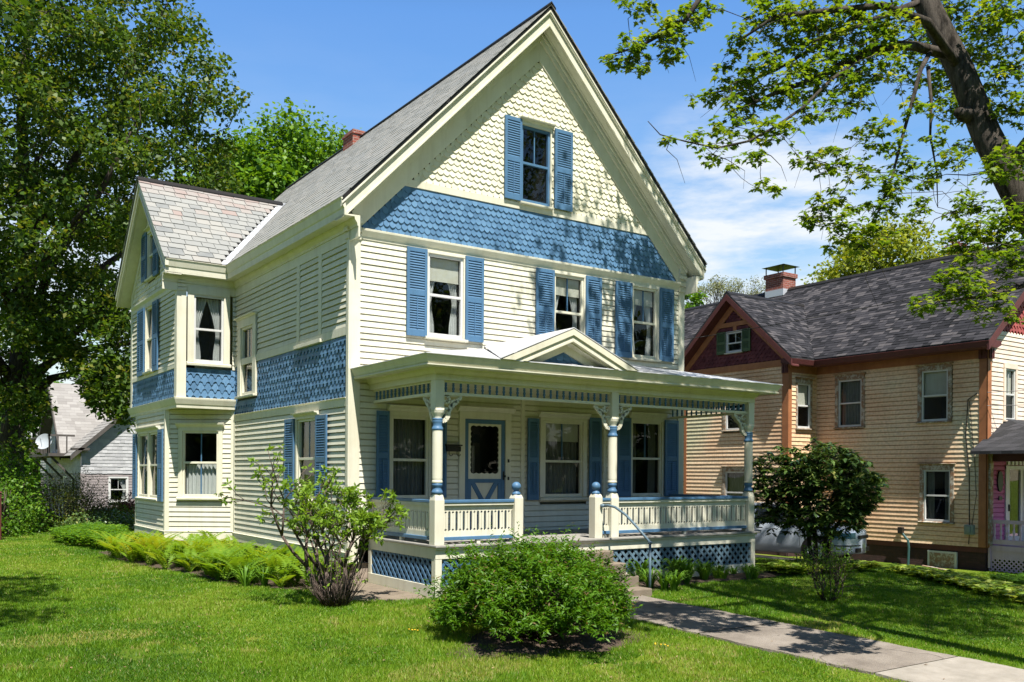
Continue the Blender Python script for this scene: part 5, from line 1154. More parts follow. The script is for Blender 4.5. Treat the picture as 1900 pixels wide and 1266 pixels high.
class Tree:
    """bark tubes plus foliage; clumps hold the places where leaves gather"""
    def __init__(self): self.mb = MB(); self.nodes = []; self.L = []
    def stem(self, pts, r0, r1, sides=7):
        pts = [Vector(p) for p in pts]; n = len(pts); rr = [r0 + (r1 - r0) * i / (n - 1) for i in range(n)]
        self.mb.tube(pts, rr, sides); self.nodes += list(zip([tuple(p) for p in pts], rr)); return self
    def branch_to(self, q, r_end=.008, sag=.1, maxr=.12, jit=.08, seg=5, sides=5, near=None):
        q = Vector(q); P = np.array([n[0] for n in self.nodes]); d = P - np.array(q); dist = np.linalg.norm(d, axis=1) + np.maximum(0, d[:, 2]) * .8
        i = int(np.argmin(dist)); p = Vector(self.nodes[i][0]); r0 = min(maxr, max(r_end * 1.5, self.nodes[i][1] * .6)); L_ = (q - p).length
        if L_ < .05: return
        r0 = min(r0, .02 + .022 * L_); pts = []
        for k in range(seg + 1):
            f = k / seg; c = p.lerp(q, f) + Vector((random.gauss(0, jit), random.gauss(0, jit), random.gauss(0, jit) + sag * L_ * math.sin(math.pi * f))) * (0 if k in (0, seg) else min(1, L_)); pts.append(c)
        self.stem(pts, r0, r_end, sides)
    def add_leaves(self, *a): self.L.append(leaf_arrays(*a))
    def finish(self, name, label, cat, base, bark, leafmat, group=None, crown='crown', trunk='trunk'):
        t = thing(name, label, cat, base, group)
        self.mb.build(trunk, bark, t, fixn=False, smooth=True)
        if self.L:
            off = 0; V = []; F = []; T = []
            for v, f, tn in self.L: V.append(v); F.append(f + off); T.append(tn); off += len(v)
            np_mesh(crown, np.concatenate(V), F, np.concatenate(T), leafmat, t, base)
        return t
def sprays(center, rad, n_spray, per, size, spread=.16, flat=.7, shape='kite', tone=(.2, .9), up=.6, tree=None, keep=None):
    c = np.array(center); d = rnd(n_spray); r = RNG.random((n_spray, 1)) ** .45; sp = c + d * r * np.array(rad) * np.array([1, 1, flat])
    if keep is not None: sp = np.array([p for p in sp if keep(p)]).reshape(-1, 3)
    if len(sp) == 0: return sp
    n = len(sp) * per; idx = np.repeat(np.arange(len(sp)), per); pos = sp[idx] + RNG.normal(size=(n, 3)) * spread * .5
    ax = unit(RNG.normal(size=(n, 3)) * .8 + (pos - sp[idx]) / spread + np.array([0, 0, -.35])); nr = unit(RNG.normal(size=(n, 3)) * .55 + np.array([0, 0, up]) + d[:len(sp)][idx] * .25)
    st = RNG.uniform(tone[0], tone[1], len(sp)); tn = np.clip(st[idx] + RNG.normal(size=n) * .14, 0, 1)
    tree.add_leaves(pos, size * RNG.uniform(.65, 1.25, n), nr, ax, tn, shape); return sp
def bark_mat(name, a, b_, sc=9):
    m, nt, b = new_mat(name); L = nt.links; mp = N(nt, 'ShaderNodeMapping'); mp.inputs['Scale'].default_value = (1, 1, .22); L.new(coords(nt), mp.inputs[0])
    n = N(nt, 'ShaderNodeTexNoise', Scale=float(sc) * 2, Detail=8.0, Roughness=.75); L.new(mp.outputs[0], n.inputs['Vector'])
    r = ramp(nt, n.outputs[0], [(.38, a), (.6, b_)]); L.new(r.outputs[0], b.inputs['Base Color']); b.inputs['Roughness'].default_value = .95; b.inputs['Specular IOR Level'].default_value = .1
    bp = N(nt, 'ShaderNodeBump', Strength=1.0, Distance=.03); L.new(n.outputs[0], bp.inputs['Height']); L.new(bp.outputs[0], b.inputs['Normal']); return m
M['bark'] = bark_mat('grey_bark', (.018, .015, .012), (.085, .072, .06), 6); M['barkd'] = bark_mat('dark_bark', (.02, .017, .014), (.075, .062, .05)); M['twig'] = bark_mat('twig_bark', (.05, .035, .028), (.17, .13, .11), 20)
LM = {
 'maple': leaf_mat('maple_leaves', [(0, (.022, .055, .008)), (.5, (.055, .112, .012)), (.85, (.10, .155, .02)), (1, (.16, .17, .03))], .42),
 'fresh': leaf_mat('fresh_leaves', [(0, (.04, .11, .008)), (.6, (.09, .20, .014)), (1, (.16, .28, .025))], .42),
 'yellow': leaf_mat('yellow_green_leaves', [(0, (.09, .14, .012)), (.6, (.18, .23, .02)), (1, (.26, .28, .04))], .4),
 'front': leaf_mat('front_maple_leaves', [(0, (.05, .11, .010)), (.5, (.105, .19, .014)), (.9, (.18, .25, .02)), (1, (.26, .28, .035))], .52, .45),
 'red': leaf_mat('red_leaves', [(0, (0.063, 0.014, 0.014)), (1, (0.14, 0.035, 0.0245))], .3),
 'pale': leaf_mat('budding_leaves', [(0, (0.154, 0.175, 0.084)), (1, (0.238, 0.252, 0.126))], .3),
 'spirea': leaf_mat('spirea_leaves', [(0, (0.035, 0.084, 0.007)), (.5, (0.07, 0.175, 0.0084)), (.85, (0.119, 0.231, 0.014)), (.93, (0.126, 0.154, 0.021)), (1, (0.154, 0.077, 0.042))], .4),
 'lilac': leaf_mat('lilac_leaves', [(0, (.09, .19, .015)), (1, (.22, .34, .035))], .45),
 'rhodo': leaf_mat('rhododendron_leaves', [(0, (.035, .075, .02)), (.6, (.075, .135, .03)), (.92, (.12, .18, .04)), (1, (.22, .22, .06))], .2, .35, .5),
 'fern': leaf_mat('fern_fronds', [(0, (.09, .19, .014)), (.5, (.17, .29, .02)), (.8, (.29, .31, .03)), (1, (.30, .24, .04))], .45),
 'lily': leaf_mat('strap_leaves', [(0, (.045, .12, .010)), (1, (.13, .26, .025))], .38),
 'hosta': leaf_mat('hosta_leaves', [(0, (.12, .22, .02)), (.7, (.24, .36, .05)), (1, (.42, .48, .12))], .35),
 'forsythia': leaf_mat('forsythia_leaves', [(0, (0.042, 0.07, 0.0098)), (.6, (0.091, 0.126, 0.014)), (1, (0.147, 0.14, 0.035))], .35),
 'grass': leaf_mat('grass_blades', [(0, (.06, .15, .010)), (.45, (.135, .265, .014)), (.8, (.235, .345, .03)), (.93, (.29, .34, .06)), (1, (.42, .36, .16))], .5, .5),
}
# ------------------------------------------------------------------ grass
def inside(px, py, poly):
    c = np.zeros(len(px), bool); n = len(poly)
    for i in range(n):
        x0, y0 = poly[i]; x1, y1 = poly[(i + 1) % n]; k = ((y0 > py) != (y1 > py)) & (px < (x1 - x0) * (py - y0) / (y1 - y0 + 1e-12) + x0); c ^= k
    return c
def ground_np(x, y):
    g = np.where(y >= -2, .27, np.where(y > -3.4, .27 + (y + 2) * .036, .22 + (y + 3.4) * .057)); g = np.maximum(g, -.3)
    sm = lambda a, b, t: (lambda u: u * u * (3 - 2 * u))(np.clip((t - a) / (b - a), 0, 1)); s = sm(8.5, 17.5, x)
    return g - .66 * s - .66 * sm(13, 34, y) * (1 - s) + .012 * np.sin(x * 2.1 + y) * np.sin(y * 1.7)
def value_noise(x, y, s):
    i, j = np.floor(x * s).astype(int), np.floor(y * s).astype(int); fx, fy = x * s - i, y * s - j; fx = fx * fx * (3 - 2 * fx); fy = fy * fy * (3 - 2 * fy)
    h = lambda a, b: (np.sin(a * 127.1 + b * 311.7) * 43758.5453) % 1.0
    return (h(i, j) * (1 - fx) + h(i + 1, j) * fx) * (1 - fy) + (h(i, j + 1) * (1 - fx) + h(i + 1, j + 1) * fx) * fy
def make_grass(n_try=1700000):
    # sampled in polar rings round the viewer's side of the lawn so that near blades are dense
    r = 6.5 + 30 * RNG.random(n_try) ** 1.7; a = HEAD + RNG.uniform(-.66, .66, n_try)
    x = EYE.x + r * np.sin(a); y = EYE.y + r * np.cos(a)
    bad = inside(x, y, [(.34, -2.26), (7.3, -2.26), (7.3, 0), (7.6, 0), (7.6, 12.6), (0, 12.6), (XW, 9.6), (XW, 6.8), (0, 5.9), (0, 0), (.34, 0)])
    bad |= inside(x, y, [(.34, .1), (-.7, .1), (-.95, -.8), (-1.0, -1.85), (-.3, -2.2), (.36, -2.2)]) & (RNG.random(n_try) < .97)
    bad |= (y < -3.3) & (x > 1.83 + (-3.5 - y) * .144) & (x < 3.25 + (-3.5 - y) * .182); bad |= (x > 1.8) & (x < 3.52) & (y > -3.5) & (y < -2.2)
    bad |= (((x - .25) / 1.02) ** 2 + ((y + 5.1) / .78) ** 2 < .6 + .7 * value_noise(x, y, 4.)) & (RNG.random(n_try) < .97)
    bad |= (x > 10.3) & (x < 15.5) & (y > -.9) | (x > 15.5) & (y > -1.3)
    bad |= inside(x, y, [(-.1, -.1), (-1.1, -.4), (-1.6, 1.2), (-1.9, 3), (-2.3, 5.4), (-2.3, 8.5), (-1.3, 8.8)]) & (RNG.random(n_try) < .9)
    bare = value_noise(x, y, 1.3) * .6 + value_noise(x + 9, y + 4, 3.7) * .4
    bad |= (bare > .77) & (RNG.random(n_try) < .85)
    shade = (x > 4.6) & (bare > .62) & (RNG.random(n_try) < .6); bad |= shade
    x, y, r, bare = x[~bad], y[~bad], r[~bad], bare[~bad]; n = len(x); z = ground_np(x, y)
    h = (.022 + .026 * RNG.random(n)) * (.75 + .6 * value_noise(x, y, .8)); w = .0022 + .00042 * r; t = RNG.uniform(0, 2 * np.pi, n); lean = RNG.uniform(.1, .9, n) * h; la = RNG.uniform(0, 2 * np.pi, n)
    dx, dy = np.cos(t) * w, np.sin(t) * w
    V = np.stack([np.stack([x - dx, y - dy, z - .004], 1), np.stack([x + dx, y + dy, z - .004], 1), np.stack([x + np.cos(la) * lean, y + np.sin(la) * lean, z + h], 1)], 1)
    cl_ = value_noise(x + 31, y + 7, 1.15) * .65 + value_noise(x + 5, y + 17, 4.1) * .35; clover = cl_ > .57; h = np.where(clover, h * .7, h); V[:, 2, 2] = z + h; dry = np.minimum(np.hypot((x + 4.6) / .9, (y + 2.9) / .35), np.hypot((x + 1.4) / .8, (y + 5.9) / .4)); dryp = (dry < .7 + .5 * value_noise(x, y, 5.)) | ((bare > .70) & (cl_ < .5))
    tone = np.clip(.12 + .55 * value_noise(x, y, .45) + .25 * value_noise(x + 3, y, 2.5) + RNG.normal(size=n) * .17 - .24 * clover + .14 * (cl_ < .38), 0, .93); tone = np.where(dryp & (RNG.random(n) < .5), RNG.uniform(.9, 1, n), tone); tone = np.where(RNG.random(n) < .025 + .05 * (bare > .7), 1.0, tone)
    o = np_mesh('grass', V, np.arange(n * 3).reshape(n, 3), np.repeat(tone, 3), LM['grass']); return tag(o, 'short mown green lawn grass around the cream house', 'grass', kind='stuff')
make_grass()

# =================================================================== trees
def inpoly(p, poly): return bool(inside(np.array([p[0]]), np.array([p[1]]), poly)[0])
# big maple behind the left side of the house
T = Tree(); tb = Vector((-2.9, 20.2, -.1))
T.stem([tb, tb + Vector((.0, 0, .6)), tb + Vector((.05, .05, 2.4)), tb + Vector((.15, .1, 4.6)), tb + Vector((.4, 0, 7)), tb + Vector((.5, .2, 10)), tb + Vector((.3, .1, 14)), tb + Vector((.5, .1, 17.5))], .50, .10, 12)
T.mb.tube([tb + Vector((0, 0, -.1)), tb + Vector((0, 0, .5))], [.75, .5], 12)
for dx, dy, z0, z1 in ((5.2, -2.5, 4.5, 9.5), (6, 1, 6, 12), (-5, -2, 5, 10), (3, -4, 6, 13), (-3, -4, 7, 13), (2, 3, 8, 15), (4.5, -3, 5, 6.3), (3.4, -2.2, 4.2, 5.4), (1.5, -5, 7, 10), (4, -1, 9, 15.5)):
    p = tb + Vector((.2, .1, z0)); q = tb + Vector((dx, dy, z1)); T.stem([p, p.lerp(q, .3) + Vector((0, 0, .7)), p.lerp(q, .65) + Vector((random.uniform(-.4, .4), random.uniform(-.4, .4), .6)), q], .17, .05, 7)
OUT = [(-400, -600), (365, -600), (395, 0), (425, 55), (436, 110), (425, 150), (468, 178), (440, 230), (446, 270), (425, 300), (440, 345), (420, 420), (200, 480), (246, 560), (246, 700), (243, 790), (228, 800), (215, 770), (175, 765), (148, 700), (120, 690), (110, 640), (95, 660), (80, 700), (95, 760), (60, 800), (60, 860), (20, 905), (-400, 910)]
kp = lambda p: inpoly(view(p), OUT)
cl = []
c0 = tb + Vector((.4, 0, 11.6))
tries = 0
while len(cl) < 330 and tries < 60000:
    tries += 1
    d = rnd(1)[0]; r = random.random() ** .38; p = c0 + Vector((d[0] * 7.9 * r, d[1] * 7.2 * r, d[2] * 8.6 * r)); v = view(p)
    if p.z < 3.6 or not inpoly(v, OUT) or v[0] < -220: continue
    if any((p - q).length < .98 for q in cl): continue
    cl.append(p)
for px, py, dp in ((150, 725, 27), (176, 742, 27), (200, 765, 27), (226, 705, 27), (232, 782, 27), (192, 692, 27.5), (160, 690, 27.5), (216, 652, 27), (236, 622, 27), (128, 700, 28), (60, 640, 28.5), (90, 625, 28.5), (30, 600, 29), (62, 560, 29), (100, 548, 29), (182, 560, 28), (222, 560, 27.5), (200, 600, 27.5), (205, 728, 27), (240, 745, 27), (175, 712, 27.2), (50, 780, 28), (72, 742, 28), (45, 840, 27.5), (236, 690, 27), (140, 660, 28), (120, 610, 28.2), (60, 600, 28.5)): cl.append(at(px, py, dp))
cl.sort(key=lambda p: (p - c0).length)
for p in cl:
    T.branch_to(p, .012, .06, .12, .14, 4, 5); sprays(p, (.92, .92, .8), 44, 7, .17, .2, .62, 'kite', (.1, .95), .7, T, kp)
T.finish('maple_tree', 'tall dense maple tree with dark trunk left of the cream house', 'tree', tb, M['barkd'], LM['maple'])
# tree out of frame on the left: its tips hang into the top left corner and its shade lies on the lawn
T = Tree(); tb = Vector((-9.6, -2.2, .1)); T.stem([tb, tb + Vector((.1, 0, 2)), tb + Vector((.3, .2, 4.5)), tb + Vector((.2, .1, 7)), tb + Vector((.4, .3, 11))], .27, .07, 9)
KL = [(-3000, -3000), (25, -3000), (40, 60), (62, 100), (38, 200), (22, 330), (-3000, 380)]
n = 0
while n < 95:
    d = rnd(1)[0]; r = random.random() ** .4; p = tb + Vector((.9 + d[0] * 4.0 * r, d[1] * 3.6 * r, 7.2 + d[2] * 3.6 * r)); v = view(p)
    if (p - EYE).dot(FWD) > .5 and not inpoly(v, KL): continue
    T.branch_to(p, .006, .06, .08, .1, 4, 5); n += 1
    sprays(p, (.7, .7, .45), 12, 7, .13, .2, .7, 'maple', (.1, .8), .7, T, lambda q: (Vector(q) - EYE).dot(FWD) < .5 or inpoly(view(q), KL))
n = 0
while n < 24:
    d = rnd(1)[0]; p = Vector((-6.7 + d[0] * 1.7, -3.6 + d[1] * 2.4, 9.2 + d[2] * 1.2)); v = view(p)
    if (p - EYE).dot(FWD) > .5 and v[1] > -60 and v[0] > -60: continue
    T.branch_to(p, .006, .06, .06, .1, 4, 5); n += 1
    sprays(p, (.6, .6, .4), 11, 7, .13, .2, .7, 'maple', (.1, .8), .7, T, lambda q: view(q)[1] < -20 or view(q)[0] < -20)
T.finish('maple_tree', 'maple leaves hanging into the top left corner nearest the camera', 'tree', tb, M['bark'], LM['maple'])
# background trees
def bg_tree(name, label, px, py, depth, rad, n, leaf, mat, base_z=0, per=14, h=None, bark='barkd', tone=(.2, .95), csize=.95, keep=None):
    c = at(px, py, depth); b = Vector((c.x, c.y, base_z)); T = Tree(); T.stem([b, b.lerp(c, .5) + Vector((.1, .1, 0)), c + Vector((0, 0, rad[2] * .5))], .28, .07, 7)
    k = 0
    while k < n:
        d = rnd(1)[0]; r = random.random() ** .35; p = c + Vector((d[0] * rad[0] * r, d[1] * rad[1] * r, d[2] * rad[2] * r)); k += 1
        if p.z < base_z + .8: continue
        T.branch_to(p, .012, .05, .1, .12, 3, 4); s = csize * rad[0] / 4; sprays(p, (s * 1.3, s * 1.3, s), per, 7, leaf, .35 * s + .1, .75, 'kite', tone, .7, T, keep)
    return T.finish(name, label, 'tree', b, M[bark], LM[mat])
bg_tree('maple_tree', 'bright green tree rising behind the main roof beside the chimney', 545, 395, 46, (4.8, 4.4, 4.0), 170, .27, 'fresh', per=34)
bg_tree('maple_tree', 'yellow green tree behind the peach house ridge right of its chimney', 1650, 550, 50, (3.9, 3.6, 3.6), 120, .26, 'yellow', per=30)
bg_tree('maple_tree', 'dark red leaved tree behind the right end of the peach roof', 1798, 490, 54, (1.6, 1.6, 1.4), 26, .2, 'red', per=16)
bg_tree('evergreen_shrub', 'small green conical tree at the right edge of the cream house', 1266, 590, 42, (.85, .85, 1.5), 34, .2, 'fresh', per=16, base_z=-.3)
bg_tree('maple_tree', 'leafy green tree left of the distant grey house', 62, 800, 66, (2.4, 2.6, 4.6), 80, .3, 'fresh', base_z=-.8, per=20)
bg_tree('maple_tree', 'bright green tree behind the trunk at the far left edge', -20, 820, 60, (2.8, 2.6, 4.2), 70, .3, 'fresh', base_z=-.8, per=20)
for k, (x, y, h) in enumerate(((-46, -30, 9), (-40, -40, 8), (-31, -44, 9), (-22, -47, 8), (-13, -49, 9), (-4, -50, 8.5), (6, -49, 9), (16, -46, 8), (26, -46, 9), (36, -40, 9), (-40, -14, 8), (-42, 2, 9), (-40, 18, 8))):
    T = Tree(); b = Vector((x, y, -.3)); T.stem([b, b + Vector((0, 0, h * .6)), b + Vector((0, 0, h * 1.3))], .35, .1, 7)
    for _ in range(80):
        d = rnd(1)[0]; p = b + Vector((d[0] * h * .75, d[1] * h * .75, h * .95 + d[2] * h * .8)) ; sprays(p, (1.9, 1.9, 1.5), 13, 6, .95, .8, .8, 'kite', (.1, .9), .6, T)
    T.finish('street_tree', 'leafy street tree standing outside the picture across the road', 'tree', b, M['barkd'], LM['maple'], 'street trees outside the picture')
# bare budding tree
T = Tree(); c = at(1335, 620, 62); b = Vector((c.x, c.y, -.5)); T.stem([b, b + Vector((0, 0, 6)), c], .25, .16, 8)
def fork(p, d, L_, r, k):
    q = p + d * L_; T.mb.tube([p, p.lerp(q, .5) + Vector((random.gauss(0, .05), random.gauss(0, .05), 0)) * L_, q], [r, r * .8, r * .62], 5)
    if k == 0 or L_ < .25:
        if random.random() < .75:
            n = 5; T.add_leaves(np.array([q] * n) + RNG.normal(size=(n, 3)) * .12, RNG.uniform(.07, .13, n), rnd(n), rnd(n), RNG.random(n), 'kite')
        return
    for _ in range(random.choice((2, 3, 3))):
        dd = (d + Vector((random.gauss(0, .42), random.gauss(0, .42), random.gauss(.12, .25)))).normalized(); fork(q, dd, L_ * random.uniform(.62, .85), r * .62, k - 1)
for a in (-.75, -.3, .1, .5, .9): fork(c + Vector((0, 0, random.uniform(-.8, 0))), (RIGHT * a + UP * .9 + FWD * random.uniform(-.4, .4)).normalized(), 1.35, .075, 6)
T.finish('budding_tree', 'thin bare tree with pale buds behind the peach house roof', 'tree', b, M['bark'], LM['pale'])
# ------------------------------------------------------------------ the near maple on the right
T = Tree()
trunk = [(4.75, -11.0, -.15), (4.66, -10.75, .8), (4.5, -10.3, 2.2), (4.2, -9.5, 3.7), at(1905, 395, 10), at(1830, 250, 10.2), at(1782, 130, 10.4), at(1716, 0, 10.6), at(1650, -160, 10.9), at(1600, -420, 11.4), at(1560, -900, 12)]
T.stem(trunk, .20, .10, 14)
T.mb.tube([Vector((4.78, -11.05, -.2)), Vector((4.68, -10.8, .5))], [.42, .27], 12)
T.mb.tube([at(1808, 215, 10.25), at(1788, 213, 10.2), at(1776, 208, 10.15)], [.10, .085, .05], 9)
def limb(pts, r0, r1, sides=7): T.stem([at(*p) for p in pts], r0, r1, sides)
limb([(1760, 100, 10.4), (1736, 96, 10.3), (1700, 86, 10.1), (1663, 84, 9.9), (1610, 98, 9.8), (1560, 120, 9.7), (1505, 150, 9.6), (1450, 168, 9.5), (1400, 190, 9.4)], .065, .018)
limb([(1610, 98, 9.8), (1540, 150, 9.4), (1490, 200, 9.3), (1440, 235, 9.2), (1390, 262, 9.1), (1330, 275, 9.0), (1270, 262, 9.0), (1225, 250, 9.0), (1202, 225, 9.0)], .02, .004, 5)
limb([(1725, 98, 10.2), (1708, 130, 9.9), (1692, 190, 9.8), (1672, 262, 9.7), (1655, 330, 9.6), (1628, 395, 9.5), (1600, 440, 9.5)], .028, .005)
limb([(1722, 125, 10.2), (1728, 190, 10), (1726, 250, 9.9), (1738, 320, 9.9), (1740, 385, 9.8)], .022, .004)
limb([(1782, 130, 10.4), (1720, 40, 9.9), (1640, 10, 9.6), (1540, 20, 9.5), (1440, 30, 9.5), (1380, 70, 9.4)], .055, .012)
limb([(1650, -160, 10.9), (1500, -180, 10.2), (1380, -110, 9.9), (1310, -20, 9.8), (1270, 40, 9.7), (1190, 85, 9.7), (1115, 108, 9.7)], .06, .006)
limb([(1716, 0, 10.6), (1560, 60, 10.1), (1470, 90, 10)], .04, .012); limb([(1560, 60, 10.1), (1440, 130, 10), (1360, 165, 10), (1290, 180, 10)], .022, .006)
limb([(1870, 320, 10.1), (1960, 200, 10.2), (1990, 60, 10.4), (1930, -60, 10.6)], .10, .05); limb([(1905, 395, 10), (1950, 470, 9.4), (1900, 530, 9.0), (1830, 550, 8.8), (1740, 560, 8.7)], .045, .008)
limb([(1905, 395, 10), (1970, 430, 10.6), (1930, 470, 11.2), (1860, 500, 11.5)], .05, .01)
SPR = [(1690, 200, 22, 9.7), (1670, 262, 20, 9.6), (1652, 330, 22, 9.5), (1728, 200, 20, 9.8), (1735, 330, 20, 9.7), (1805, 190, 30, 9.6), (1840, 260, 26, 9.6), (1770, 80, 40, 9.8), (1170, 100, 42, 9.7), (1230, 72, 42, 9.7), (1130, 106, 18, 9.7), (1205, 12, 28, 9.8), (1160, 6, 18, 9.8), (1275, 38, 40, 9.8), (1305, 8, 36, 9.9), (1190, 122, 14, 9.6), (1255, 105, 20, 9.7), (1240, 118, 14, 9.7), (1215, 60, 26, 9.7), (1150, 112, 16, 9.7),
 (1380, 75, 34, 9.6), (1400, 128, 46, 9.5), (1440, 38, 46, 9.6), (1480, 80, 55, 9.7), (1340, 160, 34, 9.8), (1302, 182, 24, 9.9), (1380, 196, 46, 9.5), (1440, 150, 56, 9.5), (1500, 135, 56, 9.6), (1550, 58, 58, 9.7), (1560, 138, 56, 9.7), (1500, 215, 32, 9.4), (1420, 238, 36, 9.2), (1345, 242, 34, 9.2), (1290, 250, 20, 9.1), (1238, 262, 12, 9.0), (1318, 286, 24, 9.0), (1365, 306, 16, 9.0), (1420, 340, 20, 9.1), (1440, 356, 14, 9.1), (1400, 290, 26, 9.1), (1458, 240, 26, 9.2), (1480, 292, 12, 9.2), (1350, 120, 22, 9.8), (1420, 10, 40, 9.7), (1500, 20, 50, 9.7),
 (1550, 200, 28, 9.5), (1595, 180, 30, 9.6), (1530, 292, 36, 9.4), (1562, 300, 26, 9.4), (1622, 245, 42, 9.6), (1600, 318, 36, 9.5), (1640, 380, 36, 9.5), (1520, 388, 36, 9.4), (1560, 418, 46, 9.4), (1498, 402, 20, 9.4), (1600, 440, 40, 9.5), (1652, 350, 28, 9.5), (1702, 330, 34, 9.8), (1545, 350, 14, 9.4), (1580, 372, 26, 9.5), (1540, 462, 16, 9.4), (1670, 300, 26, 9.7),
 (1640, 55, 58, 9.7), (1620, 122, 58, 9.7), (1700, 55, 58, 9.9), (1760, 150, 52, 9.9), (1700, 150, 46, 9.8), (1830, 60, 66, 10), (1872, 120, 58, 10), (1800, 105, 46, 9.9), (1862, 25, 60, 10), (1884, 200, 48, 10), (1765, 205, 36, 9.8), (1852, 312, 42, 9.6), (1802, 268, 26, 9.7), (1884, 290, 40, 9.6), (1790, 382, 46, 9.6), (1762, 300, 34, 9.7), (1740, 258, 26, 9.8), (1708, 384, 30, 9.7), (1800, 432, 46, 9.2), (1850, 442, 54, 9.2), (1884, 400, 50, 9.2), (1884, 484, 50, 9), (1802, 482, 48, 9), (1752, 520, 32, 8.9), (1702, 575, 14, 8.8), (1722, 560, 26, 8.8), (1782, 540, 44, 8.8), (1842, 555, 44, 8.9), (1874, 592, 18, 8.9), (1650, 432, 20, 9.5), (1740, 20, 60, 10), (1590, 20, 50, 9.7), (1820, 180, 40, 10), (1895, 350, 30, 9.5), (1770, 440, 30, 9.3)]
def leaf_whorls(T, c, rad, n, size, per=(5, 9), tone=(.25, .9), keep=None):
    """twig tips, each carrying a star of drooping palmate leaves"""
    for _ in range(n):
        d = rnd(1)[0] * (random.random() ** .5); p = Vector(c) + Vector((d[0], d[1], d[2] * .9)) * rad
        if keep and not keep(p): continue
        T.branch_to(p, .0022, .0, .012, .03, 4, 4)
        m_ = random.randint(*per); th = RNG.uniform(0, 2 * np.pi, m_); dr = RNG.uniform(.0, .75, m_); ax = np.stack([np.cos(th), np.sin(th), -dr], 1); nr = unit(np.stack([np.cos(th) * dr, np.sin(th) * dr, np.ones(m_)], 1) + RNG.normal(size=(m_, 3)) * .25)
        pos = np.array(p)[None] + ax * .02 + RNG.normal(size=(m_, 3)) * .012; tn = np.clip(random.uniform(*tone) + RNG.normal(size=m_) * .1, 0, 1)
        T.add_leaves(pos, size * RNG.uniform(.6, 1.15, m_), nr, ax, tn, 'maple')
for px, py, r, dp in SPR:
    if px > 1690 and py < 410 and (px + py) % 5 < 1: dp += 1.3
    rad = r / FPX * dp * 1.05; leaf_whorls(T, at(px, py, dp), rad, max(4, int(r * r / 54)), .068)
tw = [n_ for n_ in T.nodes if n_[1] < .05 and 1180 < view(n_[0])[0] < 1900]
for _ in range(85):   # long bare twigs hanging from the limbs
    p = Vector(random.choice(tw)[0]); a = random.uniform(0, 6.283); L_ = random.uniform(.35, 1.0); d = Vector((math.cos(a), math.sin(a), -random.uniform(.1, 1.0))).normalized(); q = p + d * L_
    if view(q)[1] > 470 and view(q)[0] < 1500: continue
    e1, e2 = p.lerp(q, .35) + Vector((random.gauss(0, .05), random.gauss(0, .05), .09 * L_)), p.lerp(q, .7) + Vector((random.gauss(0, .06), random.gauss(0, .06), .10 * L_)); T.mb.tube([p, e1, e2, q + Vector((0, 0, -.05))], [.0055, .0042, .003, .0014], 4)
# crown above and beside the frame
def crown_ok(p):
    v = view(p); Y = (Vector(p) - EYE).dot(FWD); return Y < .5 or v[1] < -30 or v[0] > 1940 or v[0] < -60
UC = Vector((7.6, -9.0, 12.4)); n = 0
while n < 460:
    d = rnd(1)[0]; r = random.random() ** .4; p = UC + Vector((d[0] * 7.2 * r, d[1] * 7.6 * r, d[2] * 6.2 * r))
    if p.z < 4 or not crown_ok(p): continue
    # keep the western side open so the sun reaches the lawn and the left of the house
    sx = p.x + p.z * .1436; sy = p.y + p.z * .532
    if sx < (4.9 if sy < -2.6 else 4.2) + .5 * random.random() or (sy < -6.2 and random.random() < .75): continue
    if abs(sx - 9) < 1.7 and abs(sy + 1.6) < 1.5 and random.random() < .7: continue
    T.branch_to(p, .01, .05, .1, .12, 4, 5); n += 1
    sprays(p, (.85, .85, .6), 10, 7, .15, .24, .7, 'kite', (.2, .9), .7, T, crown_ok)
T.finish('maple_tree', 'near maple with leaning grey trunk and overhanging branches at upper right', 'tree', (4.75, -11.0, -.15), M['bark'], LM['front'])

# =================================================================== shrubs and beds
# round spirea in front of the porch
T = Tree(); sb = Vector((.17, -5.0, ground(.17, -5.0))); ctr = sb + Vector((0, 0, .42))
for k in range(150):
    a = random.uniform(0, 6.283); el = random.uniform(.05, 1.4); q = sb + Vector((math.cos(a) * math.cos(el) * 1.1, math.sin(a) * math.cos(el) * 1.0, .12 + math.sin(el) * .9)); p = sb + Vector((math.cos(a) * .25 * random.random(), math.sin(a) * .25 * random.random(), 0))
    T.mb.tube([p, p.lerp(q, .5) + Vector((random.gauss(0, .06), random.gauss(0, .06), .06)), q], [.008, .006, .002], 4)
ns = 3300; a = RNG.uniform(0, 2 * np.pi, ns); el = np.arcsin(np.clip(RNG.uniform(-.12, 1, ns), -.1, 1)); lump = 1 + .12 * np.sin(3 * a + 1) * np.cos(el) + .11 * np.sin(7 * a + 5 * el) + .09 * np.sin(11 * a - 7 * el) + .06 * np.sin(17 * a + 9 * el)
rr = RNG.uniform(.72, 1.0, ns) * lump; dirs = np.stack([np.cos(a) * np.cos(el), np.sin(a) * np.cos(el), np.sin(el)], 1); st = np.array(sb + Vector((0, 0, .26))) + dirs * np.array([1.12, 1.06, .78]) * rr[:, None]
st[:, 2] = np.maximum(st[:, 2], sb.z + .1 + .18 * RNG.random(ns)); L_ = RNG.uniform(.10, .24, ns); tall = RNG.random(ns) < .05; L_ = np.where(tall & (el > .9), .42, L_)
sdir = unit(dirs * .8 + np.array([0, 0, .75]) + RNG.normal(size=(ns, 3)) * .35); m_ = 12
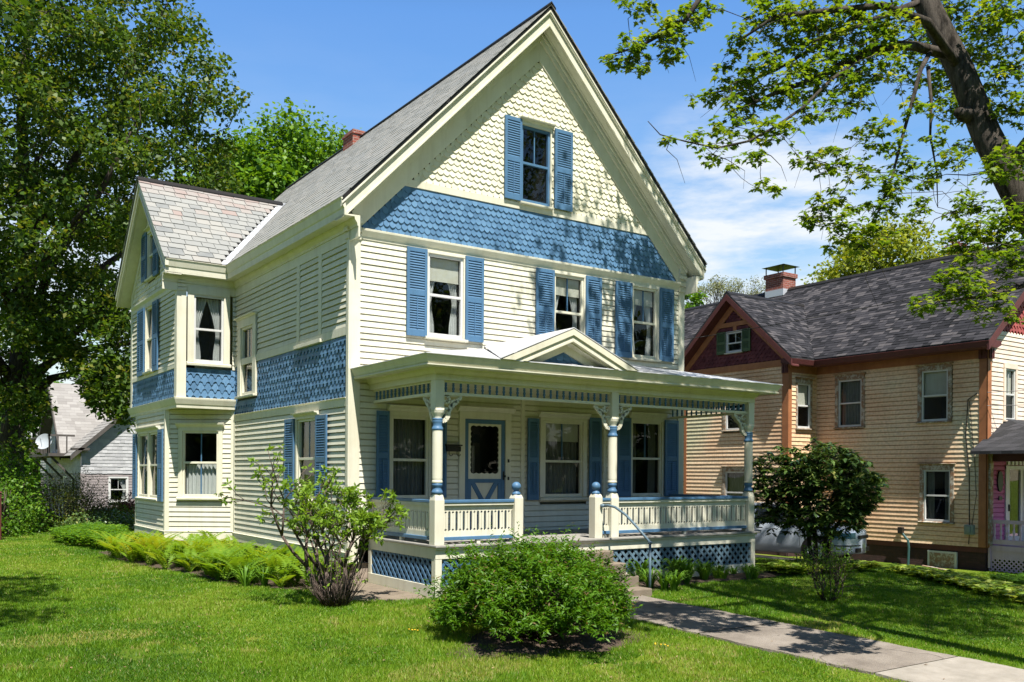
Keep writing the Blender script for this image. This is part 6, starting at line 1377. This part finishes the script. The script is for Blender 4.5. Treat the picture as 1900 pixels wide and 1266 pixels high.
for j in range(m_):
    f = (j + .5) / m_; pos = st + sdir * (L_ * f)[:, None]; ax = unit(sdir * .7 + rnd(ns) * .9); tn = np.clip(.25 + .5 * f * RNG.random(ns) + .2 * RNG.random(ns), 0, .9); tn = np.where((f > .85) & (RNG.random(ns) < .16), .98, tn)
    T.add_leaves(pos, .088 * RNG.uniform(.6, 1.25, ns) * (1 - .35 * f), unit(np.array([0, 0, 1.0]) + rnd(ns) * .8), ax, tn, 'lance')
T.finish('spirea_bush', 'round dense green bush on the lawn in front of the porch', 'bush', sb, M['twig'], LM['spirea'], crown='foliage', trunk='stems')
# sparse gnarled lilac at the corner
T = Tree(); lb = Vector((-1.18, -2.18, ground(-1.18, -2.18)))
def ltip(p, up=.5, n=8, size=.072, mat_t=(.2, 1)):
    ax = unit(RNG.normal(size=(n, 3)) * .8 + np.array([0, 0, up])); T.add_leaves(np.array([p] * n) + ax * .012, size * RNG.uniform(.6, 1.25, n), unit(rnd(n) + np.array([0, 0, .7])), ax, RNG.uniform(*mat_t, n), 'oval')
def grow(p, d, L_, r, k, tip, droop=0):
    q = p + d * L_; mid = p.lerp(q, .5) + Vector((random.gauss(0, .05), random.gauss(0, .05), random.gauss(0, .03))) * L_ * 2; T.mb.tube([p, mid, q], [r, r * .85, r * .7], 6)
    for f in (.6, 1):
        if k <= 2 and random.random() < .42: tip(p.lerp(q, f) + Vector((random.gauss(0, .015), random.gauss(0, .015), .01)))
    if k == 0: tip(q); return
    for _ in range(2 if random.random() < .55 else 3):
        dd = (d + Vector((random.gauss(0, .42), random.gauss(0, .42), random.gauss(.1, .28) - droop))).normalized(); grow(q, dd, L_ * random.uniform(.62, .95), max(.0022, r * .6), k - 1, tip, droop)
for ang, tilt, L_, r in ((2.75, .5, .62, .045), (2.5, .3, .56, .04), (3.6, .25, .5, .032), (5.4, .12, .54, .032), (.0, .16, .5, .03), (1.2, .2, .46, .026), (5.9, .3, .40, .024), (2.2, .16, .5, .028)):
    d = Vector((math.cos(ang) * math.sin(tilt), math.sin(ang) * math.sin(tilt), math.cos(tilt))); grow(lb + Vector((math.cos(ang) * .08, math.sin(ang) * .08, 0)), d, L_, r, 4, ltip)
for k in range(120):   # thicket of suckers at the foot
    a = random.uniform(0, 6.283); q = lb + Vector((math.cos(a) * random.uniform(.1, .5), math.sin(a) * random.uniform(.1, .5), random.uniform(.25, .8))); p = lb + Vector((math.cos(a) * .15, math.sin(a) * .15, 0)); T.mb.tube([p, p.lerp(q, .5) + Vector((random.gauss(0, .04), random.gauss(0, .04), 0)), q], [.006, .005, .002], 4)
    if random.random() < .4: ltip(q, n=6, size=.05)
for p in (lb + Vector((-.42, .12, 1.22)), lb + Vector((-.1, -.05, 1.15)), lb + Vector((.1, .1, 1.05)), lb + Vector((.35, 0, 1.0))):   # old flower heads
    for _ in range(60): q = p + Vector((random.gauss(0, .06), random.gauss(0, .06), random.gauss(0, .08))); T.mb.tube([q, q + Vector((random.gauss(0, .03), random.gauss(0, .03), random.gauss(0, .03)))], .004, 4)
T.finish('lilac_bush', 'sparse gnarled shrub with small new leaves at the house corner', 'bush', lb, M['twig'], LM['lilac'], crown='foliage', trunk='stems')
# dark rhododendron right of the porch
T = Tree(); rb = Vector((9.05, -2.35, ground(9.05, -2.35))); rc = rb + Vector((.0, 0, 1.55))
for ang in (0, 1.1, 2.3, 3.4, 4.4, 5.5):
    q = rc + Vector((math.cos(ang) * .7, math.sin(ang) * .7, random.uniform(-.2, .4))); p = rb + Vector((math.cos(ang) * .12, math.sin(ang) * .12, 0)); T.stem([p, p.lerp(q, .35) + Vector((-.1 * math.cos(ang), -.1 * math.sin(ang), .15)), p.lerp(q, .7) + Vector((0, 0, .1)), q], .05, .02, 6)
k = 0
while k < 1250:
    d = rnd(1)[0]; r = random.random() ** .3; lump = 1 + .13 * math.sin(3 * math.atan2(d[1], d[0]) + 1.2) + .09 * math.sin(5 * d[2] + 2 * d[0]); p = rc + Vector((d[0] * 1.33 * r * lump, d[1] * 1.2 * r * lump, d[2] * 1.02 * r * lump))
    if p.z < rb.z + .58 + .25 * random.random() + .25 * max(0, d[0]): continue
    k += 1
    if k % 3 == 0: T.branch_to(p, .005, .02, .02, .05, 3, 4)
    m_ = random.randint(8, 12); th = RNG.uniform(0, 2 * np.pi, m_); dr = RNG.uniform(-.35, .75, m_); ax = np.stack([np.cos(th), np.sin(th), -dr], 1) + np.array([d[0], d[1], d[2]]) * .35; nr = unit(np.stack([np.cos(th) * dr, np.sin(th) * dr, np.ones(m_)], 1))
    T.add_leaves(np.array([p] * m_), .16 * RNG.uniform(.7, 1.2, m_), nr, ax, np.clip(RNG.random(m_) ** 1.3, 0, 1), 'oval' if k % 2 else 'lance')
T.finish('rhododendron', 'dark glossy broadleaf bush between the porch and the parked car', 'bush', rb, M['barkd'], LM['rhodo'], crown='foliage', trunk='stems')
# thin twiggy bush on the right lawn
T = Tree(); wb = Vector((5.9, -4.88, ground(5.9, -4.88)))
def stip(p): ltip(p, n=4, size=.042, mat_t=(.0, .7))
for k in range(22):
    ang = random.uniform(0, 6.283); tilt = random.uniform(.1, .6); d = Vector((math.cos(ang) * math.sin(tilt), math.sin(ang) * math.sin(tilt), math.cos(tilt))); grow(wb + Vector((math.cos(ang) * .07, math.sin(ang) * .07, 0)), d, random.uniform(.24, .4), .009, 2, stip)
for k in range(26): ltip(wb + Vector((random.gauss(0, .13), random.gauss(0, .13), random.uniform(.08, .22))), n=8, size=.07)
T.finish('twiggy_bush', 'thin twiggy small bush on the shaded lawn right of the path', 'bush', wb, M['twig'], LM['lilac'], crown='foliage', trunk='stems')
# forsythia mound and leafy growth by the left edge
def mound(name, label, base, rad, n, per, leaf, mat, shape='kite', tone=(.15, .95), spread=.16, stems=60, lo=.12, cat='bush'):
    T = Tree(); b = Vector(base)
    for _ in range(stems):
        a = random.uniform(0, 6.283); el = random.uniform(.1, 1.5); q = b + Vector((math.cos(a) * math.cos(el) * rad[0], math.sin(a) * math.cos(el) * rad[1], math.sin(el) * rad[2])); p = b + Vector((math.cos(a) * .2 * rad[0], math.sin(a) * .2 * rad[1], 0)); T.mb.tube([p, p.lerp(q, .55) + Vector((0, 0, .15 * rad[2])), q], [.012, .009, .003], 4)
    ph = [random.uniform(0, 6) for _ in range(3)]
    for _ in range(n):
        a = random.uniform(0, 6.283); s = random.uniform(-.05, 1); el = math.asin(s); r = random.uniform(.6, 1) * (1 + .14 * math.sin(3 * a + ph[0]) * math.cos(el) + .1 * math.sin(6 * a + 4 * el + ph[1])); p = b + Vector((math.cos(a) * math.cos(el) * rad[0] * r, math.sin(a) * math.cos(el) * rad[1] * r, lo + s * rad[2] * r))
        sprays(p, (spread * 1.6,) * 3, 3, per, leaf, spread, .8, shape, tone, .6, T)
    return T.finish(name, label, cat, b, M['twig'], LM[mat], crown='foliage', trunk='stems')
mound('forsythia_bush', 'large arching olive green bush in front of the distant grey house', (-1.35, 19.2, ground(-1.35, 19.2)), (2.0, 1.8, 1.75), 520, 7, .085, 'forsythia', 'lance', spread=.2, stems=160)
mound('overgrown_bush', 'leafy light green bush at the left edge by the maple trunk', (-3.35, 17.4, ground(-3.35, 17.4)), (1.15, 1.1, 2.3), 300, 7, .10, 'fresh', 'kite', spread=.2)
mound('leafy_sapling', 'upright green sapling in front of the maple trunk at far left', (-3.6, 15.2, .2), (.6, .6, 1.5), 90, 7, .1, 'fresh', 'kite', spread=.18)
mound('green_bush', 'low bright green bush at the foot of the grey house corner', (.35, 21.5, ground(.35, 21.5)), (1.3, 1.0, .55), 150, 7, .10, 'fresh', spread=.2, stems=20)
mound('green_bush', 'dark shaded low bush beneath the large olive green bush', (-.75, 17.0, ground(-.75, 17.0)), (1.2, .7, .35), 110, 7, .09, 'rhodo', spread=.2, stems=20)
mound('dark_bush', 'dark green bush in front of the peach house porch lattice', (17.1, -3.9, ground(17.1, -3.9)), (1.3, 1.0, .75), 260, 7, .07, 'lily', 'lance', tone=(0, .5), spread=.14, stems=40)
mound('red_bush', 'dark red brown bush beside the bay of the cream house', (1.2, 22.3, ground(1.2, 22.3)), (.85, .8, 1.05), 200, 7, .08, 'red', spread=.15, stems=40)
# red post at the extreme left
pb = at(-3, 985, 24); mb = MB(); q = Vector((pb.x, pb.y, ground(pb.x, pb.y))); mb.box(q.x - .13, q.x + .06, q.y - .1, q.y + .1, q.z - .1, q.z + 1.25); mb.add([(q.x - .15, q.y - .12, q.z + 1.25), (q.x + .08, q.y - .12, q.z + 1.25), (q.x + .08, q.y + .12, q.z + 1.25), (q.x - .15, q.y + .12, q.z + 1.25), (q.x - .03, q.y, q.z + 1.34)], [(0, 1, 4), (1, 2, 4), (2, 3, 4), (3, 0, 4)])
tag(mb.build('post', paint('faded_red_paint', (.10, .022, .02), (.07, .016, .016)), None, base=q, bevel=.01), 'faded red wooden post at the far left edge of the lawn', 'post')

# fern bed along the foundation
def fern_bed():
    V = []; F = []; Tn = []; off = 0; P = []; S = []; Nn = []; A = []; To = []
    NF = 6
    poly = [(-.25, -.1), (-1.05, -.4), (-1.65, 1.1), (-1.95, 3.2), (-2.3, 5.5), (-2.4, 7.0), (-1.5, 6.9), (-.3, 5.6)]
    k = 0
    while k < 135:
        x, y = random.uniform(-2.4, -.2), random.uniform(-.4, 7.2)
        if not inpoly((x, y), poly): continue
        k += 1; yel = min(1, max(0, (y - 2.6) / 2.2)) * .5; z0 = ground(x, y); sc = random.uniform(.75, 1.15)
        for _ in range(NF):
            a = random.uniform(0, 6.283); Lf = random.uniform(.42, .74) * sc; up_ = random.uniform(.8, 1.5)
            d = np.array([math.cos(a), math.sin(a), 0]); side = np.array([-math.sin(a), math.cos(a), 0]); base_t = np.clip(random.uniform(.1, .6) * (1 - yel) + yel * random.uniform(.55, 1), 0, 1)
            for j in range(15):
                f = (j + 1) / 16; p = np.array([x, y, z0]) + d * Lf * (.25 * f + .55 * f * f) + np.array([0, 0, Lf * up_ * (f - .42 * f * f)]); wd = .17 * Lf * math.sin(math.pi * min(1, f * .9 + .08)) ** .8 + .012; tdir = unit((d * (.25 + 1.1 * f) + np.array([0, 0, up_ * (1 - .84 * f)]))[None])[0]
                nn = np.cross(side, tdir); nn = nn if nn[2] > 0 else -nn
                for sg in (-1, 1): P.append(p); S.append(wd * 1.25); Nn.append(nn); A.append(side * sg + tdir * .45); To.append(np.clip(base_t + random.gauss(0, .06), 0, 1))
    v, f, t = leaf_arrays(np.array(P), np.array(S), np.array(Nn), np.array(A), np.array(To), 'lance')
    o = np_mesh('ferns', v, f, t, LM['fern']); tag(o, 'bed of light green ferns along the left foundation', 'ferns', kind='stuff')
fern_bed()
def strap_clump(n, h, spread, w, P, F, T, x, y, z, tone=(.1, .9)):
    for _ in range(n):
        a = random.uniform(0, 6.283); L_ = h * random.uniform(.6, 1.15); out = spread * random.uniform(.3, 1.2); tn = random.uniform(*tone); s = (-math.sin(a), math.cos(a)); o = len(P); bx, by = x + math.cos(a) * .04, y + math.sin(a) * .04
        for j in range(6):
            f = j / 5; rr = out * f ** 1.5; zz = L_ * (f * 1.25 - .45 * f * f - .25 * f ** 4); ww = w * (1 - f ** 3) * (.7 + .3 * min(1, f * 4)) + .0008
            for sg in (-1, 1): P.append((bx + math.cos(a) * rr + s[0] * ww * sg, by + math.sin(a) * rr + s[1] * ww * sg, z + zz)); T.append(tn)
        F += [(o + 2 * j, o + 2 * j + 1, o + 2 * j + 3, o + 2 * j + 2) for j in range(5)]
def strap_plant(label, x, y, n, h, spread, w, group, tone=(.1, .9), k=3, sp=.12):
    P = []; F = []; T = []
    for _ in range(k): strap_clump(n // k, h, spread, w, P, F, T, x + random.gauss(0, sp), y + random.gauss(0, sp), gz(x, y), tone)
    o = np_mesh('daylily', P, F, T, LM['lily'], None, (x, y, gz(x, y))); return tag(o, label, 'daylily', group)
LG = 'leafy perennials by the porch lattice'
strap_plant('arching strap leaved clump beside the foot of the handrail', 4.05, -2.95, 150, .50, .30, .012, LG)
strap_plant('taller leafy clump between the handrail and the lattice', 4.7, -2.7, 170, .62, .30, .018, LG, (.0, .7), 4, .18)
strap_plant('leafy clump in front of the middle of the lattice panel', 5.4, -2.6, 130, .48, .24, .014, LG, (.2, .9), 4, .18)
strap_plant('small strap leaved clump tucked against the porch steps', 3.7, -2.55, 60, .40, .2, .012, LG)
strap_plant('low grassy clump before the right half of the lattice', 6.1, -2.55, 130, .34, .22, .011, LG, (.3, 1), 5, .2)
strap_plant('low grassy clump at the right end of the lattice', 6.8, -2.5, 130, .30, .22, .011, LG, (.3, 1), 5, .2)
strap_plant('bright strap leaved clump at the near end of the ferns', -1.25, .5, 150, .5, .28, .013, 'strap leaved plants among the ferns', (.4, 1), 4, .2)
strap_plant('broad strap leaved clump near the middle of the fern bed', -1.4, 1.7, 120, .46, .28, .013, 'strap leaved plants among the ferns', (.4, 1), 4, .2)
strap_plant('strap leaved clump by the olive bush on the back lawn', -1.2, 15.6, 120, .5, .4, .02, 'strap leaved plants on the back lawn', (.2, .8), 4, .2)
def leaf_bed(name, label, poly, n, size, mat, h=.22, per=9, cat='plants', tone=(.2, 1)):
    xs = [p[0] for p in poly]; ys = [p[1] for p in poly]; P = []; S = []; Nn = []; A = []; T = []; k = 0
    while k < n:
        x, y = random.uniform(min(xs), max(xs)), random.uniform(min(ys), max(ys))
        if not inpoly((x, y), poly): continue
        k += 1; z = ground(x, y); tn = random.uniform(*tone)
        for _ in range(per):
            a = random.uniform(0, 6.283); f = random.random(); P.append((x + math.cos(a) * .05, y + math.sin(a) * .05, z + h * (.3 + .7 * f))); A.append((math.cos(a), math.sin(a), .5 - .9 * (1 - f) * random.random())); Nn.append((-.4 * math.cos(a), -.4 * math.sin(a), 1)); S.append(size * random.uniform(.6, 1.2)); T.append(min(1, max(0, tn + random.gauss(0, .12))))
    v, f, t = leaf_arrays(np.array(P), np.array(S), np.array(Nn), np.array(A, dtype=float), np.array(T), 'broad'); o = np_mesh(name, v, f, t, LM[mat]); return tag(o, label, cat, kind='stuff')
leaf_bed('hostas', 'pale variegated hosta bed along the right edge of the shaded lawn', [(8.6, -6.9), (9.6, -6.6), (11.2, -3.9), (11.4, -2.9), (10.5, -2.8), (9.9, -4.0), (8.9, -5.8)], 270, .17, 'hosta', .13)
leaf_bed('ground_cover', 'dark green leafy plants behind the pale hostas by the peach house', [(11.9, -5.4), (13.2, -3.6), (15.6, -2.6), (16.6, -2.6), (15.5, -4.2), (13.2, -6.2)], 480, .14, 'lily', .12, tone=(0, .6))
leaf_bed('hostas', 'light green hostas beside the right corner of the porch', [(7.3, -2.9), (7.45, -2.3), (8.6, -2.2), (10.2, -2.5), (10.1, -3.0), (8.4, -3.1)], 260, .15, 'hosta', .16)
leaf_bed('ground_cover', 'green leafy ground cover beside the bay of the cream house', [(-2.1, 8.6), (-1.4, 8.4), (-1.3, 10.5), (-.6, 14), (-1.6, 15.5), (-2.6, 13), (-2.7, 10.5)], 900, .11, 'fresh', .30, tone=(.1, .9))
# dandelion heads and a few fallen leaves near the bush
def dand(name, label, spots):
    for x, y in spots:
        t = thing(name, label, 'dandelions', (x, y, gz(x, y)), None); mb = MB()
        for _ in range(5):
            a, b = x + random.gauss(0, .07), y + random.gauss(0, .05); z = gz(a, b); mb.lathe((a, b), [(.002, z + .035), (.011, z + .04), (.012, z + .045), (.005, z + .05)], 8)
        mb.build('flower', M['dand'], t); mb = MB()
        for _ in range(9): mb.tube([(x + random.gauss(0, .03), y + random.gauss(0, .03), gz(x, y)), (x + random.gauss(0, .05), y + random.gauss(0, .05), gz(x, y) + .04)], .003, 4)
        mb.build('stem', LM['lily'], t)
M['dand'] = paint('dandelion_yellow', (.65, .42, .02), rough=.7, bump=0)
dand('dandelions', 'small patch of yellow flowers in the grass left of the round bush', [(-1.1, -4.2)]); dand('dandelions', 'small patch of yellow flowers in the grass right of the round bush', [(1.2, -6.1)])

n = 420; r_ = 7 + 16 * RNG.random(n) ** 1.3; a_ = HEAD + RNG.uniform(-.5, .5, n); lx, ly = EYE.x + r_ * np.sin(a_), EYE.y + r_ * np.cos(a_); ok = ~inside(lx, ly, [(.3, -2.3), (7.3, -2.3), (7.6, 12), (-1.3, 12), (-1.3, 6), (.3, 0)]) & (lx < 10)
lx, ly = lx[ok], ly[ok]; n = len(lx); onp = (lx > 1.9) & (lx < 4) & (ly < -3.4); lz = ground_np(lx, ly) + np.where(onp, .034, .03); th = RNG.uniform(0, 6.28, n)
v, f, t = leaf_arrays(np.stack([lx, ly, lz], 1), RNG.uniform(.02, .055, n), unit(np.array([0, 0, 1.0]) + rnd(n) * .3), np.stack([np.cos(th), np.sin(th), 0 * th], 1), RNG.random(n), 'oval')
M['dead'] = tone_mat('dead_leaves', [(0, (.09, .05, .03)), (.6, (.20, .13, .07)), (1, (.30, .22, .12))], bump=0)
tag(np_mesh('fallen_leaves', v, f, t, M['dead']), 'scattered small brown fallen leaves on the lawn and path', 'leaves', kind='stuff')

# =================================================================== cars
M['silver'] = metal('silver_car_paint', (.40, .45, .51), .25, .25); M['navy'] = metal('dark_blue_car_paint', (.012, .022, .05), .25, .3)
M['rubber'] = paint('tyre_rubber', (.015, .015, .016), rough=.85, bump=.1); M['lens'] = paint('headlight_lens', (.04, .12, .155), (.03, .08, .11), rough=.12, spec=.8, bump=0); M['tglass'] = metal('tinted_car_glass', (.02, .028, .035), .06, .2)
def make_car(label, loc, rz, body, lens=True):
    t = thing('parked_car', label, 'car', loc); B = Vector(loc); Rm = Matrix.Rotation(rz, 4, 'Z')
    def fin(mb, name, mat, parent, smooth=False, bevel=0):
        mb.v = [tuple(Rm @ Vector(p) + B) for p in mb.v]; return mb.build(name, mat, parent, smooth=smooth, bevel=bevel)
    def hw(x):
        if x > 1.15: return .86 * max(.02, (1 - ((x - 1.15) / 1.06) ** 3.4)) ** .5
        if x < -1.4: return .86 * max(.02, (1 - ((-1.4 - x) / .86) ** 3.6)) ** .5
        return .86
    def top(x):
        if x > .85: return .985 - .16 * ((x - .85) / 1.3) ** 1.6
        if x < -1.55: return 1.02 - .04 * ((-1.55 - x) / .6)
        return .985 + (0.85 - x) * .015
    xs = [-2.255, -2.24, -2.2, -2.1, -1.9, -1.6, -1.2, -.6, 0, .6, .85, 1.15, 1.4, 1.65, 1.85, 2.0, 2.1, 2.16, 2.19, 2.205]; mb = MB(); vs = []
    for x in xs:
        w, tp = hw(x), top(x); lo = .2 if abs(x) < 2.0 else .24
        prof = [(0, lo), (w * .9, lo), (w * .985, lo + .06), (w * 1.0, .44), (w * 1.005, .58), (w * .985, .70), (w * .95, tp - .10), (w * .87, tp - .03), (w * .6, tp), (0, tp + .02)]
        vs += [(x, -y, z) for y, z in prof] + [(x, y, z) for y, z in prof[::-1][1:]]
    k = 19; fs = [(i * k + j, i * k + j + 1, (i + 1) * k + j + 1, (i + 1) * k + j) for i in range(len(xs) - 1) for j in range(k - 1)] + [tuple(range(k)), tuple((len(xs) - 1) * k + j for j in range(k))]
    mb.add(vs, fs); bo = fin(mb, 'body', body, t, True)
    mb = MB(); G = [(-1.75, .70, 1.0, 0), (-1.15, .60, 1.36, 0), (-.5, .58, 1.42, 0), (.1, .58, 1.39, 0), (.95, .70, .97, 0)]; vs = []
    for x, w, z, _ in G: vs += [(x, -.80, .97), (x, -w - .02, z - .03), (x, -w * .7, z), (x, w * .7, z), (x, w + .02, z - .03), (x, .80, .97)]
    fs = [(i * 6 + j, i * 6 + j + 1, i * 6 + j + 7, i * 6 + j + 6) for i in range(4) for j in range(5)] + [(0, 1, 2, 3, 4, 5), (24, 25, 26, 27, 28, 29)]; mb.add(vs, fs); fin(mb, 'window', M['tglass'], t)
    mb = MB()
    for y in (-1, 1):
        mb.tube([(.95, y * .77, .98), (.1, y * .605, 1.37), (-.5, y * .61, 1.40), (-1.15, y * .63, 1.34), (-1.75, y * .77, 1.0)], .03, 6); mb.tube([(-.35, y * .62, 1.39), (-.35, y * .82, .98)], .03, 6)
    mb.add([(.12, -.58, 1.40), (.12, .58, 1.40), (-.5, .59, 1.435), (-1.15, .6, 1.37), (-1.15, -.6, 1.37), (-.5, -.59, 1.435)], [(0, 1, 2, 5), (5, 2, 3, 4)]); fin(mb, 'roof', body, t)
    for x in (1.32, -1.32):
        for y in (-1, 1):
            mb = MB(); c = [(x, y * .868, .31)]; 
            def ring(r, yy): return [(x + r * math.cos(a), yy, .31 + r * math.sin(a)) for a in [2 * math.pi * q / 28 for q in range(28)]]
            def drum(mb, rs):
                vs = [p for r, yy in rs for p in ring(r, yy)]; n = len(rs); mb.add(vs, [(i * 28 + q, i * 28 + (q + 1) % 28, (i + 1) * 28 + (q + 1) % 28, (i + 1) * 28 + q) for i in range(n - 1) for q in range(28)] + [tuple(range(28)), tuple((n - 1) * 28 + q for q in range(28))])
            drum(mb, [(.37, y * .6), (.37, y * .868)]); fin(mb, 'wheel_arch', M['black'], t)
            mb = MB(); drum(mb, [(.28, y * .7), (.31, y * .72), (.315, y * .86), (.29, y * .885), (.21, y * .885)]); wo = fin(mb, 'wheel', M['rubber'], t, False)
            mb = MB(); drum(mb, [(.205, y * .886), (.19, y * .892), (.17, y * .880)])
            for q in range(7):
                a = q * 2 * math.pi / 7; ca, sa = math.cos(a), math.sin(a); mb.tube([(x + .03 * ca, y * .895, .31 + .03 * sa), (x + .18 * ca, y * .89, .31 + .18 * sa)], .022, 5)
            fin(mb, 'rim', M['flash'], wo)
    for y in (-1, 1):   # wrapped headlights and tail lights
        for nm, xr, z0, z1, mt in (('headlight', [1.60, 1.75, 1.88, 2.0, 2.08, 2.14], .605, .755, 'lens'), ('tail_light', [-2.22, -2.16, -2.05, -1.95], .66, .84, 'taill')):
            mb = MB(); vs = []
            for i, x in enumerate(xr): w = hw(x) * .995 + .012; s = (.035 * (1 - i / (len(xr) - 1))); vs += [(x, y * w, z0 + s), (x, y * (w - .012), z1 - s * .3)]
            mb.add(vs, [(2 * i, 2 * i + 1, 2 * i + 3, 2 * i + 2) for i in range(len(xr) - 1)]); fin(mb, nm, M[mt], t)
    mb = MB(); vs = []
    sx = [x for x in np.linspace(1.75, 2.19, 12)]
    for zz, off in ((.43, .006), (.455, .006)):
        vs += [(x + .004, -hw(x) * 1.003 - off, zz) for x in sx] + [(x + .004, hw(x) * 1.003 + off, zz) for x in sx[::-1]]
    n = 24; mb.add(vs, [(i, i + 1, n + i + 1, n + i) for i in range(n - 1)]); fin(mb, 'bumper_strip', M['black'], t)
    mb = MB(); mb.box(2.17, 2.212, -.32, .32, .60, .69); mb.box(2.14, 2.20, -.42, .42, .27, .38); fin(mb, 'grille', M['black'], t, bevel=.01)
    mb = MB()
    for y in (-1, 1): mb.box(.55, .72, y * .86 - .0, y * .86 + y * .16, .97, 1.08)
    fin(mb, 'mirror', body, t, bevel=.03)
    mb = MB()
    for y in (-1, 1):
        mb.tube([(.92, y * .868, .40), (.95, y * .868, .88)], .004, 4); mb.tube([(-.28, y * .872, .3), (-.26, y * .84, .96)], .004, 4); mb.box(-.22, -.06, y * .86, y * .885, .80, .83)
    fin(mb, 'door', M['black'], t); return t
M['taill'] = paint('tail_light_red', (.3, .02, .02), rough=.15, bump=0)
def heading(rz): return Vector((math.cos(rz), math.sin(rz), 0))
rz = R(-90 + 16); nose = Vector((13.7, -.15, 0)); c = nose - heading(rz) * 2.2; make_car('silver sedan parked behind the dark broadleaf bush', (c.x, c.y, ground(c.x, c.y) + .02), rz, M['silver'])
rz = R(-90); nose = Vector((9.95, 1.35, 0)); c = nose - heading(rz) * 2.2; make_car('dark blue car parked behind the right end of the porch', (c.x, c.y, ground(c.x, c.y) + .02), rz, M['navy'])

# overhead service wires
def wire(label, a, b, sag, r=.009):
    mb = MB(); a, b = Vector(a), Vector(b); mb.tube([a.lerp(b, k / 16) - Vector((0, 0, sag * 4 * (k / 16) * (1 - k / 16))) for k in range(17)], r, 5); o = mb.build('wire', M['black'], None, base=a); return tag(o, label, 'wire', 'overhead wires')
wire('thin black wire crossing in front of the peach house dark roof', (7.7, 3.0, 5.0), (19.2, -9.0, 8.3), .35, .008)
wire('upper black service wire at the corner of the peach house', (NX - .1, NY0 - .05, 4.3), (24, -9, 5.6), .25); wire('lower black service wire at the corner of the peach house', (NX - .1, NY0 - .05, 3.95), (24, -9, 5.0), .25)

# =================================================================== sky and sun
sun_dir = Vector((-.27, -1, 1.88)).normalized(); el = math.asin(sun_dir.z); rot = math.atan2(sun_dir.x, sun_dir.y)
sl = bpy.data.lights.new('sun', 'SUN'); sl.energy = 5.0; sl.angle = R(.53); sl.color = (1, .955, .88)
so = bpy.data.objects.new('sun', sl); COL.objects.link(so); so.rotation_euler = (-sun_dir).to_track_quat('-Z', 'Y').to_euler()
w = bpy.data.worlds.new('World'); SC.world = w; w.use_nodes = True; nt = w.node_tree; L = nt.links; bg = nt.nodes['Background']
sky = nt.nodes.new('ShaderNodeTexSky'); sky.sky_type = 'NISHITA'; sky.sun_disc = False; sky.sun_elevation = el; sky.sun_rotation = rot; sky.air_density = 1.6; sky.dust_density = .4; sky.ozone_density = 3.0; sky.altitude = 200
tc = nt.nodes.new('ShaderNodeTexCoord'); mp = nt.nodes.new('ShaderNodeMapping'); mp.inputs['Scale'].default_value = (1.3, 1.3, 5.5); mp.inputs['Location'].default_value = (1.15, .4, .65); L.new(tc.outputs['Generated'], mp.inputs[0])
cn = N(nt, 'ShaderNodeTexNoise', Scale=2.2, Detail=7.0, Roughness=.55); L.new(mp.outputs[0], cn.inputs['Vector'])
cr_ = ramp(nt, cn.outputs[0], [(.40, (0, 0, 0)), (.64, (1, 1, 1))])
sp = N(nt, 'ShaderNodeSeparateXYZ'); L.new(tc.outputs['Generated'], sp.inputs[0])
hz = ramp(nt, sp.outputs[2], [(.05, (1, 1, 1)), (.22, (.7, .7, .7)), (.33, (.12, .12, .12)), (.45, (0, 0, 0))])
mu0 = N(nt, 'ShaderNodeMath', operation='MULTIPLY'); L.new(cr_.outputs[0], mu0.inputs[0]); L.new(hz.outputs[0], mu0.inputs[1]); acc = mu0
wn = N(nt, 'ShaderNodeTexNoise', Scale=5.0, Detail=8.0, Roughness=.6); L.new(mp.outputs[0], wn.inputs['Vector']); wr = ramp(nt, wn.outputs[0], [(.36, (0, 0, 0)), (.62, (1, 1, 1))])
nv = N(nt, 'ShaderNodeVectorMath', operation='NORMALIZE'); L.new(tc.outputs['Generated'], nv.inputs[0])
for dirv, lo, amt in (((.732, .632, .245), .985, .95), ((.78, .6, .2), .99, .8), ((.15, .98, .14), .975, 1)):    # three low banks of thin cloud
    dp = N(nt, 'ShaderNodeVectorMath', operation='DOT_PRODUCT'); L.new(nv.outputs[0], dp.inputs[0]); dp.inputs[1].default_value = tuple(Vector(dirv).normalized())
    rr_ = N(nt, 'ShaderNodeMapRange', interpolation_type='SMOOTHSTEP'); L.new(dp.outputs['Value'], rr_.inputs[0]); rr_.inputs[1].default_value = lo; rr_.inputs[2].default_value = 1; rr_.inputs[4].default_value = amt
    pm = N(nt, 'ShaderNodeMath', operation='MULTIPLY'); L.new(rr_.outputs[0], pm.inputs[0]); L.new(wr.outputs[0], pm.inputs[1])
    mx_ = N(nt, 'ShaderNodeMath', operation='MAXIMUM'); L.new(acc.outputs[0], mx_.inputs[0]); L.new(pm.outputs[0], mx_.inputs[1]); acc = mx_
mu = acc
el_ = ramp(nt, sp.outputs[2], [(.0, (1.15, 1.2, 1.2)), (.2, (.92, 1.15, 1.35)), (.45, (.76, 1.14, 1.6)), (.62, (.34, .38, .42))])
tint = N(nt, 'ShaderNodeMixRGB', blend_type='MULTIPLY'); tint.inputs[0].default_value = 1; L.new(el_.outputs[0], tint.inputs[2]); L.new(sky.outputs[0], tint.inputs[1])
mx = N(nt, 'ShaderNodeMixRGB'); L.new(mu.outputs[0], mx.inputs[0]); L.new(tint.outputs[0], mx.inputs[1]); mx.inputs[2].default_value = (7.6, 7.9, 8.2, 1)
L.new(mx.outputs[0], bg.inputs[0]); bg.inputs[1].default_value = .058
SC.view_settings.view_transform = 'Standard'; SC.view_settings.look = 'None'; SC.view_settings.gamma = 1; SC.view_settings.exposure = 1.12
SC.cycles.max_bounces = 8; SC.cycles.diffuse_bounces = 4; SC.cycles.transparent_max_bounces = 12; SC.cycles.use_denoising = True
